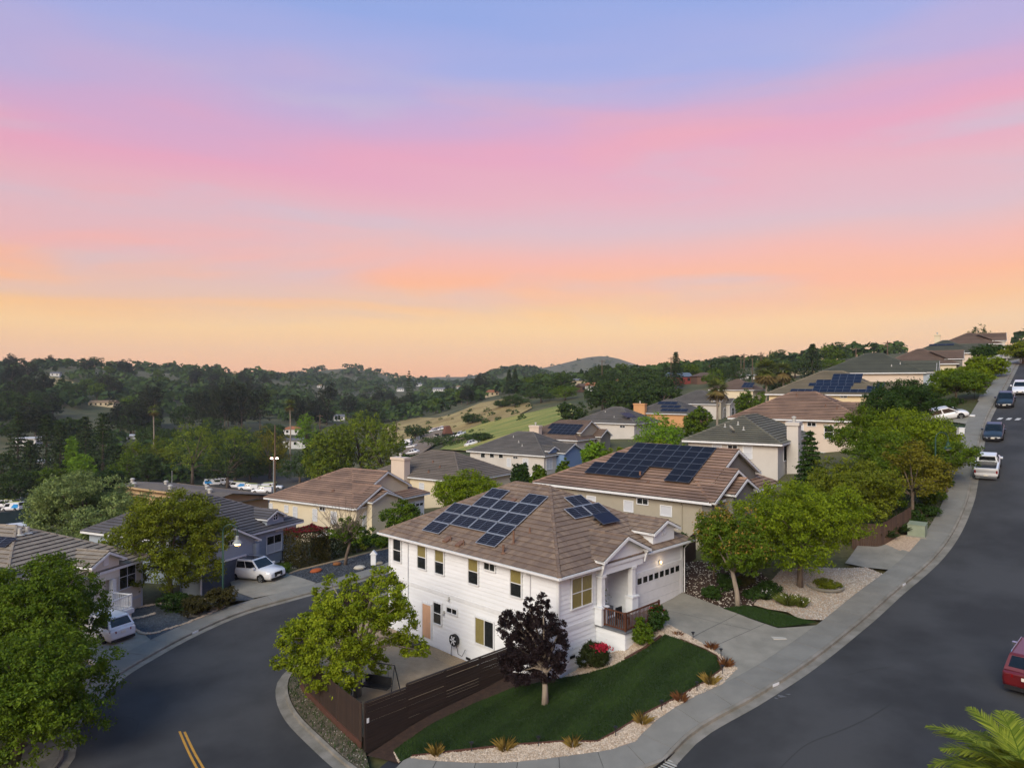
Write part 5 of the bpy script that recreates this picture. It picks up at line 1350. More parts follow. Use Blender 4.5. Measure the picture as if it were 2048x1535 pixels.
def scatter_in(poly, n, rng, hole=None):
    pa = np.array([p[:2] for p in poly]); lo, hi = pa.min(0), pa.max(0); out = np.zeros((0, 2))
    while len(out) < n:
        c = rng.uniform(lo, hi, (n * 2, 2)); k = inside(pa, c[:, 0], c[:, 1])
        if hole is not None: k &= ~inside(np.array([p[:2] for p in hole]), c[:, 0], c[:, 1])
        out = np.concatenate([out, c[k]])
    return out[:n]
def stones(name, poly, n, size, off, material, seed, hole=None, parent=None):
    """loose stones as squashed octahedra, one mesh"""
    rng = np.random.default_rng(seed); c = scatter_in(poly, n, rng, hole); z = ground(c[:, 0], c[:, 1]) + off
    base = np.array([(1, 0, 0), (0, 1, 0), (-1, 0, 0), (0, -1, 0), (0, 0, .7), (0, 0, -.5)], float)
    s = size * rng.uniform(.5, 1.3, (n, 1, 1)) * rng.uniform(.6, 1.2, (n, 1, 3)); a = rng.uniform(0, 6.28, n)
    v = base[None] * s + rng.normal(size=(n, 6, 3)) * size * .15
    ca, sa = np.cos(a)[:, None], np.sin(a)[:, None]
    x = v[..., 0] * ca - v[..., 1] * sa + c[:, 0][:, None]; y = v[..., 0] * sa + v[..., 1] * ca + c[:, 1][:, None]; zz = v[..., 2] + z[:, None]
    f = np.array([(0, 1, 4), (1, 2, 4), (2, 3, 4), (3, 0, 4)]); nf = n * 4
    F = (f[None] + (np.arange(n) * 6)[:, None, None]).reshape(-1)
    me = bpy.data.meshes.new(name); me.vertices.add(n * 6); me.vertices.foreach_set('co', np.stack([x, y, zz], -1).astype(np.float32).ravel())
    me.loops.add(nf * 3); me.loops.foreach_set('vertex_index', F.astype(np.int32)); me.polygons.add(nf); me.polygons.foreach_set('loop_start', np.arange(0, nf * 3, 3, dtype=np.int32)); me.update(calc_edges=True)
    me.materials.append(material); at = me.attributes.new('var', 'FLOAT', 'FACE'); at.data.foreach_set('value', np.repeat(rng.random(n), 4).astype(np.float32))
    o = new_obj(name, me, parent); o['kind'] = 'stuff'; return o
def grass(name, poly, n, h, material, seed, off=.0, label=None, hole=None, w=.02, stripe=None):
    rng = np.random.default_rng(seed); c = scatter_in(poly, n, rng, hole); z = ground(c[:, 0], c[:, 1]) + off
    a = rng.uniform(0, 6.28, n); hh = h * rng.uniform(.6, 1.3, n); ln = rng.uniform(.1, .7, n)
    if stripe:      # mown in passes: blades lean one way, then the other
        q = np.floor((c[:, 0] * stripe[0] + c[:, 1] * stripe[1]) / .95 + rng.normal(size=n) * .06).astype(int) % 2
        a = math.atan2(-stripe[0], stripe[1]) + np.where(q > 0, math.pi, 0) + rng.normal(size=n) * 1.35; ln = rng.uniform(.2, .8, n)
    dx, dy = np.cos(a), np.sin(a); A = np.stack([c[:, 0] - dy * w, c[:, 1] + dx * w, z], 1); B_ = np.stack([c[:, 0] + dy * w, c[:, 1] - dx * w, z], 1)
    T = np.stack([c[:, 0] + dx * hh * ln, c[:, 1] + dy * hh * ln, z + hh], 1)
    v = np.stack([A, B_, T], 1).reshape(-1, 3)
    me = bpy.data.meshes.new(name); me.vertices.add(n * 3); me.vertices.foreach_set('co', v.astype(np.float32).ravel()); me.loops.add(n * 3); me.loops.foreach_set('vertex_index', np.arange(n * 3, dtype=np.int32))
    me.polygons.add(n); me.polygons.foreach_set('loop_start', np.arange(0, n * 3, 3, dtype=np.int32)); me.update(calc_edges=True); me.materials.append(material)
    at = me.attributes.new('var', 'FLOAT', 'FACE'); at.data.foreach_set('value', rng.random(n).astype(np.float32))
    o = new_obj(name, me); tag(o, label, 'grass', kind='stuff'); return o

def offs_pts(line, d, u0, u1):
    """points of an offset kerb line between two indices"""
    return [tuple(p) for p in offset(line, d)[u0:u1]]
def near_i(line, p): return int(np.argmin(np.hypot(line[:, 0] - p[0], line[:, 1] - p[1])))
BACK = .5 + .165 + 1.55
# ------------------ main lot
lawn = px((787, 1505), (865, 1451), (951, 1410), (1026, 1379), (1100, 1364), (1173, 1351), (1224, 1336), (1269, 1314), (1313, 1283), (1330, 1273), (1361, 1283), (1412, 1304), (1434, 1316), (1443, 1343), (1412, 1367), (1354, 1400), (1293, 1430), (1235, 1466), (1195, 1488), (1122, 1488), (1019, 1495), (893, 1509), (824, 1517), (800, 1528))
i_a = near_i(REDGE, G(1464, 1350)); walk_r = offset(REDGE, BACK + .01); walk_c = offset(BLOCK, -(BACK + .01))
drive_pts = px((1475, 1340), (1440, 1312), (1395, 1284), (1345, 1257))
ia = near_i(walk_r, G(1466, 1346)); ic0 = near_i(walk_c, G(816, 1532)); ic1 = near_i(walk_c, walk_r[ia])
gravel_poly = [tuple(p) for p in walk_c[ic0:ic1:-1]] + drive_pts + px((1335, 1250), (1250, 1302), (1205, 1312), (1122, 1360)) + px((1100, 1366), (1026, 1381), (951, 1412), (865, 1453), (787, 1507), (797, 1530))
sheet('gravel_bed', gravel_poly, .125, m_gravel, .7)
sheet('lawn', lawn, .15, m_lawn, .7)
grass('lawn_grass', lawn, 76000, .07, m_grassblade, 5, .15, 'dark green mown lawn in front of the white corner house', w=.012, stripe=(-.707, .707))
stones('gravel', gravel_poly, 12000, .05, .14, m_stone, 6, hole=lawn); bpy.data.objects['gravel']['label'] = 'pinkish rock chips edging the front lawn'; bpy.data.objects['gravel']['category'] = 'gravel'
# brown edging strip of the lawn
ed = ribbon_mesh('lawn_edging', np.array(lawn[10:23]), -.03, .03, .2, .2, m_redboard, drop=.2); tag(ed, kind='structure')
bk = ribbon_mesh('brick_edging', np.array(px((1250, 1322), (1290, 1300), (1322, 1276))), -.08, .08, .2, .2, m_redboard, drop=.2); tag(bk, kind='structure')
F0 = Vector((-6.95, 33.7)); F1 = Vector((-.02, 40.63))
mulch = [tuple(F0 + Vector((.15, -.35))), *px((760, 1520), (800, 1530), (787, 1505), (865, 1451), (951, 1410), (1026, 1379), (1112, 1363)), (1.9, 38.8), tuple(F1 + Vector((.1, -.1)))]
sheet('mulch_bed', mulch, .11, m_mulch, .7)
def hpt(x, y): p = H.org + H.ex * x + H.ey * y; return (p.x, p.y)
dl = [hpt(7.15, .45), hpt(12.7, .45)] + px((1440, 1216), (1500, 1240), (1556, 1259))
jb = near_i(walk_r, G(1634, 1251))
drive = dl + [tuple(p) for p in walk_r[jb:ia - 4:-1]] + px((1464, 1344)) + drive_pts[1:]
dr = sheet('driveway', drive, .13, m_conc, .8)
for pa_, pb_ in (((1322, 1222), (1500, 1262)), ((1420, 1300), (1556, 1238)), ((1385, 1278), (1480, 1228))):
    ln = smooth_line(px(pa_, ((pa_[0] + pb_[0]) / 2, (pa_[1] + pb_[1]) / 2), pb_), .5); ribbon_mesh('joint', ln, -.012, .012, .135, .135, m_seal, parent=dr)
mb = MB(); p = G(1559, 1279); mb.box(p.x - .4, p.x + .35, p.y - .2, p.y + .25, p.z + .1, p.z + .142); mb.build('utility_cover', mat('pale_concrete', C('b0aca2'), .9), dr)
# yard right of the drive
gr2 = px((1507, 1212), (1535, 1172), (1562, 1142), (1634, 1136), (1732, 1136), (1766, 1150)) + [tuple(p) for p in walk_r[near_i(walk_r, G(1762, 1151)):jb:-1]] + px((1600, 1240), (1575, 1226), (1536, 1220))
sheet('gravel_yard', gr2, .11, m_gravel, .8)
stones('gravel_chips', gr2, 8000, .05, .125, m_stone_g, 8); tag(bpy.data.objects['gravel_chips'], 'pale gravel under the bright green street tree', 'gravel')
tri = px((1446, 1220), (1489, 1214), (1556, 1228), (1600, 1240), (1632, 1248), (1556, 1258))
sheet('grass_triangle', tri, .14, m_lawn, .6); grass('grass_strip', tri, 9000, .08, m_grass2, 9, .14, 'narrow dark grass wedge between driveway and gravel', w=.012)
shade = [hpt(12.9, 1), hpt(12.9, 9)] + px((1500, 1130), (1545, 1165), (1507, 1212), (1489, 1214), (1440, 1216))
sheet('shaded_bed', shade, .06, m_mulch, .8)
stones('bed_rubble', shade, 1500, .06, .07, m_stone_g, 77); tag(bpy.data.objects['bed_rubble'], 'scattered rubble in the shaded bed beside the garage', 'gravel')
wk_ = offset(REDGE, BACK - .1)
bd = px((1690, 1128), (1725, 1078), (1752, 1085)) + [tuple(p) for p in wk_[near_i(wk_, G(1806, 1102)):near_i(wk_, G(1764, 1150)):-1]] + px((1735, 1137))
sheet('uphill_driveway', bd, .12, m_conc, .8)
gr3 = px((1745, 1084), (1800, 1072)) + [tuple(p) for p in walk_r[near_i(walk_r, G(1842, 1072)):near_i(walk_r, G(1800, 1112)):-1]] + px((1795, 1106))
sheet('gravel_patch', gr3, .12, m_gravel, .6)
# verge along the upper sidewalk
iv0, iv1 = near_i(walk_r, G(1843, 1070)), near_i(walk_r, G(1935, 872))
verge = [tuple(p) for p in walk_r[iv0:iv1]] + [tuple(p) for p in offset(REDGE, BACK + 3.2)[iv1:iv0:-1]]
sheet('verge', verge, .1, m_dirt, 1.0); grass('verge_grass', verge, 15000, .14, m_grass2, 10, .1, 'rough grass verge beside the uphill sidewalk', w=.02)
td = px((1840, 838), (1908, 832), (1950, 834), (1941, 851), (1880, 843)); sheet('upper_driveway', td, .12, m_conc, 1.0)
tg = px((1890, 847), (1940, 852), (1934, 874), (1922, 866)); sheet('upper_lawn', tg, .1, m_lawn, 1.0)
td2 = px((1955, 802), (1960, 790), (1992, 787), (1975, 804)); sheet('top_driveway', td2, .12, m_conc, 1.0)
mb = ribbon_mesh('white_kerb', np.array(px((1896, 832), (1925, 833), (1950, 834))), -.12, .12, .3, .3, m_white, drop=.4); tag(mb, kind='structure')
# patio
patio = [tuple(F0 + Vector((.1, .55))), tuple(F1 + Vector((-.4, .1))), hpt(.45, 5), hpt(.45, 16), (-10.6, 50.6), (-12.6, 46.5), (-12.2, 43.0), (-11.2, 40.4)]
sheet('patio', patio, .08, m_patio, .8)
st = [hpt(.44, 4.2), hpt(.44, 11), hpt(-.6, 11), hpt(-.75, 4.6)]
sheet('side_gravel', st, .1, mat('tan_gravel', C('9a8468'), .95, C('ae9878'), scale=9, amt=.8, bump=.6, bscale=30, fine=.3), .5)
sg = MB(); p = hpt(-.55, 11.8); sg.box(p[0] - .7, p[0] + .7, p[1] - .35, p[1] + .35, gz(*p) - .2, gz(*p) + .38); o = sg.build('door_step', mat('dark_step', C('3f3a36'), .9), None); o.rotation_euler = (0, 0, 0); tag(o, 'dark stone step below the tan side door', 'step')
# strip between kerb and fence
ks = near_i(INNER, (-6.9, 31.6)); ke = near_i(INNER, (-13.2, 47.5))
fl = smooth_line([tuple(F0), (-8.9, 36.1), (-10.7, 38.6), (-12.0, 40.7), (-12.9, 43.4), (-13.1, 46.5), (-12.2, 50.0), (-10.2, 52.0)], .152)
strip = [tuple(p) for p in offset(INNER, -.72)[ks:ke]] + [tuple(p) for p in fl[near_i(fl, (-12.9, 47)):0:-1]] + [tuple(F0)]
sheet('planting_strip', strip, .1, m_dirt, .6)
stones('strip_stones', strip, 160, .04, .1, m_stone_g, 21); tag(bpy.data.objects['strip_stones'], 'loose stones on the bare strip beside the board fence', 'stones')
grass('strip_weeds', strip, 1100, .14, m_grass2, 22, .1, 'scattered weeds on the bare strip beside the board fence', w=.02)
# fences
ZT = CZ - 15.1
f = thing('slatted_fence', 'dark stained horizontal slat fence beside the purple tree', 'fence', (F0.x, F0.y, gz(F0.x, F0.y)), math.pi / 4)
zb_ = f.location.z; Lf = (F1 - F0).length; n_p = 4
for i in range(n_p):
    x0, x1 = Lf * i / n_p, Lf * (i + 1) / n_p; top = ZT - zb_ + (0 if i == 0 else .16)
    k = MB(); k.box(x0 - .05, x0 + .05, -.05, .05, -.6, top + .03); k.build('post', m_fence, f)
    z = top
    while z > -.45:
        b = MB(); b.box(x0 + .003, x1 - .003, -.075 + random.uniform(-.006, .006), -.052, z - .138, z); b.build('slat', m_fence, f); z -= .147 + random.choice((0, 0, 0, .006, .014))
    c = MB(); c.box(x0, x1 - .004, -.09, .06, top + .031, top + .065); c.build('cap_rail', m_fence, f)
k = MB(); k.box(Lf - .1, Lf, -.05, .05, -.6, ZT - zb_ + .2); k.build('post', m_fence, f)
f2 = thing('board_fence', 'brown vertical board fence curving along the lower street', 'fence', (F0.x, F0.y, gz(F0.x, F0.y)))
bw = None
zz_ = ground(fl[:, 0], fl[:, 1]); zs = np.convolve(np.pad(zz_, 12, mode='edge'), np.ones(25) / 25, 'valid')
for i in range(2, len(fl) - 1):
    a, b = fl[i], fl[i + 1]; d = b - a; an = math.atan2(d[1], d[0])
    if bw is None:
        q = MB(); q.box(.004, .147, -.012, .012, -2.6, 0); bw = q.mesh('board', m_fence_v)
    o = new_obj('board', bw, f2); t = min(max(zs[i] + 1.95, ZT - .1), ZT + .25)
    o.location = (a[0] - F0.x, a[1] - F0.y, t - f2.location.z + random.uniform(-.015, .015)); o.rotation_euler = (0, 0, an)
rb = ribbon_mesh('retaining_board', fl[2:60], .015, .07, .42, .42, m_redboard, drop=.6); rb.parent = f2; rb.location = -f2.location
for i in range(3, 70, 16):
    q = MB(); p = fl[i]; q.box(-.05, .05, -.05, .05, -2.2, .02); o = q.build('post', m_fence_v, f2, loc=(p[0] - F0.x, p[1] - F0.y, max(zs[i] + 1.95, ZT - .1) - f2.location.z))
q = MB(); q.box(-.07, .05, -.115, -.095, 1.2, 1.42); q.build('sign_plate', m_white, f, loc=(.1, 0, .25))
# fence uphill, behind the street trees
f3 = thing('uphill_fence', 'weathered upright board fence below the olive street tree', 'fence', (0, 0, 0))
l3 = smooth_line(px((1704, 1092), (1735, 1094), (1763, 1093), (1800, 1072), (1822, 1058)), .16); z3_ = ground(l3[:, 0], l3[:, 1])
f3.location = (l3[0][0], l3[0][1], z3_[0]); bw = None
mf3 = mat('weathered_fence', C('5a4638'), .85, C('3c2e26'), scale=3, objrand=.6, stretch=(4, 4, .5))
for i in range(len(l3) - 1):
    d = l3[i + 1] - l3[i]
    if bw is None: q = MB(); q.box(.004, .154, -.012, .012, -2.4, 0); bw = q.mesh('board', mf3)
    o = new_obj('board', bw, f3); o.location = (l3[i][0] - l3[0][0], l3[i][1] - l3[0][1], z3_[i] + 1.85 - z3_[0] + random.uniform(-.02, .02)); o.rotation_euler = (0, 0, math.atan2(d[1], d[0]))
# ------------------ left street yards
ld = px((150, 1300), (205, 1262), (250, 1260), (289, 1270)) + [tuple(p) for p in offset(LOUT, -(BACK + .01))[near_i(LOUT, G(318, 1290)):near_i(LOUT, G(190, 1365))]] + px((168, 1330))
sheet('left_driveway', ld, .12, m_conc, .8)
wl = offset(LOUT, -(BACK + .01))
slate = px((254, 1252), (289, 1268)) + [tuple(p) for p in wl[near_i(wl, G(300, 1274)):near_i(wl, G(447, 1218)):-1]] + px((449, 1212), (421, 1200), (375, 1203), (312, 1210), (273, 1217), (257, 1240))
sheet('slate_yard', slate, .12, m_slate, .8); stones('slate_chips', slate, 5000, .05, .125, m_slatestone, 12); tag(bpy.data.objects['slate_chips'], 'blue-grey slate chips in the yard by the green lamp post', 'gravel')
m_flag = mat('flagstone', C('a08a6a'), .9, C('b8a484'), scale=3)
for i, (u, v) in enumerate(((344, 1212), (365, 1212.5), (386, 1214), (405, 1216.5), (426, 1221))):
    p = G(u, v); mb = MB(); pts = [(math.cos(a) * .55 * random.uniform(.85, 1.05), math.sin(a) * .4 * random.uniform(.85, 1.05), 0) for a in np.linspace(0.4, 6.68, 8)[:-1]]
    mb.prism(pts, (0, 0, .05)); tag(mb.build('stepping_stone', m_flag, loc=(p.x, p.y, p.z + .12)), ('tan stepping stone farthest from the green lamp post', 'tan stepping stone, second from the far end of the slate path', 'middle tan stepping stone of the slate path', 'tan stepping stone, second nearest the green lamp post', 'tan stepping stone nearest the green lamp post')[i], 'stepping stone', 'stepping stones in the slate yard')
for u, v, l in ((386, 1233, 'grey round stepping slab in the slate chips'), (408, 1231, 'pale slab at the edge of the slate chips')):
    p = G(u, v); mb = MB(); mb.prism([(math.cos(a) * .6, math.sin(a) * .42, 0) for a in np.linspace(0, 6.283, 9)[:-1]], (0, 0, .05)); tag(mb.build('stepping_slab', m_conc, loc=(p.x, p.y, p.z + .12)), l, 'stepping stone')
def stone_row(label, pts, n, size, seed, name='stone_border'):
    rng = np.random.default_rng(seed); ln = smooth_line(pts, .05); root = thing(name, label, 'stone edging', (*ln[0], gz(*ln[0])))
    ico = MB(); ico.lathe([(0, -.5), (.8, -.3), (1, .1), (.6, .6), (0, .7)], (0, 0, 0), 7); me_ = ico.mesh('stone', m_stone, False)
    for i in range(n):
        p = ln[int(i * (len(ln) - 1) / max(1, n - 1))] + rng.normal(size=2) * .03
        o = new_obj('stone', me_, root); s = size * rng.uniform(.7, 1.3); o.location = (p[0] - root.location.x, p[1] - root.location.y, gz(*p) + .15 - root.location.z); o.scale = (s * 1.2, s * .9, s * .7); o.rotation_euler = (0, 0, rng.uniform(0, 6.28))
stone_row('row of pale stones edging the slate yard along the sidewalk', px((258, 1256), (289, 1270), (318, 1266), (351, 1256), (395, 1240), (425, 1227), (447, 1216)), 46, .13, 3)
stone_row('curved row of pale stones below the white porch', px((266, 1240), (285, 1236), (308, 1230)), 14, .15, 4)
stone_row('low stone edge behind the slate yard', px((273, 1218), (312, 1211), (345, 1207), (375, 1203), (421, 1201)), 26, .15, 5)
stone_row('pale stones at the foot of the left driveway', px((172, 1322), (186, 1330), (188, 1342)), 9, .2, 6)
bd2 = px((448, 1142), (500, 1128), (562, 1140), (579, 1150), (632, 1167)) + [tuple(p) for p in wl[near_i(wl, G(640, 1170)):near_i(wl, G(530, 1202))]] + px((507, 1198), (468, 1184))
sheet('garage_driveway', bd2, .12, m_conc, .8)
dk2 = px((468, 1185), (508, 1199)) + [tuple(p) for p in wl[near_i(wl, G(506, 1205)):near_i(wl, G(462, 1216))]] + px((448, 1205), (455, 1195)); sheet('dark_gravel_wedge', dk2, .12, m_slate, .8)
wf = offset(LFAR2, BACK + .01)
mul2 = px((578, 1150), (600, 1142), (640, 1132), (689, 1120), (735, 1108), (800, 1092)) + [tuple(p) for p in wf[12:0:-1]] + [tuple(p) for p in wl[0:near_i(wl, G(635, 1167))]] + px((630, 1166))
sheet('dark_mulch_bed', mul2, .12, m_mulch_d, .8); stones('dark_chips', mul2, 4000, .055, .125, m_slatestone, 14); tag(bpy.data.objects['dark_chips'], 'near-black bark and slate chips below the red-topped hedge', 'gravel')
ln = smooth_line(px((578, 1150), (600, 1142), (640, 1132), (689, 1120), (735, 1108), (778, 1098)), .6); e = ribbon_mesh('bed_edging', ln, -.06, .06, .22, .22, m_flag, drop=.3); tag(e, kind='structure')
for u, v, c, l, s in ((632, 1145, 'a0522a', 'rust-orange boulder on the dark chips', .42), (674, 1131, '8a5a34', 'brown boulder on the dark chips near the bare tree', .4), (719, 1139, 'b8b4a8', 'flat pale rock on the dark chips', .45), (757, 1130, '8a8474', 'grey rock beside the white post', .35), (1222, 1295, '7a8086', 'blue-grey ornament beside the round red-flowered bush', .3)):
    p = G(u, v); mb = MB(); mb.lathe([(0, -.4), (.9, -.2), (1, .1), (.75, .45), (.3, .6), (0, .62)], (0, 0, 0), 9); o = mb.build('boulder', mat('rock_' + c, C(c), .9, C(c, .7), scale=3), loc=(p.x, p.y, p.z + .2)); o.scale = (s * 1.3, s, s * .8); o.rotation_euler = (0, .1, u); tag(o, l, 'boulder')
p = G(747, 1131); r_ = thing('address_post', 'white post with arrow-shaped top on the dark chips', 'post', (p.x, p.y, p.z + .1))
q = MB(); q.box(-.22, .22, -.14, .14, 0, .95); q.build('post_body', m_white, r_); q = MB(); q.prism([(-.34, -.2, .951), (.34, -.2, .951), (0, -.2, 1.35)], (0, .4, 0)); q.build('post_cap', m_white, r_)
# house numbers on the kerbs: small white plates
for u, v, l, t_ in ((677, 1166, 'white house-number plate on the kerb by the garage driveway', 0), (397, 1260, 'white house-number plate on the kerb by the slate yard', 0), (130, 1478, 'white house-number plate on the kerb under the left tree', 0), (1547, 1362, 'white house-number plate on the kerb by the corner-house driveway', 1), (1806, 1168, 'small white house-number plate on the uphill kerb', 1)):
    ln = REDGE if t_ else LOUT; sgn = 1 if t_ else -1; p = G(u, v); i = near_i(offset(ln, sgn * .5), p); c = offset(ln, sgn * .498)[i]; nn2 = normals(ln)[i] * sgn
    o = new_obj('kerb_plate', None); q = MB(); q.box(-.26, .26, -.012, 0, -.07, .07); o = q.build('kerb_plate', m_white, loc=(c[0], c[1], gz(*c) + .06)); o.rotation_euler = (0, 0, math.atan2(nn2[1], nn2[0]) - math.pi / 2); tag(o, l, 'kerb plate')
for o in [o for o in bpy.data.objects if o.name.startswith('kerb_plate') and o.type == 'EMPTY']: bpy.data.objects.remove(o)
# storm drain at the corner
i = near_i(REDGE, G(1335, 1515)); c = REDGE[i]; nn2 = normals(REDGE)[i]; an = math.atan2(nn2[1], nn2[0]) - math.pi / 2
rt = thing('storm_drain', 'metal storm drain grate in the gutter at the bottom corner', 'drain', (c[0] + nn2[0] * .25, c[1] + nn2[1] * .25, gz(*c) + .02), an)
q = MB(); q.box(-.9, .9, -.32, .25, -.2, .004); q.build('pit', m_dark, rt)
for j in range(9): q = MB(); q.box(-.86 + j * .2, -.78 + j * .2, -.3, .23, .005, .03); q.build('grate_bar', m_greyvent, rt)
q = MB(); q.box(-1.0, 1.0, .24, .27, .0, .13); q.build('kerb_opening', m_dark, rt)

sf = thing('side_fence', 'dark board fence in the shade between the white and taupe houses', 'fence', (*hpt(12.9, 2.6), gz(*hpt(12.9, 2.6))), math.pi / 2 - H.th)
q = MB(); q.box(.004, .147, -.012, .012, -.6, 1.75); bw = q.mesh('board', m_fence_v)
for i in range(34):
    o = new_obj('board', bw, sf); wpt = hpt(12.9 + i * .152, 2.6); o.location = (i * .152, 0, gz(*wpt) - sf.location.z + random.uniform(-.02, .02))
# ---------------------------------------------------------------- trees and shrubs close by
def at(u, v, d=None):
    if d is None: p = G(u, v)
    else: p = gp(u, d)
    return (p.x, p.y, p.z)
# patio tree: several leaning limbs, loose yellow-green crown
b = at(715, 1393)
lb = []
for u, v, r, dd in ((690, 1215, 1.25, 0), (770, 1190, 1.3, 0.6), (640, 1245, 1.25, -.4), (590, 1275, 1.0, -.3), (605, 1255, .9, .8), (660, 1290, 1.35, -1.2), (725, 1260, 1.4, -.8), (790, 1245, 1.2, .2), (825, 1290, .75, .6), (640, 1340, 1.2, -1.0), (700, 1330, 1.1, -1.6), (610, 1320, .95, -.6), (560, 1322, .5, .6), (585, 1312, .55, .3), (700, 1165, .6, .8), (640, 1195, .7, 1.0), (765, 1150, .75, .8), (735, 1300, 1.0, .4), (790, 1215, .9, -.6), (680, 1370, .75, -1.6), (660, 1160, .4, 1.2), (845, 1300, .45, .4), (760, 1330, .6, 1.0), (650, 1225, 1.0, 1.2)):
    p = P(u, v, b[1] + dd); lb.append((p.x - b[0], p.y - b[1], p.z - b[2], r, r, r * .85))
tree('patio_tree', 'large yellow-green tree leaning over the board fence beside the patio', b, 4, 5, 1.6, 'patio', 46000, .15, 11, lobes=lb, trunk_r=.2, bark=m_bark_pale, sub=46, clump=.11, tips=24, fill=.4)
b = at(1090, 1411)
lb = []
for u, v, r, rz in ((1062, 1300, .75, .8), (1020, 1262, .55, .8), (1035, 1300, .75, .9), (1085, 1250, .7, .9), (1085, 1205, .28, .55), (1058, 1213, .22, .45), (1110, 1290, .55, .8), (1045, 1345, .8, .6), (1090, 1335, .7, .6), (1012, 1240, .3, .4), (1040, 1238, .3, .4), (1120, 1265, .3, .6), (1075, 1270, .6, .9), (1022, 1330, .55, .6), (1118, 1320, .3, .5)):
    p = P(u, v, b[1]); lb.append((p.x - b[0], random.uniform(-.5, .5), p.z - b[2], r * 1.12, r * 1.12, rz * 1.1))
tree('plum_tree', 'dark purple-leaved tree with pale trunk standing on the front lawn', b, 2, 4, 1.0, 'plum', 48000, .115, 12, lobes=lb, trunk_r=.17, bark=m_bark_pale, sub=40, clump=.12, tips=15)
tree('orange_tip_tree', 'green tree with orange young leaves beside the garage driveway', at(1477, 1214), 2.4, 4.2, 1.5, 'mid', 24000, .16, 13, k=20, lobe=.4, trunk_r=.17, bark=m_bark_pale, extra=('orange', .06, .45), sub=30, clump=.13, lean=(-.4, .3))
tree('street_tree', 'broad bright green tree on the pale gravel yard', at(1600, 1176), 4.6, 5.4, 1.3, 'bright', 50000, .16, 14, k=30, lobe=.36, trunk_r=.2, sub=36, clump=.12, lean=(.2, .4), sy=.85)
tree('olive_street_tree', 'olive-yellow round tree behind the upright board fence', at(1700, 1076), 3.6, 4.6, 1.6, 'olive', 22000, .2, 15, k=24, lobe=.38, sub=30, clump=.13)
tree('bronze_tree', 'thin golden-brown tree between the street trees uphill', at(1825, 1040), 2.9, 5.6, 1.0, 'gold', 9000, .2, 16, k=20, lobe=.34, sub=16, clump=.2)
tree('lime_hill_tree', 'wide yellow-green tree crown behind the uphill lamp post', gp(1810, 70), 5.2, 4.2, 1.6, 'bright', 24000, .2, 17, k=26, lobe=.34, sub=30, sy=.7)
tree('mid_hill_tree', 'dense mid-green tree between the two street trees uphill', gp(1765, 66), 3.0, 4.4, 1.0, 'mid', 16000, .2, 18, k=18)
tree('dark_hill_tree', 'dark leafy tree in front of the pale house wall uphill', gp(1722, 72), 2.8, 4.6, 1.4, 'mid', 14000, .2, 19, k=16)
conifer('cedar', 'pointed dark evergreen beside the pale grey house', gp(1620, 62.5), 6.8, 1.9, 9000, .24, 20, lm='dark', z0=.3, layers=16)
tree('sidewalk_tree', 'wispy tree reaching over the uphill sidewalk near the white pickup', gp(1892, 63.5), 2.5, 3.2, 1.9, 'mid', 7000, .18, 21, k=15, lobe=.3, sub=12, clump=.2, lean=(.5, 0), trunk_r=.09)
tree('entry_laurel', 'small dark shrub-like tree between the white and taupe houses', gp(1335, 49.5), 1.5, 2.6, .8, 'dark', 7000, .17, 22, k=12)
tree('entry_laurel', 'narrow green tree at the taupe house window', gp(1300, 50.5), .9, 2.2, .8, 'mid', 4000, .17, 23, k=9)
tree('golden_young_tree', 'sparse golden-tipped young tree before the arched window', gp(1428, 48.5), 1.4, 3.6, 1.4, 'olive', 5000, .17, 24, k=10, extra=('orange', .12, .3), trunk_r=.07)
tree('hill_oak', 'dark spreading tree beside the uphill driveway with the white car', gp(1800, 84), 3.9, 5.6, 1.2, 'dark', 16000, .26, 25, k=20)
tree('hill_oak', 'grey-green spreading tree along the upper sidewalk', gp(1912, 93), 3.6, 3.2, .8, 'mid', 12000, .26, 26, k=18)
tree('hilltop_lime_tree', 'bright yellow-green tree near the top of the street', gp(1925, 102), 3.4, 2.8, .7, 'bright', 12000, .28, 27, k=18)
tree('hilltop_lime_tree', 'yellow-green tree beside the white gazebo', gp(1975, 106), 2.8, 2.8, .6, 'bright', 12000, .28, 28, k=18)
tree('hilltop_tree', 'dark tree behind the white gazebo', gp(1985, 135), 3.4, 3.0, .8, 'dark', 9000, .32, 29, k=16)
tree('hilltop_tree', 'green tree at the right edge near the hilltop', gp(2046, 116), 3.4, 2.8, .6, 'olive', 9000, .32, 30, k=16)
shrub('low_hill_shrub', 'low dark shrubs under the spreading tree uphill', gp(1870, 92), 5.0, 2.2, 1.8, 'dark', 7000, .24, 31)
shrub('low_hill_shrub', 'green shrubs below the dark-green-roofed house', gp(1845, 104), 5.0, 2.2, 2.2, 'mid', 7000, .26, 32)
# left side
bl = gp(72, 41.5); tree('left_street_tree', 'large dense green tree in front of the tan house', (bl.x, bl.y, bl.z), 3.8, 6.2, 1.1, 'mid', 52000, .17, 33, k=34, lobe=.34, trunk_r=.24, sub=40, clump=.12, lean=(.2, 0))
bl = gp(40, 34.5); tree('left_corner_tree', 'dense green tree filling the lower left corner', (bl.x, bl.y, bl.z), 4.2, 6.0, -.3, 'mid', 56000, .17, 34, k=34, lobe=.34, trunk_r=.24, sub=40, clump=.12, lean=(.2, .2))
tree('feathery_tree', 'tall feathery yellow-green tree between the tan and blue-grey houses', gp(340, 57.5), 4.5, 8.2, .1, 'olive', 56000, .19, 35, k=34, lobe=.33, trunk_r=.24, sub=40, clump=.12)
tree('windblown_tree', 'pale grey-green tree behind the tan house roof', gp(178, 76), 6.0, 8.4, 1.0, 'silver', 40000, .26, 36, k=38, lobe=.3, trunk_r=.28, sub=34, clump=.13)
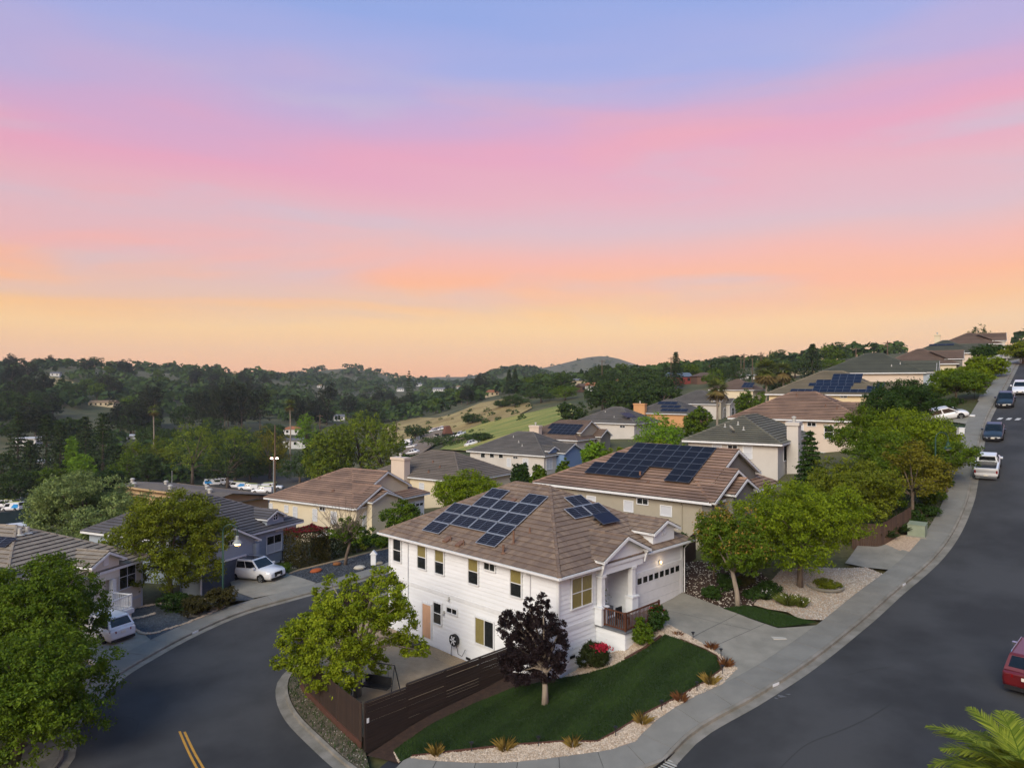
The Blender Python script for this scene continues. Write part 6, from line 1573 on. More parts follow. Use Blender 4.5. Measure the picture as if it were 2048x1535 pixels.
tree('house_gap_tree', 'green tree behind the white corner house roof', gp(938, 82), 4.0, 4.8, 1.5, 'bright', 20000, .23, 37, k=22)
tree('house_gap_tree', 'small rounded green tree before the beige garage', gp(800, 76), 2.2, 3.4, .6, 'mid', 9000, .22, 38, k=13)
tree('yard_tree', 'light green tree behind the blue-grey house', gp(500, 84), 2.6, 3.2, .8, 'bright', 8000, .24, 39, k=13)
# half-bare tree by the dark chips
b = at(690, 1131); r = tree('half_bare_tree', 'half-bare tree with grey twigs in front of the beige house', b, 1.9, 2.6, 2.0, 'mid', 3600, .2, 40, k=9, lobe=.42, sub=10, trunk_r=.15, lean=(.6, .2))
rng = np.random.default_rng(41); mb = MB()
for i in range(46):
    a = rng.uniform(0, 6.28); s = Vector((0, 0, rng.uniform(2.0, 3.0))); e = Vector((math.cos(a) * rng.uniform(1.2, 3.0), math.sin(a) * rng.uniform(1.2, 2.6), rng.uniform(4.0, 6.0))); m = s.lerp(e, .5) + Vector((0, 0, -.3)); mb.tube([s, m, e], [.04, .022, .006], 4, False)
    for j in range(4):
        q = m.lerp(e, rng.uniform(0, .9)); mb.tube([q, q + Vector((rng.normal() * .4, rng.normal() * .4, rng.uniform(.2, .7)))], [.012, .004], 3, False)
mb.build('bare_twigs', mat('grey_twig', C('6e6258'), .9), r)
# hedges
hp = gp(614, 66.5); shrub('clipped_hedge', 'tall clipped hedge with a crimson top beside the blue-grey house', (hp.x, hp.y, hp.z), 1.65, 1.3, 3.1, 'hedge', 11000, .16, 42, square=True, cat='hedge', top=('red', .1), rz=.9)
hp = gp(668, 69); shrub('low_hedge', 'lower green clipped hedge right of the crimson-topped one', (hp.x, hp.y, hp.z), 1.9, 1.0, 1.8, 'hedge_dark', 8000, .16, 43, square=True, cat='hedge', rz=.9)
for i, (u, d, rx, h, lm, l) in enumerate(((742, 72.5, 1.1, 1.3, 'dark', 'rounded dark shrub under the beige house wall'), (716, 71, .9, 1.0, 'olive', 'low olive shrub beside the half-bare tree'), (768, 71, 1.2, 1.3, 'mid', 'flowering shrub by the lower street corner of the white house'), (555, 62.5, 1.6, .8, 'mid', 'low green shrubs beneath the black porch rail'), (395, 52.5, 1.3, 1.5, 'hedge', 'russet rounded shrub left of the green lamp post'), (443, 54, 1.2, 1.6, 'hedge', 'russet rounded shrub right beside the green lamp post'), (345, 53.5, 1.5, 1.3, 'dark', 'dark shrub in the shade between the two left houses'))):
    shrub('yard_shrub', l, gp(u, d), rx, rx * .9, h, lm, 5000, .15, 50 + i)
b = at(1190, 1338); shrub('round_bush', 'clipped round bush with crimson flowers beside the house corner', b, .8, .75, 1.35, 'hedge_dark', 22000, .085, 60, k=22)
rng = np.random.default_rng(61); c_ = np.array([.32, -.2, 1.3]) + rng.normal(size=(420, 3)) * np.array([.22, .2, .07]); fo = new_obj('flowers', leaf_mesh('flowers', c_, np.tile([0, -.3, 1.], (420, 1)), np.full(420, .11), LM['pinkflower'], rng.random(420), rng, .8), bpy.data.objects['round_bush']); fo['kind'] = 'stuff'
shrub('porch_shrub', 'loose green shrub in front of the brown porch railing', at(1283, 1290), .62, .6, 1.5, 'mid', 4200, .13, 62)
shrub('porch_shrub', 'dark rose shrub at the end of the brown porch railing', at(1312, 1266), .65, .6, 1.5, 'dark', 4200, .13, 63, top=('pinkflower', .01))
for i, (u, v, r_, h, lm, l) in enumerate(((1575, 1212, .9, .7, 'mid', 'strappy green clump with white flowers under the street tree'), (1530, 1200, .8, .6, 'dark', 'low dark clump behind the white-flowered plants'), (1602, 1216, .6, .7, 'mid', 'right-hand green clump with white flowers on the gravel'), (1762, 1078, 1.3, .9, 'dark', 'dark strappy clump at the foot of the upright board fence'), (1795, 1068, 1.1, .9, 'dark', 'dark strappy clump beside the green utility box'))):
    o = blade_plant('strappy_plant', l, at(u, v), h * 1.25, 260, 'palm' if lm == 'mid' else 'conifer', 70 + i, .6, w=.045)
    o.scale = (r_ * 1.3, r_ * 1.3, 1)
    if i < 3:
        rng = np.random.default_rng(80 + i); n_ = 26; c_ = np.stack([rng.normal(size=n_) * .3, rng.normal(size=n_) * .3, rng.uniform(.6, 1.0, n_) * h * 1.2], 1); tag(new_obj('flowers', leaf_mesh('flowers', c_, np.tile([0, 0, 1.], (n_, 1)), np.full(n_, .09), LM['whiteflower'], rng.random(n_), rng, .9), o), kind='stuff')
b = at(1650, 1176); shrub('mound_plant', 'mossy green-orange mound plant in a ring on the gravel', b, .85, .7, .62, 'olive', 5000, .09, 90, k=12)
q = MB(); q.lathe([(1.15, 0), (1.2, .12), (1.05, .14), (1.0, .02)], (b[0], b[1], b[2] + .1), 24); tag(q.build('planter_ring', m_conc), 'grey concrete ring around the mossy mound plant', 'planter')
# bronze flax and grasses along the gravel
for i, (u, v, h, n_, lm, l) in enumerate(((873, 1512, .75, 34, 'blade', 'leftmost bronze flax on the gravel strip'), (1010, 1503, .85, 40, 'blade', 'bronze flax on the gravel strip, second from the left'), (1146, 1495, .7, 36, 'blade', 'bronze flax at the bend of the gravel strip'), (1284, 1449, .8, 34, 'blade', 'upright golden flax on the gravel strip below the lawn'), (1362, 1405, .7, 38, 'bladered', 'reddish flax on the gravel strip near the driveway'), (1420, 1370, .85, 38, 'blade', 'yellow flax at the lawn corner by the sidewalk'), (1452, 1335, .75, 44, 'bladered', 'arching reddish grass beside the driveway corner'), (1424, 1300, .65, 34, 'bladered', 'orange grass along the driveway edge'), (1356, 1272, .45, 26, 'bladered', 'small orange grass near the porch end of the gravel'))):
    blade_plant('flax_plant', l, at(u, v), h * .85, n_ * 2, lm, 100 + i, .5, group='flax plants along the gravel', w=.024)
# solar stake lights
m_black = mat('black_plastic', C('1e1e20'), .5)
for i, (u, v, l) in enumerate(((943, 1508, 'black stake light left of the second flax'), (1077, 1497, 'black stake light between the middle flaxes'), (1231, 1477, 'black stake light at the gravel bend'), (1323, 1424, 'black stake light right of the golden flax'), (1394, 1386, 'black stake light between the reddish and yellow flax'), (1445, 1352, 'black stake light at the driveway corner of the gravel'), (1442, 1318, 'black stake light on the driveway-side gravel'), (1386, 1284, 'black stake light nearest the porch'))):
    p = at(u, v); r = thing('stake_light', l, 'garden light', (p[0], p[1], p[2] + .1), 0, 'stake lights along the lawn')
    MB().tube([(0, 0, 0), (0, 0, .38)], .018, 6).build('stake', m_black, r); MB().lathe([(0, .36), (.05, .37), (.05, .45), (.1, .46), (.1, .49), (0, .51)], (0, 0, 0), 10).build('lamp_head', m_black, r)
# palm at the lower right corner
rng = np.random.default_rng(120); pp = Vector((15.5, 21.5)); pz = gz(*pp)
r = thing('feather_palm', 'feather palm fronds in the lower right corner', 'palm tree', (pp.x, pp.y, pz))
hp_ = CZ + (767 - 1570) / FPX * 21.5 - pz
MB().tube([(0, 0, -.3), (0, 0, hp_ * .5), (0, 0, hp_)], [.3, .24, .26], 9).build('trunk', m_bark, r)
for i in range(40):
    a = 2.4 * i + rng.uniform(-.25, .25); e = rng.uniform(.25, 1.35); L_ = rng.uniform(2.3, 3.1)
    mb = MB(); feather_fronds(mb, (0, 0, hp_), a, e, L_, rng, n=60, lw=.03, ll=.66); mb.build('frond', LM['frond'], r)
conifer('juniper', 'narrow evergreen cut by the right edge in front of the maroon SUV', (17.7, 23.6, gz(17.7, 23.6)), CZ - (1268 - 767) / FPX * 23.6 - gz(17.7, 23.6), .75, 5000, .12, 130, lm='mid', layers=26)
for i, (u, v, r_, h, lm, l) in enumerate(((1425, 1196, .7, .8, 'dark', 'dark low shrub beside the garage corner'), (1512, 1198, .75, .7, 'dark', 'rounded dark shrub behind the orange-tipped tree trunk'), (1540, 1186, .8, .9, 'dark', 'dark shrub at the back of the pale gravel'), (1455, 1178, .8, 1.0, 'dark', 'dark shrub in the shade by the side fence'), (1490, 1172, .7, .8, 'hedge', 'russet shrub in the shade by the side fence'))):
    shrub('shade_shrub', l, at(u, v), r_, r_, h, lm, 4000, .12, 700 + i)
tree('bank_tree', 'dense green tree on the bank above the upright board fence', gp(1760, 61), 2.6, 4.0, .4, 'mid', 14000, .19, 720, k=18)
tree('bank_tree', 'rounded green tree beside the bronze one on the bank', gp(1858, 66.5), 2.5, 3.8, .4, 'olive', 13000, .19, 721, k=18)
tree('bank_tree', 'dark green tree at the foot of the cedar', gp(1665, 62), 2.2, 3.4, .2, 'dark', 10000, .19, 722, k=14)
for i, (u, v, r_, h, lm, l) in enumerate(((1850, 1035, 1.1, 1.1, 'dark', 'dark shrub on the verge below the bronze tree'), (1868, 1008, 1.1, 1.2, 'mid', 'green shrub on the verge beside the bronze tree'), (1885, 975, 1.0, 1.2, 'dark', 'dark shrub on the verge under the wispy tree'), (1905, 930, 1.1, 1.2, 'mid', 'green shrub on the verge opposite the white pickup'), (1815, 1050, 1.2, 1.3, 'dark', 'dark shrub behind the pale green utility box'))):
    shrub('verge_shrub', l, at(u, v), r_, r_, h, lm, 3500, .15, 730 + i)
# ---------------------------------------------------------------- vehicles
m_tyre = mat('tyre', C('17181a'), .85); m_rim = mat('alloy_rim', C('8a8c90'), .35, metal=.7); m_arch = mat('wheel_arch', C('0e0e10'), .9)
m_cglass = mat('car_glass', C('0f1216'), .08, spec=.6); m_chrome = mat('chrome', C('c0c4c8'), .2, metal=.9)
m_head = mat('headlight', C('cdd4da'), .12, spec=.8); m_tail = mat('taillight', C('7a1216'), .2, spec=.6); m_plate = mat('licence_plate', C('d9d6cc'), .6); m_trimblk = mat('black_trim', C('1b1c1f'), .6)
def paintm(n, c, c2=None): return mat('paint_' + n, C(c), .3, C(c2 or c), scale=1, spec=.5, coat=.6)
PW = paintm('white', 'd9dce0', 'd2d5da'); PK = paintm('black', '16181c'); PG = paintm('graphite', '20242a'); PR = paintm('maroon', '641418', '541014'); PS = paintm('silver', '8d9298')

def wheel(root, x, y, r, sg, rimm=m_rim):
    w = .22; mb = MB(); n = 20
    ring = lambda rr, yy: [(x + rr * math.cos(2 * math.pi * k / n), yy, r + rr * math.sin(2 * math.pi * k / n)) for k in range(n)]
    prof = [(r * .66, y + sg * .012), (r * .9, y + sg * .02), (r, y - sg * .03), (r, y - sg * (w - .03)), (r * .66, y - sg * w)]
    v = [p for rr, yy in prof for p in ring(rr, yy)]; f = [(i * n + k, i * n + (k + 1) % n, (i + 1) * n + (k + 1) % n, (i + 1) * n + k) for i in range(len(prof) - 1) for k in range(n)]
    mb.add(v, f); wo = mb.build('wheel', m_tyre, root)
    rm = MB(); c = [(x + r * .66 * math.cos(2 * math.pi * k / n), y - sg * .03, r + r * .66 * math.sin(2 * math.pi * k / n)) for k in range(n)]
    rm.add(c, [tuple(range(n))]); rm.build('rim_back', m_arch, wo)
    sp = MB()
    for k in range(5):
        a = 2 * math.pi * k / 5 + .3; sp.beam((x + math.cos(a) * .06, y - sg * .01, r + math.sin(a) * .06), (x + math.cos(a) * r * .64, y - sg * .012, r + math.sin(a) * r * .64), .09, .03, up=(0, 1, 0))
    sp.add([(x + r * .14 * math.cos(2 * math.pi * k / 8), y + sg * .008, r + r * .14 * math.sin(2 * math.pi * k / 8)) for k in range(8)], [tuple(range(8))])
    v = [(x + rr * math.cos(2 * math.pi * k / n), y - sg * d, r + rr * math.sin(2 * math.pi * k / n)) for rr, d in ((r * .66, .0), (r * .58, .02)) for k in range(n)]
    sp.add(v, [(k, (k + 1) % n, n + (k + 1) % n, n + k) for k in range(n)]); sp.build('rim', rimm, wo)

def car(name, label, pos, heading, kind, paint, group=None, L_=4.7, W=1.84, Hh=1.45, rimm=m_rim, lights=True, sunroof=False, rack=False, detail=True, face=None, cat='car'):
    """heading: direction of the nose, clockwise from +Y in degrees; rests on the ground at pos"""
    x, y = pos[0], pos[1]; h = math.radians(heading); fw = Vector((math.sin(h), math.cos(h), 0)); lf = Vector((-fw.y, fw.x, 0))
    lift = pos[2] if len(pos) > 2 else 0.0
    g = lambda a, b: gz(x + fw.x * a + lf.x * b, y + fw.y * a + lf.y * b)
    f3 = Vector((fw.x, fw.y, (g(1.4, 0) - g(-1.4, 0)) / 2.8)).normalized(); l3 = Vector((lf.x, lf.y, (g(0, .8) - g(0, -.8)) / 1.6)).normalized(); u3 = f3.cross(l3).normalized(); l3 = u3.cross(f3)
    root = thing(name, label, cat, (x, y, 0), 0, group)
    zc = (g(1.4, 0) + g(-1.4, 0) + g(0, .8) + g(0, -.8)) / 4 + lift
    root.matrix_world = Matrix(((f3.x, l3.x, u3.x, x), (f3.y, l3.y, u3.y, y), (f3.z, l3.z, u3.z, zc), (0, 0, 0, 1)))
    a = L_ / 2; w = W / 2; r = {'suv': .37, 'sedan': .33, 'pickup': .38, 'van': .36, 'hatch': .34}[kind]
    gcl = .2 if kind in ('sedan', 'hatch') else .26
    if kind == 'suv':   belt = Hh * .62; hood = Hh * .6; st = [(-a, gcl + .25, belt * .86, .86), (-a + .06, gcl, belt * .96, .95), (-a + .5, gcl, belt, 1), (0, gcl, belt, 1), (a - 1.3, gcl, belt, 1), (a - 1.15, gcl, hood, 1), (a - .5, gcl, hood - .06, .97), (a - .12, gcl, hood - .18, .88), (a, gcl + .2, hood - .34, .76)]; gh = (-a + .12, a - 1.35, -a + .55, a - 2.1)
    elif kind == 'hatch': belt = Hh * .6; hood = Hh * .56; st = [(-a, gcl + .25, belt * .8, .84), (-a + .08, gcl, belt * .98, .95), (-a + .5, gcl, belt, 1), (0, gcl, belt, 1), (a - 1.0, gcl, belt, 1), (a - .9, gcl, hood, 1), (a - .4, gcl, hood - .1, .96), (a - .1, gcl, hood - .26, .86), (a, gcl + .2, hood - .4, .72)]; gh = (-a + .2, a - .95, -a + 1.1, a - 2.0)
    elif kind == 'sedan': belt = Hh * .61; hood = Hh * .585; st = [(-a, gcl + .25, belt * .82, .84), (-a + .08, gcl, belt * .97, .94), (-a + .6, gcl, belt, 1), (0, gcl, belt, 1), (a - 1.35, gcl, belt, 1), (a - 1.2, gcl, hood, 1), (a - .5, gcl, hood - .09, .96), (a - .12, gcl, hood - .22, .87), (a, gcl + .18, hood - .38, .74)]; gh = (-a + .75, a - 1.35, -a + 1.5, a - 2.15)
    elif kind == 'pickup': belt = Hh * .6; hood = Hh * .58; st = [(-a, gcl + .3, belt * .95, .95), (-a + .05, gcl + .1, belt, .98), (-a + 1.8, gcl, belt, 1), (0, gcl, belt, 1), (a - 1.5, gcl, belt, 1), (a - 1.35, gcl, hood, 1), (a - .5, gcl, hood - .05, .98), (a - .12, gcl, hood - .14, .93), (a, gcl + .2, hood - .3, .84)]; gh = (-a + 2.0, a - 1.5, -a + 2.15, a - 2.15)
    else: belt = Hh * .55; hood = Hh * .5; st = [(-a, gcl + .2, belt * .95, .95), (-a + .05, gcl, belt, .99), (0, gcl, belt, 1), (a - .95, gcl, belt, 1), (a - .85, gcl, hood, 1), (a - .3, gcl, hood - .1, .95), (a - .06, gcl, hood - .25, .88), (a, gcl + .2, hood - .4, .8)]; gh = (-a + .03, a - .9, -a + .12, a - 1.6)
    mb = MB(); V = []; m = 13
    for xs, z0, z1, k in st:
        ww = w * k; hh = z1 - z0
        half = [(0, z0), (ww * .84, z0), (ww * .97, z0 + hh * .18), (ww, z0 + hh * .5), (ww * .975, z0 + hh * .86), (ww * .9, z1 - .012), (0, z1 + .02)]
        V += [(xs, -p[0], p[1]) for p in half] + [(xs, p[0], p[1]) for p in half[-2:0:-1]]
    m = 12; F = []
    for i in range(len(st) - 1):
        for k in range(m): F.append((i * m + k, (i + 1) * m + k, (i + 1) * m + (k + 1) % m, i * m + (k + 1) % m))
    F += [tuple(range(m)), tuple(range(len(st) * m - 1, (len(st) - 1) * m - 1, -1))]
    mb.add(V, F)
    if kind == 'pickup':   # open bed: walls proud of the deck
        pass
    body = mb.build('body', paint, root, smooth=False)
    for p in body.data.polygons: p.use_smooth = len(p.vertices) == 4
    # greenhouse
    xb0, xb1, xr0, xr1 = gh; wb = w * .9; wr = w * (.74 if kind != 'van' else .84); zt = Hh - .05; zb = belt - .005
    if kind == 'van' : wr = w * .86
    B4 = [(xb0, wb, zb), (xb1, wb, zb), (xb1, -wb, zb), (xb0, -wb, zb)]; T4 = [(xr0, wr, zt), (xr1, wr, zt), (xr1, -wr, zt), (xr0, -wr, zt)]
    B4 = [Vector(p) for p in B4]; T4 = [Vector(p) for p in T4]
    cage = MB()
    inn = .985; cm_ = Vector(((xb0 + xb1) / 2, 0, (zb + zt) / 2))
    cage.add(B4 + T4, [(0, 1, 5, 4), (1, 2, 6, 5), (2, 3, 7, 6), (3, 0, 4, 7)]); cage.build('cabin', paint, root)
    def panel(nm, p, q_, s_, t_, e0, e1, f0=.1, f1=.92):
        """glass on the quad p q (bottom) t s (top), shrunk to fractions"""
        bl = lambda u, vv: (p.lerp(q_, u)).lerp(s_.lerp(t_, u), vv)
        c = [bl(e0, f0), bl(e1, f0), bl(e1, f1), bl(e0, f1)]; nrm = (c[1] - c[0]).cross(c[3] - c[0]).normalized()
        if nrm.dot(c[0] - cm_) < 0: nrm = -nrm
        k = MB(); k.prism([v + nrm * .002 for v in c], nrm * .008); k.build(nm, m_cglass, root)
    panel('windscreen', B4[1], B4[2], T4[1], T4[2], .05, .95, .06, .94)
    panel('rear_window', B4[3], B4[0], T4[3], T4[0], .08, .92, .12 if kind != 'suv' else .2, .9)
    cuts = {'suv': (.04, .3, .62, .97), 'sedan': (.06, .48, .52, .95), 'hatch': (.1, .5, .53, .95), 'pickup': (.06, .46, .52, .95), 'van': (.62, .97)}[kind]
    for sgn, (p, q_, s_, t_) in ((1, (B4[0], B4[1], T4[0], T4[1])), (-1, (B4[3], B4[2], T4[3], T4[2]))):
        for e0, e1 in zip(cuts[:-1], cuts[1:]):
            if kind in ('sedan', 'hatch', 'pickup') and abs(e1 - e0) < .08: continue
            panel('side_window', p, q_, s_, t_, e0 + .012, e1 - .012, .08, .86)
    rf_ = MB(); rr_ = []
    for dx, zz, kk in ((.0, zt, 1.0), (.12, zt + .045, .9)):
        rr_ += [(xr0 - .05 + dx, wr * kk, zz), (xr1 + .02 - dx, wr * kk, zz), (xr1 + .02 - dx, -wr * kk, zz), (xr0 - .05 + dx, -wr * kk, zz)]
    rf_.add(rr_, [(3, 2, 1, 0), (4, 5, 6, 7), (0, 1, 5, 4), (1, 2, 6, 5), (2, 3, 7, 6), (3, 0, 4, 7)]); rf = rf_.build('roof', paint, root)
    if sunroof: k = MB(); k.box(xr0 + .35, xr1 - .12, -wr * .72, wr * .72, zt + .046, zt + .056); k.build('sunroof', m_cglass, rf)
    if rack or kind == 'suv':
        for sgn in (-1, 1): k = MB(); k.tube([(xr0 + .1, sgn * wr * .93, zt + .04), (xr0 + .2, sgn * wr * .93, zt + .1), (xr1 - .25, sgn * wr * .93, zt + .1), (xr1 - .1, sgn * wr * .93, zt + .04)], .022, 6); k.build('roof_rail', m_chrome, rf)
    # wheels and arches
    wbx = L_ * .295
    for xx in (-wbx - .02, wbx + .02):
        for sgn in (-1, 1):
            k = MB(); n = 16; pts = [(xx + (r + .06) * math.cos(math.pi * i / n), sgn * (w * .997), r + (r + .06) * math.sin(math.pi * i / n)) for i in range(n + 1)] + [(xx - r - .06, sgn * w * .997, gcl - .02), (xx + r + .06, sgn * w * .997, gcl - .02)]
            k.prism(pts, (0, -sgn * .25, 0)); k.build('wheel_arch', m_arch, root); wheel(root, xx, sgn * (w + .006), r, sgn, rimm)
    # front and rear details
    hz = st[-2][2]
    for sgn in (-1, 1):
        k = MB(); k.prism([(a - .1, sgn * w * .84, hz - .08), (a - .1, sgn * w * .84, hz - .2), (a + .012, sgn * w * .5, hz - .22), (a + .012, sgn * w * .5, hz - .12)], (-.18, 0, .01)); k.build('headlight', m_head, root)
        zt_ = belt * .9 if kind != 'pickup' else belt * .95
        k = MB()
        if kind == 'pickup': k.box(-a - .012, -a + .03, min(sgn * w * .8, sgn * w * .95), max(sgn * w * .8, sgn * w * .95), belt - .34, belt - .06)
        else: k.prism([(-a - .02, sgn * w * .5, zt_ - .17), (-a - .02, sgn * w * .5, zt_ - .03), (-a + .08, sgn * w * .93, zt_ + .01), (-a + .08, sgn * w * .93, zt_ - .19)], (.1, 0, 0))
        k.build('taillight', m_tail, root)
        k = MB(); k.box(xb1 - .42, xb1 - .22, min(sgn * w * .98, sgn * (w + .2)), max(sgn * w * .98, sgn * (w + .2)), belt + .02, belt + .17); k.build('mirror', paint if paint != PR else m_chrome, root)
    k = MB(); k.box(a - .06, a + .012, -w * .42, w * .42, gcl + .22, hz - .1); k.build('grille', m_trimblk, root)
    k = MB(); k.box(a - .09, a + .016, -w * .74, w * .74, gcl + .02, gcl + .16); k.build('front_bumper', m_trimblk, root)
    k = MB(); k.box(-a - .03, -a + .08, -w * .86, w * .86, gcl - .02, gcl + .16); k.build('rear_bumper', m_chrome if kind == 'pickup' else m_trimblk, root)
    k = MB(); k.box(a + .0165, a + .03, -.17, .17, gcl + .2, gcl + .33); k.build('licence_plate', m_plate, root)
    k = MB(); zp = belt * .68 if kind != 'pickup' else gcl + .2; k.box(-a - .04, -a - .005, -.17, .17, zp, zp + .14); k.build('licence_plate', m_plate, root)
    if kind == 'pickup':
        k = MB(); k.box(-a + .1, -a + 1.9, -w * .82, w * .82, belt + .02, belt + .028); k.build('bed_floor', m_trimblk, root)
        for y0, y1 in ((-w * .99, -w * .83), (w * .83, w * .99)): k = MB(); k.box(-a + .06, -a + 2.0, y0, y1, belt - .03, belt + .14); k.build('bed_rail', paint, root)
        k = MB(); k.box(-a + .0, -a + .1, -w * .95, w * .95, belt - .3, belt + .13); k.build('tailgate', paint, root)
        k = MB(); k.box(-a + 1.55, -a + 1.98, -w * .8, w * .8, belt + .03, belt + .28); k.build('tool_box', m_chrome, root)
    return root

def at2(u, v): p = G(u, v); return (p.x, p.y)
car('parked_suv', 'white SUV with black sunroof on the blue-grey house driveway', at2(513, 1157), 117, 'suv', PW, L_=5.2, W=2.05, Hh=1.85, sunroof=True)
car('parked_suv', 'white SUV seen from behind beside the white porch rail', at2(203, 1272), -62, 'suv', PW, L_=4.8, W=1.92, Hh=1.75)
car('pickup_truck', 'white pickup truck parked tail-first on the uphill kerb', at2(1976, 942), 37, 'pickup', PW, L_=5.4, W=1.9, Hh=1.78, cat='truck')
car('dark_sedan', 'black sedan facing downhill behind the white pickup', at2(1988, 872), 37 + 180, 'sedan', PG, L_=4.7, W=1.82, Hh=1.44)
car('dark_sedan', 'black car facing downhill above the dashed white bar', at2(2011, 807), 38 + 180, 'sedan', PK, L_=4.8, W=1.84, Hh=1.5)
car('white_sedan', 'white sedan facing downhill at the right edge of the street', (gp(2042, 93).x, 93), 38 + 180, 'sedan', PW, L_=4.85, W=1.85, Hh=1.46)
car('white_hatchback', 'white rounded hatchback on the uphill driveway, nose to the street', at2(1893, 838), 112, 'hatch', PW, L_=4.7, W=1.9, Hh=1.6)
car('red_suv', 'maroon SUV cut by the right edge, seen from behind', (25.3, 34.3), 46, 'suv', PR, L_=5.1, W=1.95, Hh=1.78)
car('white_sedan', 'white car behind the dark tree at the terracotta house', (gp(1441, 150).x, 150), 80, 'sedan', PW, L_=4.7, W=1.85, Hh=1.5)

# service trucks in the valley yard
m_bluewrap = mat('blue_panel', C('2f8ccf'), .45); m_ladder = mat('yellow_ladder', C('a8b05a'), .6)
def service_truck(label, u, d, heading, wrap=False, kind='pickup', ladder=True):
    p = gp(u, d); r = car('service_truck', label, (p.x, p.y), heading, kind, PW, 'service trucks in the valley yard', L_=5.6, W=1.95, Hh=1.85, cat='truck')
    if kind == 'pickup': k = MB(); k.box(-2.78, -.75, -.96, .96, .6, 1.75); k.build('service_body', PW, r)
    if wrap:
        for sg in (-1, 1): k = MB(); k.prism([(-2.6, sg * .985, .7), (-.4, sg * .985, .75), (-1.4, sg * .985, 1.55), (-2.6, sg * .985, 1.5)], (0, -sg * .012, 0)); k.build('blue_panel', m_bluewrap, r)
    if ladder:
        k = MB(); k.beam((-2.4, .3, 1.95), (1.2, .3, 1.95), .05, .06); k.beam((-2.4, -.15, 1.95), (1.2, -.15, 1.95), .05, .06)
        for i in range(9): k.beam((-2.2 + i * .4, .3, 1.95), (-2.2 + i * .4, -.15, 1.95), .03, .03)
        k.build('ladder', m_ladder, r)
for a_ in (('white service van with a blue side panel in the valley yard', 474, 196, -82, True, 'van'), ('white service pickup behind the blue-panelled van', 498, 193, -84, False), ('nearest white service pickup with ladder in the valley yard', 525, 188, -86, False), ('white service pickup at the right end of the yard row', 545, 195, 86, False),
           ('white van with blue tail under the dark pines', 428, 200, 60, True, 'van', False), ('white pickup beside the blue-tailed van', 447, 203, 66, False, 'pickup', False), ('white service truck climbing beside the russet roof', 596, 186, -140, False, 'pickup', False),
           ('white service van with ladder by the green screen fence', 28, 150, -70, True, 'van'), ('second white service van behind the screen fence', 16, 158, -70, False, 'van')):
    service_truck(*a_)
# vehicles on the dirt track below the grassy slope
for i, (u, v, h_, k_, pm_, l) in enumerate(((822, 893, -60, 'pickup', PW, 'white pickup at the foot of the dirt track'), (812, 884, -70, 'van', PW, 'white van half hidden by the round cypress'), (838, 878, 20, 'pickup', PS, 'grey flatbed on the dirt track'), (922, 868, -150, 'pickup', PW, 'white pickup on the green slope beside the loader'), (870, 860, 70, 'sedan', PW, 'left white car in the row by the slope'), (878, 858, 70, 'sedan', PS, 'grey car in the row by the slope'), (886, 856, 70, 'sedan', PW, 'right white car in the row by the slope'), (946, 887, 60, 'sedan', PW, 'white car behind the brush above the grey roof'), (648, 935, 100, 'sedan', PW, 'white car under the pines in the valley'), (826, 905, -60, 'sedan', PW, 'white car nearest the chimney at the track end'))):
    p = G(u, v + 3); car('track_vehicle', l, (p.x, p.y), h_, k_, pm_, 'vehicles on the dirt track', L_=5.0, W=1.9, Hh=1.8, cat='vehicle')
m_loader = mat('loader_white', C('cfcdc8'), .6); m_rust = mat('rust_brown', C('6a4638'), .8)
p = G(874, 880); r = thing('skid_loader', 'white and black skid loader on the dirt track', 'loader', (p.x, p.y, p.z), 0.4)
MB().box(-1.1, 1.1, -.8, .8, .4, 1.1).build('chassis', m_trimblk, r); MB().box(-.7, .5, -.7, .7, 1.1, 2.6).build('cab', m_cglass, r)
for sg in (-1, 1):
    MB().beam((-1.0, sg * .95, 1.9), (1.5, sg * .95, .8), .16, .28).build('lift_arm', m_loader, r)
    for xx in (-.6, .6): MB().add([(xx + .45 * math.cos(k * .5236), sg * yy, .45 + .45 * math.sin(k * .5236)) for yy in (.75, 1.0) for k in range(12)], [(k, (k + 1) % 12, 12 + (k + 1) % 12, 12 + k) for k in range(12)] + [tuple(range(12)), tuple(range(12, 24))]).build('wheel', m_tyre, r)
MB().box(1.4, 2.1, -.95, .95, .1, .8).build('bucket', m_loader, r)
p = G(897, 874); r = thing('dump_trailer', 'rusty dump trailer with raised bed on the dirt track', 'trailer', (p.x, p.y, p.z), 0.5)
MB().box(-2.4, 2.4, -1.1, 1.1, .5, 1.5).build('frame', m_trimblk, r); k = MB(); k.prism([(-2.2, -1.1, 1.52), (1.4, -1.1, 1.52), (.2, -1.1, 4.6), (-1.4, -1.1, 4.4)], (0, 2.2, 0)); k.build('dump_bed', m_rust, r)
for sg in (-1, 1):
    for xx in (-1.2, .2): MB().add([(xx + .45 * math.cos(k * .5236), sg * yy, .45 + .45 * math.sin(k * .5236)) for yy in (.8, 1.1) for k in range(12)], [(k, (k + 1) % 12, 12 + (k + 1) % 12, 12 + k) for k in range(12)] + [tuple(range(12)), tuple(range(12, 24))]).build('wheel', m_tyre, r)
p = G(900, 880); r = thing('loader_arm', 'white loader arm frame standing beside the trailer', 'loader', (p.x, p.y, p.z), .4); MB().beam((-1.5, 0, .5), (1.4, 0, 1.9), .3, .35).build('lift_arm', m_loader, r); MB().beam((1.4, 0, 1.9), (1.8, 0, .2), .3, .35).build('stand', m_loader, r); MB().box(-2.0, -1.2, -.6, .6, 0, .9).build('bucket', m_loader, r)

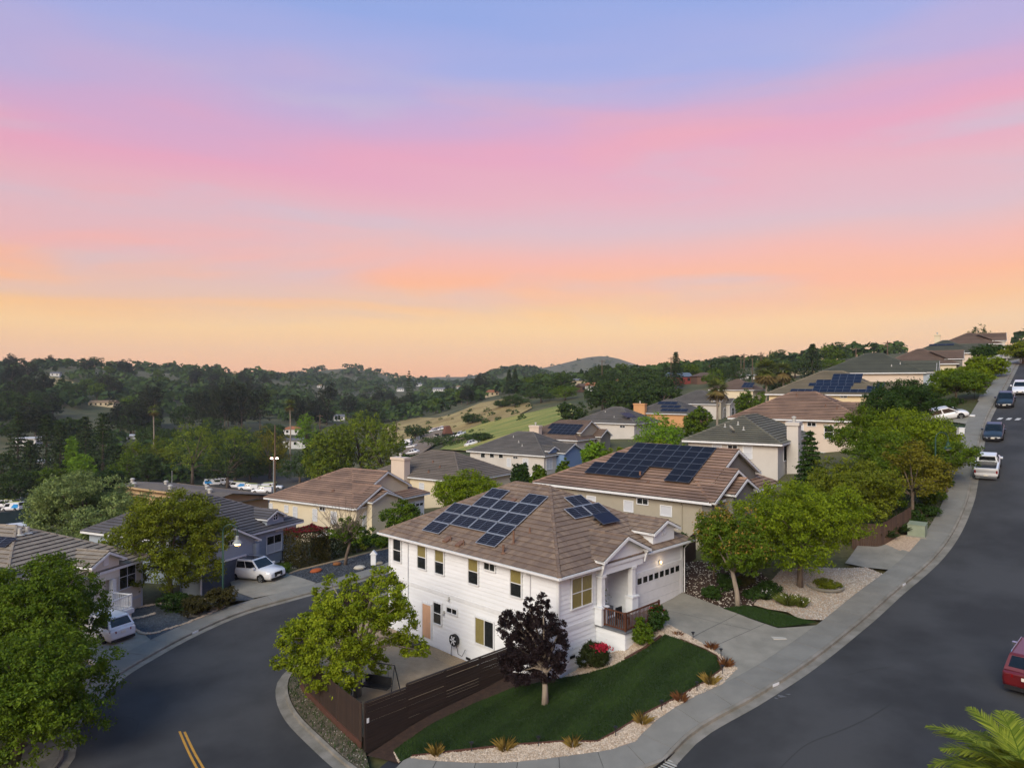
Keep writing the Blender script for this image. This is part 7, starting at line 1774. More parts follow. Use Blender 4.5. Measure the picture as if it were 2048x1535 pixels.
# ---------------------------------------------------------------- street furniture
m_green = mat('green_post', C('26463e'), .5); m_conepole = mat('wood_pole', C('5c4c3e'), .9); m_galv = mat('galvanised', C('8d9292'), .5)
def street_lamp(label, p, hgt, turn, lit):
    r = thing('street_lamp', label, 'street lamp', p, turn)
    k = MB(); k.tube([(0, 0, 0), (0, 0, .5), (0, 0, .52), (0, 0, hgt)], [.13, .12, .075, .06], 10); k.build('post', m_green, r)
    k = MB(); k.tube([(0, 0, hgt)] + [(.55 - .55 * math.cos(a), 0, hgt + .55 * math.sin(a)) for a in np.linspace(.2, math.pi, 10)] + [(1.1, 0, hgt - .35)], .035, 8); k.build('curved_arm', m_green, r)
    k = MB(); k.lathe([(.05, .0), (.13, -.05), (.14, -.3), (.36, -.55), (.37, -.6), (.3, -.6)], (1.1, 0, hgt - .3), 14); ho = k.build('lamp_shade', m_galv if lit else m_green, r)
    k = MB(); k.lathe([(0, -.56), (.24, -.58), (.2, -.72), (0, -.76)], (1.1, 0, hgt - .3), 12); k.build('bulb', mat('street_lamp_glow', C('ffe0b0'), .4, emit=(S(255, 190, 110), 12.0)) if lit else mat('lamp_glass', C('cfd2c8'), .3), r)
    if lit:
        l_ = bpy.data.lights.new('street_lamp_light', 'POINT'); l_.energy = 60; l_.color = (1, .66, .36); l_.shadow_soft_size = .15; new_obj('street_lamp_light', l_, r, (1.1, 0, hgt - 1.15))
    return r
p = G(446, 1212); hh = (1062 - 767) / FPX * p.y; street_lamp('tall green hooked street lamp glowing by the slate yard', (p.x, p.y, p.z + .1), CZ - hh - p.z - .1, 0.0, True)
p = gp(1871, 62.5); hh = CZ - (876 - 767) / FPX * 62.5 - p.z; street_lamp('green hooked street lamp rising from the uphill trees', (p.x, p.y, p.z), hh, 0.0, False)
# utility box
p = G(1835, 1072); r = thing('utility_box', 'pale green utility box beside the uphill sidewalk', 'utility box', (p.x, p.y, p.z + .1), -.7); m_ubox = mat('pale_green_box', C('86907e'), .6, C('788370'), scale=2)
k = MB(); k.box(-.6, .6, -.5, .5, 0, .85); k.build('cabinet', m_ubox, r); k = MB(); k.prism([(-.63, -.53, .851), (.63, -.53, .851), (.63, .5, .99), (-.63, .5, .99)], (0, 0, .03)); k.build('lid', m_ubox, r); k = MB(); k.box(-.7, .7, -.62, .62, -.2, -.005); k.build('pad', m_conc, r)
p = G(1921, 868); mb = MB(); mb.box(-.3, .3, -.25, .25, 0, .7); mb.box(-.34, .34, -.29, .29, .7, .78); o = mb.build('meter_box', m_white, loc=(p.x, p.y, p.z)); tag(o, 'small white box on the grass below the white hatchback', 'utility box')
# swing seat on the patio
p = G(752, 1392); r = thing('patio_swing', 'black metal swing frame on the patio behind the fence', 'swing', (p.x, p.y, p.z + .1), -.35)
for xx in (-1.2, 1.2):
    for yy in (-.6, .6): MB().tube([(xx, yy, 0), (xx * .95, 0, 1.75)], .03, 6).build('leg', m_trimblk, r)
MB().tube([(-1.15, 0, 1.75), (1.15, 0, 1.75)], .03, 6).build('top_bar', m_trimblk, r); k = MB(); k.box(-.8, .8, -.25, .25, .45, .55); k.build('seat', m_trimblk, r); k = MB(); k.box(-.8, .8, .22, .3, .56, .95); k.build('backrest', m_trimblk, r)
for xx in (-.75, .75): MB().tube([(xx, 0, .55), (xx, 0, 1.74)], .01, 4).build('hanger', m_trimblk, r)
# hose reel on the wall, and porch things (in the white house's frame)
def hw(x, y, z): q = H.org + H.ex * x + H.ey * y; return (q.x, q.y, q.z + z)
r = thing('hose_reel', 'black and white hose reel on the side wall of the white house', 'hose reel', hw(.3, 8.9, H.he - 5.6), math.pi / 2 - H.th)
n = 18
k = MB(); k.add([(xx, rr * math.cos(2 * math.pi * i / n), rr * math.sin(2 * math.pi * i / n)) for xx, rr in ((-.1, .3), (-.1, .36), (.12, .36), (.12, .3)) for i in range(n)], [(j * n + i, j * n + (i + 1) % n, (j + 1) * n + (i + 1) % n, (j + 1) * n + i) for j in range(3) for i in range(n)]); k.build('reel_rim', m_black, r)
k = MB(); k.add([(-.08, .3 * math.cos(2 * math.pi * i / n), .3 * math.sin(2 * math.pi * i / n)) for i in range(n)], [tuple(range(n - 1, -1, -1))]); k.build('reel_face', m_trimblk, r)
for i in range(6): a = i * math.pi / 3; k = MB(); k.beam((-.1, math.cos(a) * .05, math.sin(a) * .05), (-.1, math.cos(a) * .27, math.sin(a) * .27), .07, .03, up=(1, 0, 0)); k.build('spoke', m_white, r)
k = MB(); k.tube([(.05, .25, -.1), (.02, .3, -.9), (.05, .3, -1.25)], .02, 5); k.tube([(.02, -.2, -.25), (-.02, -.4, -.75), (.0, -.75, -.8), (.05, -1.0, -.35)], .018, 5); k.build('hose', m_black, r)
k = MB(); k.box(.0, .18, .15, .5, -1.4, -1.3); k.build('tap_base', m_trimblk, r)
r = thing('planter_box', 'grey planter chest with a small potted tree on the porch', 'planter', hw(5.0, 1.1, H.he - 3.4), math.pi / 2 - H.th); k = MB(); k.box(-.75, .75, -.3, .3, 0, .5); k.build('chest', mat('chest_grey', C('55585c'), .7), r)
rng = np.random.default_rng(200); pts_ = rng.normal(size=(500, 3)) * np.array([.2, .2, .28]) + np.array([-.2, 0, 1.25]); new_obj('foliage', leaf_mesh('foliage', pts_, unit(rng, 500), np.full(500, .12), LM['bright'], rng.random(500), rng), r); MB().tube([(-.2, 0, .5), (-.2, 0, 1.2)], .02, 5).build('stem', m_bark, r)
r = thing('porch_chair', 'dark outdoor chair behind the brown porch railing', 'chair', hw(4.6, -.7, H.he - 3.4), math.pi / 2 - H.th); k = MB(); k.box(-.28, .28, -.28, .28, .38, .45); k.build('seat', m_black, r); k = MB(); k.box(-.28, .28, .24, .3, .46, .95); k.build('backrest', m_black, r)
for xx in (-.25, .25):
    for yy in (-.25, .25): k = MB(); k.box(xx - .02, xx + .02, yy - .02, yy + .02, 0, .379); k.build('leg', m_black, r)
# gazebo on the hilltop
p = P(2010, 731, 118); g_ = gz(p.x, p.y); r = thing('gazebo', 'small white gazebo with a hipped roof near the hilltop', 'gazebo', (p.x, p.y, g_), .3); ztop = CZ + (767 - 716) / FPX * 118 - g_
for xx in (-1.5, 1.5):
    for yy in (-1.5, 1.5): k = MB(); k.box(xx - .08, xx + .08, yy - .08, yy + .08, -.3, ztop); k.build('post', m_white, r)
k = MB(); k.add([(-1.9, -1.9, ztop), (1.9, -1.9, ztop), (1.9, 1.9, ztop), (-1.9, 1.9, ztop), (0, 0, ztop + .95)], [(0, 1, 4), (1, 2, 4), (2, 3, 4), (3, 0, 4), (3, 2, 1, 0)]); k.build('roof', m_lgrey, r)
k = MB(); k.lathe([(0, .0), (.06, .05), (.03, .2), (0, .3)], (0, 0, ztop + .95), 8); k.build('finial', m_white, r)
# red bird-feeder like ornament in the uphill trees
p = gp(1949, 92); k = MB(); k.lathe([(0, 0), (.22, .05), (.26, .25), (.12, .5), (0, .55)], (0, 0, 0), 10); tag(k.build('garden_lantern', mat('red_orange', C('a8402a'), .6), loc=(p.x, p.y, p.z + 1.2)), 'red-orange garden lantern beside the upper sidewalk', 'lantern')
k = MB(); k.tube([(0, 0, -1.25), (0, 0, .02)], .025, 6); k.build('stake', m_trimblk, bpy.data.objects['garden_lantern'])
# ---------------------------------------------------------------- valley: ground covers, buildings, poles, woods
m_dry = mat('dry_grass', C('7e6c40'), .95, C('a08f5c'), scale=.06, amt=.8, bump=.3, bscale=2, fine=.3)
m_greenslope = mat('green_slope', C('5e722a'), .95, C('968f48'), scale=.05, amt=.8, bump=.3, bscale=2, fine=.3, stretch=(1, 3, 1))
m_track = mat('dirt_track', C('6b5f50'), .95, C('7d7060'), scale=.1, bump=.3, bscale=2, fine=.2)
sheet('dry_slope', px((766, 858), (800, 842), (840, 834), (872, 836), (905, 828), (960, 806), (1020, 796), (1060, 806), (1064, 816), (1030, 834), (960, 852), (925, 862), (900, 868), (872, 858), (845, 866), (818, 884), (792, 888)), .3, m_dry, 8)
sheet('green_slope', px((880, 900), (905, 884), (925, 864), (960, 850), (1010, 838), (1070, 824), (1142, 808), (1152, 826), (1100, 850), (1000, 885), (950, 905)), .5, m_greenslope, 6)
sheet('dirt_track', px((790, 915), (815, 896), (845, 872), (872, 862), (908, 866), (896, 884), (868, 892), (840, 912)), .7, m_track, 5)
sheet('far_meadow', px((58, 760), (100, 753), (125, 757), (160, 768), (190, 775), (188, 786), (140, 782), (105, 778), (62, 768)), .5, mat('far_dry_grass', C('8a7a50'), .95, C('9a8a5e'), scale=.04), 18)
sheet('service_yard', px((395, 1004), (405, 966), (520, 950), (628, 955), (650, 985), (600, 1004)), .15, mat('yard_asphalt', C('3a3a3a'), .95, C('464542'), scale=.2), 4)
sheet('yard_drive', px((0, 1035), (0, 1008), (60, 1000), (110, 1004), (80, 1030)), .15, MATS['yard_asphalt'], 4)

# long low building
m_tarroof = mat('tar_roof', C('5c564f'), .95, C('68625a'), scale=.4, bump=.2, bscale=6, fine=.1); m_buff = mat('buff_wall', C('a58c68'), .9, C('b09874'), scale=.5)
r0 = Vector((-50.4, 126.9, CZ - 19.4)); r1 = Vector((-74.8, 141.8, CZ - 19.4)); ey_ = (r1 - r0).normalized(); ex_ = Vector((-ey_.y, ey_.x, 0)); ex_ = ex_ if ex_.y > 0 else -ex_
r = thing('long_building', 'long low building with a shallow grey-brown roof beyond the left houses', 'building', (r0.x, r0.y, gz(r0.x, r0.y)), math.atan2(ey_.y, ey_.x))
zr = r0.z - r.location.z; LL = (r1 - r0).length; hw_ = 9.5; hf_ = 3.0; ze = zr - 1.5; zf_ = zr - .5; sg = 1 if (Matrix.Rotation(math.atan2(ey_.y, ey_.x), 3, 'Z') @ Vector((0, 1, 0))).dot(ex_) > 0 else -1
k = MB(); k.add([(-1, -hw_, ze), (LL + 1, -hw_, ze), (LL + 1, 0, zr), (-1, 0, zr), (-1, -hf_ if False else hf_, zf_), (LL + 1, hf_, zf_)], [(0, 1, 2, 3), (3, 2, 5, 4)]); k.add([(-1, -hw_, ze - .3), (LL + 1, -hw_, ze - .3), (LL + 1, hf_, ze - .3), (-1, hf_, ze - .3)], [(3, 2, 1, 0)]); rf = k.build('roof', m_tarroof, r)
k = MB(); k.box(0, LL, -hw_ + .9, hf_ - .4, -3, ze - .3); k.prism([(0.01, -hw_ + .9, ze - .3), (0.01, hf_ - .4, ze - .3), (0.01, 0, zr - .1)], (LL - .02, 0, 0)); wl_ = k.build('wall', m_buff, r)
k = MB(); k.box(-1.05, LL + 1.05, -hw_ - .05, -hw_ + .02, ze - .32, ze + .02); k.build('fascia', m_buff, r); k = MB(); k.box(-1.05, LL + 1.05, hf_ - .02, hf_ + .05, zf_ - .32, zf_ + .02); k.build('fascia', m_buff, r)
for i in range(9):
    for yy in (-hw_ + .86,): k = MB(); k.box(1.5 + i * 3.5, 3.9 + i * 3.5, yy - .01, yy + .05, ze - 2.0, ze - .7); k.build('window', m_glass, r)
for i, (a, b) in enumerate(((4, 1.0), (9, -2), (15, 1.5), (21, -1.5), (25, 2.5), (29, .5))): k = MB(); k.lathe([(.35, -.2), (.35, .5), (.5, .55), (.3, .8), (0, .85)], (a, b, zr - abs(b) * .158), 10); k.build('roof_vent', m_greyvent, rf)
# screen fences
m_teal = mat('green_screen_mesh', C('23353a'), .8, C('2a3e42'), scale=1)
def screen_fence(label, a, b, z, h):
    A = Vector(a); B_ = Vector(b); L_ = (B_ - A).length; r = thing('screen_fence', label, 'fence', (A.x, A.y, z), math.atan2(B_.y - A.y, B_.x - A.x)); n = max(1, int(L_ / 3))
    for i in range(n + 1): MB().tube([(L_ * i / n, 0, -2), (L_ * i / n, 0, h + .1)], .05, 6).build('post', m_galv, r)
    for i in range(n): k = MB(); k.box(L_ * i / n + .06, L_ * (i + 1) / n - .06, -.015, .015, -.5, h); k.build('screen_panel', m_teal, r)
p = P(-30, 1049, 96); q = P(68, 1046, 100); screen_fence('dark teal screened fence above the tan house roof', p[:2], q[:2], p.z, 1.5)
p = P(5, 1005, 170); q = P(112, 1000, 176); screen_fence('far dark screened fence behind the service van', p[:2], q[:2], p.z, 2.0)
k = MB(); p = P(12, 1052, 93); q = P(66, 1046, 96); k.beam(tuple(p), tuple(q), 3.5, .18); tag(k.build('shed_roof', mat('shed_white', C('c9ccce'), .6)), 'white-edged shed roof behind the tan house', 'shed')
k = MB(); k.beam(tuple(p + Vector((0, 0, -1.3))), tuple(q + Vector((0, 0, -1.3))), 3.0, 2.3); k.build('wall', mat('shed_brown', C('4a3c34'), .9), bpy.data.objects['shed_roof'])

# small houses far off
W_ = {n: mat('far_wall_' + n, C(c), .9, C(c, .9), scale=.5) for n, c in (('white', 'cfd0ce'), ('cream', 'c4b697'), ('red', '8a4038'), ('brown', '6a5244'), ('peach', 'b88a6a'), ('grey', '8f908e'))}
RF_ = {n: mat('far_roof_' + n, C(c), .9, C(c, .85), scale=.5) for n, c in (('grey', '6a6c70'), ('brown', '5c4c42'), ('terra', '9a6444'), ('blue', '5a6a7a'), ('white', 'b9bbbd'), ('tan', '8a7458'))}
FH = []
def far_house(label, u, v, wpx, hpx, d, wall, roof, rot=.4, kind='hip', storeys=1, group='houses far across the valley', rise=.35):
    gg = G(u, v); d = gg.y if d * .6 < gg.y < d * 1.6 else d
    FH.append((u, wpx, d))
    w = wpx / FPX * d; h = hpx / FPX * d; b = P(u, v, d); dep = max(w * .6, 6)
    r = thing('far_house', label, 'house', (b.x, b.y + dep / 2, b.z), rot, group); a, e = w / 2, dep / 2; hw = h * (1 - rise); o = .4
    k = MB(); k.box(-a, a, -e, e, -2.5, hw); k.build('wall', W_[wall], r)
    if kind == 'hip': V = [(-a - o, -e - o, hw), (a + o, -e - o, hw), (a + o, e + o, hw), (-a - o, e + o, hw), (-a * .35, 0, h), (a * .35, 0, h)]; F = [(0, 1, 5, 4), (1, 2, 5), (2, 3, 4, 5), (3, 0, 4), (3, 2, 1, 0)]
    elif kind == 'gable': V = [(-a - o, -e - o, hw), (a + o, -e - o, hw), (a + o, e + o, hw), (-a - o, e + o, hw), (-a - o, 0, h), (a + o, 0, h)]; F = [(0, 1, 5, 4), (1, 2, 5), (2, 3, 4, 5), (3, 0, 4), (3, 2, 1, 0)]
    else: V = [(-a - o, -e - o, hw), (a + o, -e - o, hw), (a + o, e + o, hw), (-a - o, e + o, hw), (-a - o, -e - o, hw + .4), (a + o, -e - o, hw + .4), (a + o, e + o, hw + .6), (-a - o, e + o, hw + .6)]; F = [(3, 2, 1, 0), (4, 5, 6, 7), (0, 1, 5, 4), (1, 2, 6, 5), (2, 3, 7, 6), (3, 0, 4, 7)]
    k = MB(); k.add(V, F); k.build('roof', RF_[roof], r)
    n = max(2, int(w / 3))
    for s_ in range(storeys):
        for i in range(n):
            x = -a + w * (i + .5) / n; z1 = hw - .5 - s_ * 2.8; k = MB(); k.box(x - .55, x + .55, -e - .04, -e - .005, z1 - 1.2, z1); k.build('window', m_glass, r)
for a_ in (('white block glimpsed through the left conifers', 48, 892, 36, 22, 300, 'white', 'white', .2, 'flat'), ('low white-roofed shed between the left conifers', 68, 930, 30, 8, 235, 'grey', 'white', .1, 'flat'), ('small white house above the far meadow', 108, 751, 17, 8, 690, 'white', 'grey', .2, 'gable'), ('long pale house in the wooded slope', 200, 811, 48, 11, 480, 'cream', 'tan', .1, 'gable'), ('white flat-roofed shed left of the tall palm', 265, 877, 30, 8, 330, 'white', 'white', .1, 'flat'),
           ('terracotta-roofed white house behind the lime tree', 582, 868, 34, 16, 300, 'white', 'terra', .1, 'hip', 1), ('white two-storey house with balcony in the valley', 588, 896, 50, 24, 280, 'white', 'grey', .15, 'flat', 2), ('white house behind the round cypresses', 676, 840, 20, 12, 380, 'white', 'grey', .3, 'gable'),
           ('pale house row in the middle valley', 877, 783, 24, 9, 700, 'white', 'grey', .1, 'gable'), ('white house right of the middle valley row', 917, 778, 16, 8, 720, 'white', 'tan', .3, 'hip'), ('pale house at the left of the middle valley', 800, 782, 14, 8, 760, 'white', 'grey', .1, 'hip'), ('cream house with terracotta roof above the dry slope', 982, 792, 28, 13, 400, 'cream', 'terra', .3, 'hip'),
           ('grey-roofed pale house on the hill shoulder', 1155, 768, 30, 12, 340, 'cream', 'grey', .3, 'hip'), ('brown house below the tall pole', 1168, 782, 20, 16, 325, 'brown', 'brown', .3, 'gable'), ('white house beside the brown one on the hill', 1184, 782, 16, 18, 322, 'white', 'terra', .3, 'gable'), ('small red building among the oaks', 1243, 770, 22, 13, 300, 'red', 'terra', .2, 'gable'),
           ('red house with blue-grey roof on the hill', 1360, 768, 46, 24, 275, 'red', 'blue', .25, 'gable'), ('brown house right of the red one', 1412, 766, 44, 22, 268, 'brown', 'brown', .2, 'hip'), ('low white house behind the fan palms', 1504, 757, 28, 10, 300, 'white', 'white', .2, 'flat'), ('grey-roofed cottage below the dark cypress', 1612, 747, 34, 12, 280, 'cream', 'grey', .2, 'hip'),
           ('tiny white house on the far ridge', 118, 756, 6, 4, 900, 'white', 'grey', .2, 'gable'), ('pale house in the woods below the tan hill', 640, 775, 14, 7, 760, 'white', 'tan', .2, 'hip'), ('grey house at the valley end', 840, 772, 14, 7, 900, 'white', 'grey', .2, 'hip')):
    far_house(*a_)

# poles and wires
def pole(label, u, v0, v1, d, arms=0, lamp=None, r_=.2, m=None):
    b = gp(u, d); top = CZ + (767 - v0) / FPX * d; r = thing('utility_pole' if not lamp else 'yard_light', label, 'pole', (b.x, b.y, b.z)); h = top - b.z
    MB().tube([(0, 0, -.5), (0, 0, h)], [r_ * 1.2, r_ * .8], 7).build('pole', m or m_conepole, r)
    for i in range(arms): k = MB(); k.box(-1.3, 1.3, -.1, .1, h - .7 - i * 1.1, h - .52 - i * 1.1); k.build('crossarm', m_conepole, r)
    if lamp:
        for xx in lamp:
            k = MB(); k.tube([(0, 0, h - .1), (xx, 0, h)], .05, 5); k.build('bracket', m_galv, r)
            k = MB(); k.lathe([(0, -.25), (.3, -.2), (.3, .05), (0, .15)], (xx, 0, h), 8); k.build('lamp_head', mat('yard_lamp_glow', C('ffe6e0'), .4, emit=(S(255, 205, 190), 14.0)), r)
    return Vector((b.x, b.y, top))
tops = [pole('tall pole left of the red house on the hill', 1204, 719, 760, 300, 1), pole('pole beside the tall conifer on the hill', 1342, 713, 750, 280, 1), pole('leftmost of the paired poles above the fan palms', 1488, 706, 745, 270, 1), pole('pole with crossarms above the fan palms', 1522, 703, 740, 265, 2), pole('pole with crossarms against the sky above the green roof', 1775, 681, 712, 230, 2)]
pole('short pole between the paired poles', 1505, 715, 745, 275, 0); pole('slim pole right of the dark cypress', 1712, 693, 720, 240, 1); pole('small pole left of the fan palms', 1482, 713, 740, 300, 1); pole('small pole on the hill left of the conifer', 1226 + 193, 729, 750, 330, 1); pole('slim pole on the dry slope', 793, 843, 864, 300, 0)
pole('tall wooden pole beside the yard lights', 550, 849, 963, 185, 0, r_=.2); pole('yard light pole glowing beside the tall wooden pole', 547, 915, 963, 183, 0, lamp=(-.5, .9), r_=.12, m=m_galv); pole('pole with pale bracket behind the lime tree', 640, 828, 870, 280, 1); pole('thin post behind the low building roof', 344, 940, 965, 160, 0, r_=.08, m=m_galv)
for (a, b), sp_ in zip(zip(tops[1:-1], tops[2:]), ('from the conifer pole to the paired poles', 'between the paired poles', 'from the paired poles up to the green roof')):
    for dx, sd_ in ((-1, 'left'), (1, 'right')):
        k = MB(); pts_ = [a.lerp(b, t) + Vector((dx, 0, -.5 - 1.6 * math.sin(math.pi * t))) for t in np.linspace(0, 1, 13)]; k.tube(pts_, .02, 3, False); o = k.build('power_line', m_trimblk); tag(o, sd_ + ' thin power line ' + sp_, 'wire', 'power lines on the hill')

# named trees in the middle distance
def mtree(name, label, u, v_top, wpx, d, lm, leaves, leaf, seed, k=20, lobe=.38, z0f=.08, flat=1.0, sub=16, group=None):
    b = gp(u, d); top = CZ + (767 - v_top) / FPX * d; h = max(top - b.z, 3.0); R = wpx / 2 / FPX * d
    return tree(name, label, b, R, h * (1 - z0f), h * z0f, lm, leaves, leaf, seed, k=k, lobe=lobe, trunk_r=R * .06 + .05, sub=sub, clump=.15, flat=flat, tips=8, group=group)
for i, (u, vt, w, d, lm, l) in enumerate(((642, 872, 80, 160, 'cyp', 'leftmost of the big rounded cypress trees behind the russet roof'), (672, 848, 86, 164, 'cyp', 'second big rounded cypress tree behind the russet roof'), (722, 822, 100, 168, 'cyp', 'tallest of the big rounded cypress trees'), (765, 838, 90, 166, 'cyp', 'rightmost of the big rounded cypress trees'), (385, 840, 100, 200, 'cyp', 'tall rounded dark tree behind the low building'), (470, 850, 96, 205, 'cyp', 'rounded dark tree right of the tall one in the valley'), (455, 893, 110, 195, 'conifer', 'low spreading pine above the service trucks'), (540, 850, 80, 215, 'gold', 'brownish tree beside the tall wooden pole'), (600, 905, 80, 205, 'oak', 'dark trees behind the yard lights'), (500, 905, 70, 212, 'oak', 'dark low tree left of the yard lights'), (613, 827, 44, 270, 'lime', 'lime-green round tree in the valley'), (548, 890, 36, 250, 'oak', 'dark tree left of the white two-storey house'), (165, 905, 52, 185, 'lime', 'lime-green tree at the foot of the conifers'), (145, 868, 30, 205, 'lime', 'pale lime tree between the conifers'), (265, 880, 60, 215, 'bright', 'yellow-green trees right of the conifers'), (320, 878, 60, 220, 'olive', 'yellowish hedge trees beneath the tall palm'), (250, 905, 60, 195, 'mid', 'green tree below the yellow-green trees'), (295, 905, 60, 190, 'oak', 'dark tree behind the low building roof'),
        (30, 935, 90, 160, 'oak', 'dark trees behind the far screened fence'), (105, 935, 80, 165, 'mid', 'green trees below the left conifers'), (165, 945, 70, 160, 'oak', 'dark brush behind the pale windblown tree'), (220, 940, 60, 165, 'dark', 'dark brush left of the low building'), (8, 905, 60, 190, 'oak', 'dark tree at the left edge of the valley'),
        (1318, 829, 108, 122, 'lime', 'large round light-green tree between the house rows'), (1396, 814, 60, 140, 'mid', 'round green tree beside the terracotta house'), (1192, 872, 56, 104, 'lime', 'light-green bush-like tree before the arched porch'), (1232, 888, 46, 98, 'bright', 'smaller light-green tree beside the bush-like one'), (1330, 878, 110, 92, 'bright', 'light hedge along the ridge of the russet roof'), (1503, 776, 62, 165, 'mid', 'round green tree left of the olive roof'), (1128, 920, 36, 92, 'mid', 'small green tree by the blue gable'), (1040, 922, 36, 98, 'dark', 'small dark tree behind the white house roof'), (1075, 930, 40, 92, 'mid', 'low tree behind the white house ridge'),
        (900, 892, 140, 235, 'oak', 'dark brush along the end of the dirt track'), (845, 925, 110, 185, 'dark', 'dark brush behind the tall chimney'), (960, 895, 60, 215, 'oak', 'brush in front of the green slope'), (830, 848, 44, 290, 'oak', 'round dark bush on the dry slope'), (945, 826, 50, 300, 'oak', 'dark bush pair between dry and green slopes'), (1030, 790, 60, 320, 'oak', 'dark tree at the top of the green slope'), (1082, 775, 66, 310, 'oak', 'tall dark tree beside the green slope'), (1130, 770, 60, 300, 'mid', 'green tree right of the green slope'), (1005, 800, 40, 330, 'oak', 'dark bush above the green slope'),
        (1475, 725, 60, 260, 'oak', 'dark round tree below the paired poles'), (1430, 737, 50, 270, 'mid', 'green tree right of the brown house'), (1660, 716, 70, 265, 'mid', 'green tree right of the dark cypress'), (1590, 722, 50, 270, 'oak', 'green tree left of the dark cypress'), (1560, 742, 60, 215, 'oak', 'dark tree behind the fan palms'), (1960, 656, 70, 200, 'oak', 'dark round tree behind the hilltop roof'))):
    mtree('valley_tree', l, u, vt, w, d, lm, 7000 if d < 170 else 4400, .34 if d < 130 else .48, 300 + i, k=40 if lm == 'cyp' else 26, lobe=.24 if lm in ('cyp', 'conifer') else .34)
for i, (u, vt, w, d, l) in enumerate(((36, 822, 70, 215, 'leftmost tall layered conifer'), (93, 828, 80, 220, 'tall layered conifer, second from the left'), (120, 842, 66, 205, 'shorter layered conifer in front of the tall ones'), (171, 832, 76, 222, 'slim layered conifer in the middle of the left group'), (206, 825, 100, 210, 'largest layered conifer on the left'), (60, 880, 70, 190, 'dark conifer at the lower left of the group'), (235, 890, 70, 200, 'dark spreading conifer right of the largest one'), (1352, 703, 40, 275, 'tall ragged conifer against the sky by the red house'), (1625, 688, 58, 250, 'broad dark cypress standing against the sky'), (818, 740, 18, 520, 'pointed dark conifer in the middle valley'), (1018, 738, 22, 420, 'left of two pointed conifers on the hill'), (1030, 737, 22, 420, 'right of two pointed conifers on the hill'))):
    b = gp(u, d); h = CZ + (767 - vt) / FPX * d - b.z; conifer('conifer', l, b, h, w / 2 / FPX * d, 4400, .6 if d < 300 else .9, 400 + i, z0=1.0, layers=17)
for i, (u, vt, d, R, l, sk, n_) in enumerate(((1532, 737, 186, 3.7, 'large shaggy fan palm left of the olive roof', 1.1, 60), (1566, 740, 200, 3.5, 'second fan palm partly behind the first', .7, 36), (1434, 774, 160, 3.0, 'fan palm before the arched-entry house', .5, 36), (580, 808, 255, 2.6, 'slim tall palm in the valley beside the lime tree', .2, 30), (307, 818, 250, 2.4, 'slim tall brownish palm on the left', .3, 28), (445, 744, 760, 3.0, 'tiny palm on the far ridge', .2, 20), (470, 745, 760, 3.0, 'second tiny palm on the far ridge', .2, 20))):
    b = gp(u, d); h = CZ + (767 - vt) / FPX * d - b.z; fan_palm('fan_palm', l, b, max(h, 3), R, 500 + i, sk, n=n_)

# woods: single trees copied from a few kinds, the rest as one mass
rngF = np.random.default_rng(900)
protos = []
for i, (lm, R, Hc, z0, k_) in enumerate((('oak', 5.2, 8.0, 1.0, 20), ('euc', 6.0, 17.0, 4.0, 24), ('mid', 4.6, 7.5, 1.0, 18), ('oak', 6.4, 9.5, 1.0, 24), ('euc', 5.0, 13.0, 2.0, 22))):
    protos.append(tree('forest_tree', ('dark rounded oak in the woods beyond the houses', 'tall dark eucalyptus in the valley woods', 'mid-green rounded tree in the woods beyond the houses', 'large spreading dark oak on the wooded hills', 'narrow eucalyptus on the wooded hills')[i], (0, 0, -500), R, Hc, z0, lm, 2300, .85, 600 + i, k=k_, lobe=.33, trunk_r=.3, sub=12, tips=6, group='trees of the wooded hills'))
spots = []
def region(n, u0, u1, d0, d1, kinds, excl=(), smin=.7, smax=1.25, dlog=True):
    c = 0; t = 0
    while c < n and t < n * 30:
        t += 1; u = rngF.uniform(u0, u1); d = math.exp(rngF.uniform(math.log(d0), math.log(d1)))
        x = (u - 1024) / FPX * d
        if any(abs(u - hu) < hw2 * .6 + 8 and hd * .62 < d < hd * 1.03 for hu, hw2, hd in FH): continue
        if any(inside(np.array(e), np.array([x]), np.array([d]))[0] for e in excl): continue
        spots.append((x, d, int(rngF.choice(kinds)), rngF.uniform(smin, smax))); c += 1
dryp = px((766, 858), (800, 842), (840, 834), (872, 836), (905, 828), (960, 806), (1020, 796), (1060, 806), (1142, 808), (1152, 826), (1100, 850), (1000, 885), (950, 905), (790, 915))
meadow = px((58, 760), (100, 753), (125, 757), (160, 768), (190, 775), (188, 786), (140, 782), (105, 778), (62, 768))
region(12, 440, 660, 350, 420, [1, 1, 4], (), .95, 1.2)          # tall eucalyptus stand right
region(12, 265, 435, 340, 420, [1, 1, 4, 3], (), .95, 1.25)      # and left
region(50, -60, 300, 300, 480, [3, 4, 0, 2], (meadow,), .9, 1.4)
region(62, -60, 560, 480, 760, [3, 0, 4, 2], (meadow,), 1.0, 1.5)
region(26, 240, 700, 250, 340, [0, 2, 3], (), .6, 1.0)
region(26, 150, 700, 205, 260, [0, 2, 2], (px((395, 1004), (405, 966), (520, 950), (628, 955), (650, 985), (600, 1004)),), .5, .8)
region(36, 640, 1010, 380, 760, [0, 3, 2, 4], (dryp,), .8, 1.3)
region(34, 1140, 1420, 195, 300, [0, 3, 0], (dryp,), .75, 1.1)
region(20, 1020, 1250, 320, 430, [0, 3, 2], (dryp,), .8, 1.2)
region(26, 1250, 1720, 280, 420, [0, 2, 3], (), .6, 1.0)
spots = spots[:298]
zs_ = ground(np.array([s[0] for s in spots]), np.array([s[1] for s in spots]))
first = set()
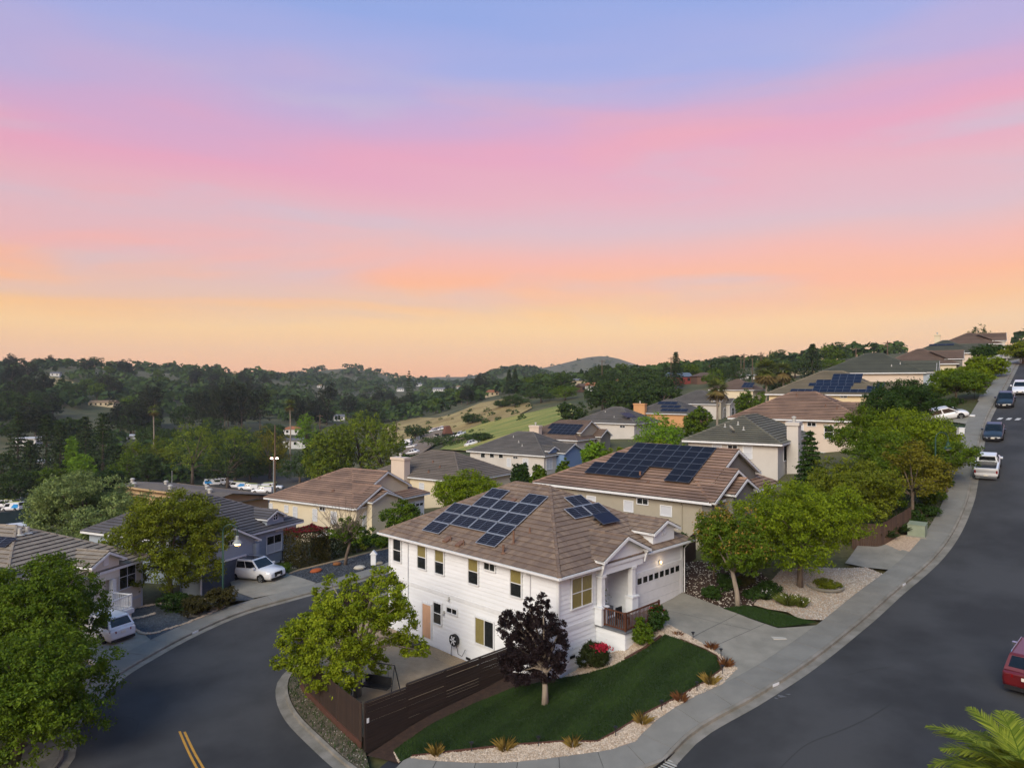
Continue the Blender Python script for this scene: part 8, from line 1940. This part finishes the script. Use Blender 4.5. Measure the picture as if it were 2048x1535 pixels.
for (x, d, k_, sc_), z in zip(spots, zs_):
    pr = protos[k_]
    o = pr if k_ not in first else copy_tree(pr); first.add(k_)
    o.location = (x, d, z - .3); o.rotation_euler = (0, 0, rngF.uniform(0, 6.28)); o.scale = (sc_, sc_, sc_ * rngF.uniform(.85, 1.15))
# distant woods as one mass of small crowns
def mass(n, u0, u1, d0, d1, rmin, rmax, keep=None, excl=()):
    u = rngF.uniform(u0, u1, n * 3); d = np.exp(rngF.uniform(math.log(d0), math.log(d1), n * 3)); x = (u - 1024) / FPX * d; ok = np.ones(len(u), bool)
    for e in excl: ok &= ~inside(np.array(e), x, d)
    for hu, hw2, hd in FH: ok &= ~((np.abs(u - hu) < hw2 * .6 + 6) & (d > hd * .7) & (d < hd * 1.03))
    if keep is not None: ok &= keep(u, d)
    x, d = x[ok][:n], d[ok][:n]; return np.stack([x, d, ground(x, d), rngF.uniform(rmin, rmax, len(x))], 1)
M_ = np.concatenate([mass(420, -150, 620, 440, 800, 4, 8, excl=(meadow,)), mass(420, 560, 1040, 420, 1000, 4, 7.5, excl=(dryp,)), mass(260, 1020, 1800, 330, 700, 3.5, 6.5, excl=(dryp,)), mass(700, -200, 1000, 900, 1700, 6, 12), mass(300, 930, 1130, 1050, 1350, 6, 11, keep=lambda u, d: ~((u > 985) & (u < 1035) & (d < 1230))), mass(420, 700, 1900, 1600, 2500, 5, 9), mass(230, 120, 640, 205, 340, 2.2, 4.2, excl=(px((385, 1010), (395, 962), (520, 944), (628, 950), (660, 985), (600, 1010)),)), mass(160, -500, -60, 300, 900, 5, 9), mass(120, 2050, 2500, 250, 900, 4, 7)])
nl = 29; n = len(M_) * nl; d_ = unit(rngF, n); d_[:, 2] = np.abs(d_[:, 2]) * 1.0 - .15
c = np.repeat(M_, nl, 0); rr = c[:, 3:4]
pos = c[:, :3] + d_ * rr * np.array([1, 1, .95]) * rngF.uniform(.7, 1.0, (n, 1)) + np.array([0, 0, 1]) * rr * .45
var = np.repeat(rngF.random(len(M_)), nl) * .6 + rngF.random(n) * .4
o = new_obj('far_woods', leaf_mesh('far_woods', pos, d_, rr[:, 0] * .62, LM['oak'], var, rngF, .85, rnd=.5)); tag(o, 'distant woods covering the far hills and ridges', 'woods', kind='stuff')
# hedge-like undergrowth on the dry slope
Mb = np.concatenate([mass(60, 780, 1060, 255, 360, .8, 2.2)]); nl = 60; n = len(Mb) * nl; d_ = unit(rngF, n); d_[:, 2] = np.abs(d_[:, 2]); c = np.repeat(Mb, nl, 0)
o = new_obj('slope_brush', leaf_mesh('slope_brush', c[:, :3] + d_ * c[:, 3:4] * rngF.uniform(.6, 1, (n, 1)), d_, c[:, 3] * .4, LM['oak'], rngF.random(n), rngF, .7)); tag(o, 'scattered low brush over the grassy slope', 'brush', kind='stuff')

# ---------------------------------------------------------------- air
hz = bpy.data.materials.new('haze_air'); hz.use_nodes = True; t = hz.node_tree; t.nodes.clear(); vo = t.nodes.new('ShaderNodeVolumePrincipled'); ou = t.nodes.new('ShaderNodeOutputMaterial')
vo.inputs['Color'].default_value = S(228, 238, 252); vo.inputs['Density'].default_value = 0.00011; vo.inputs['Anisotropy'].default_value = 0.0
t.links.new(vo.outputs[0], ou.inputs['Volume'])
k = MB(); k.box(-3100, 3100, -3100, 3100, -140, 175); o = k.build('haze', hz); o['kind'] = 'stuff'
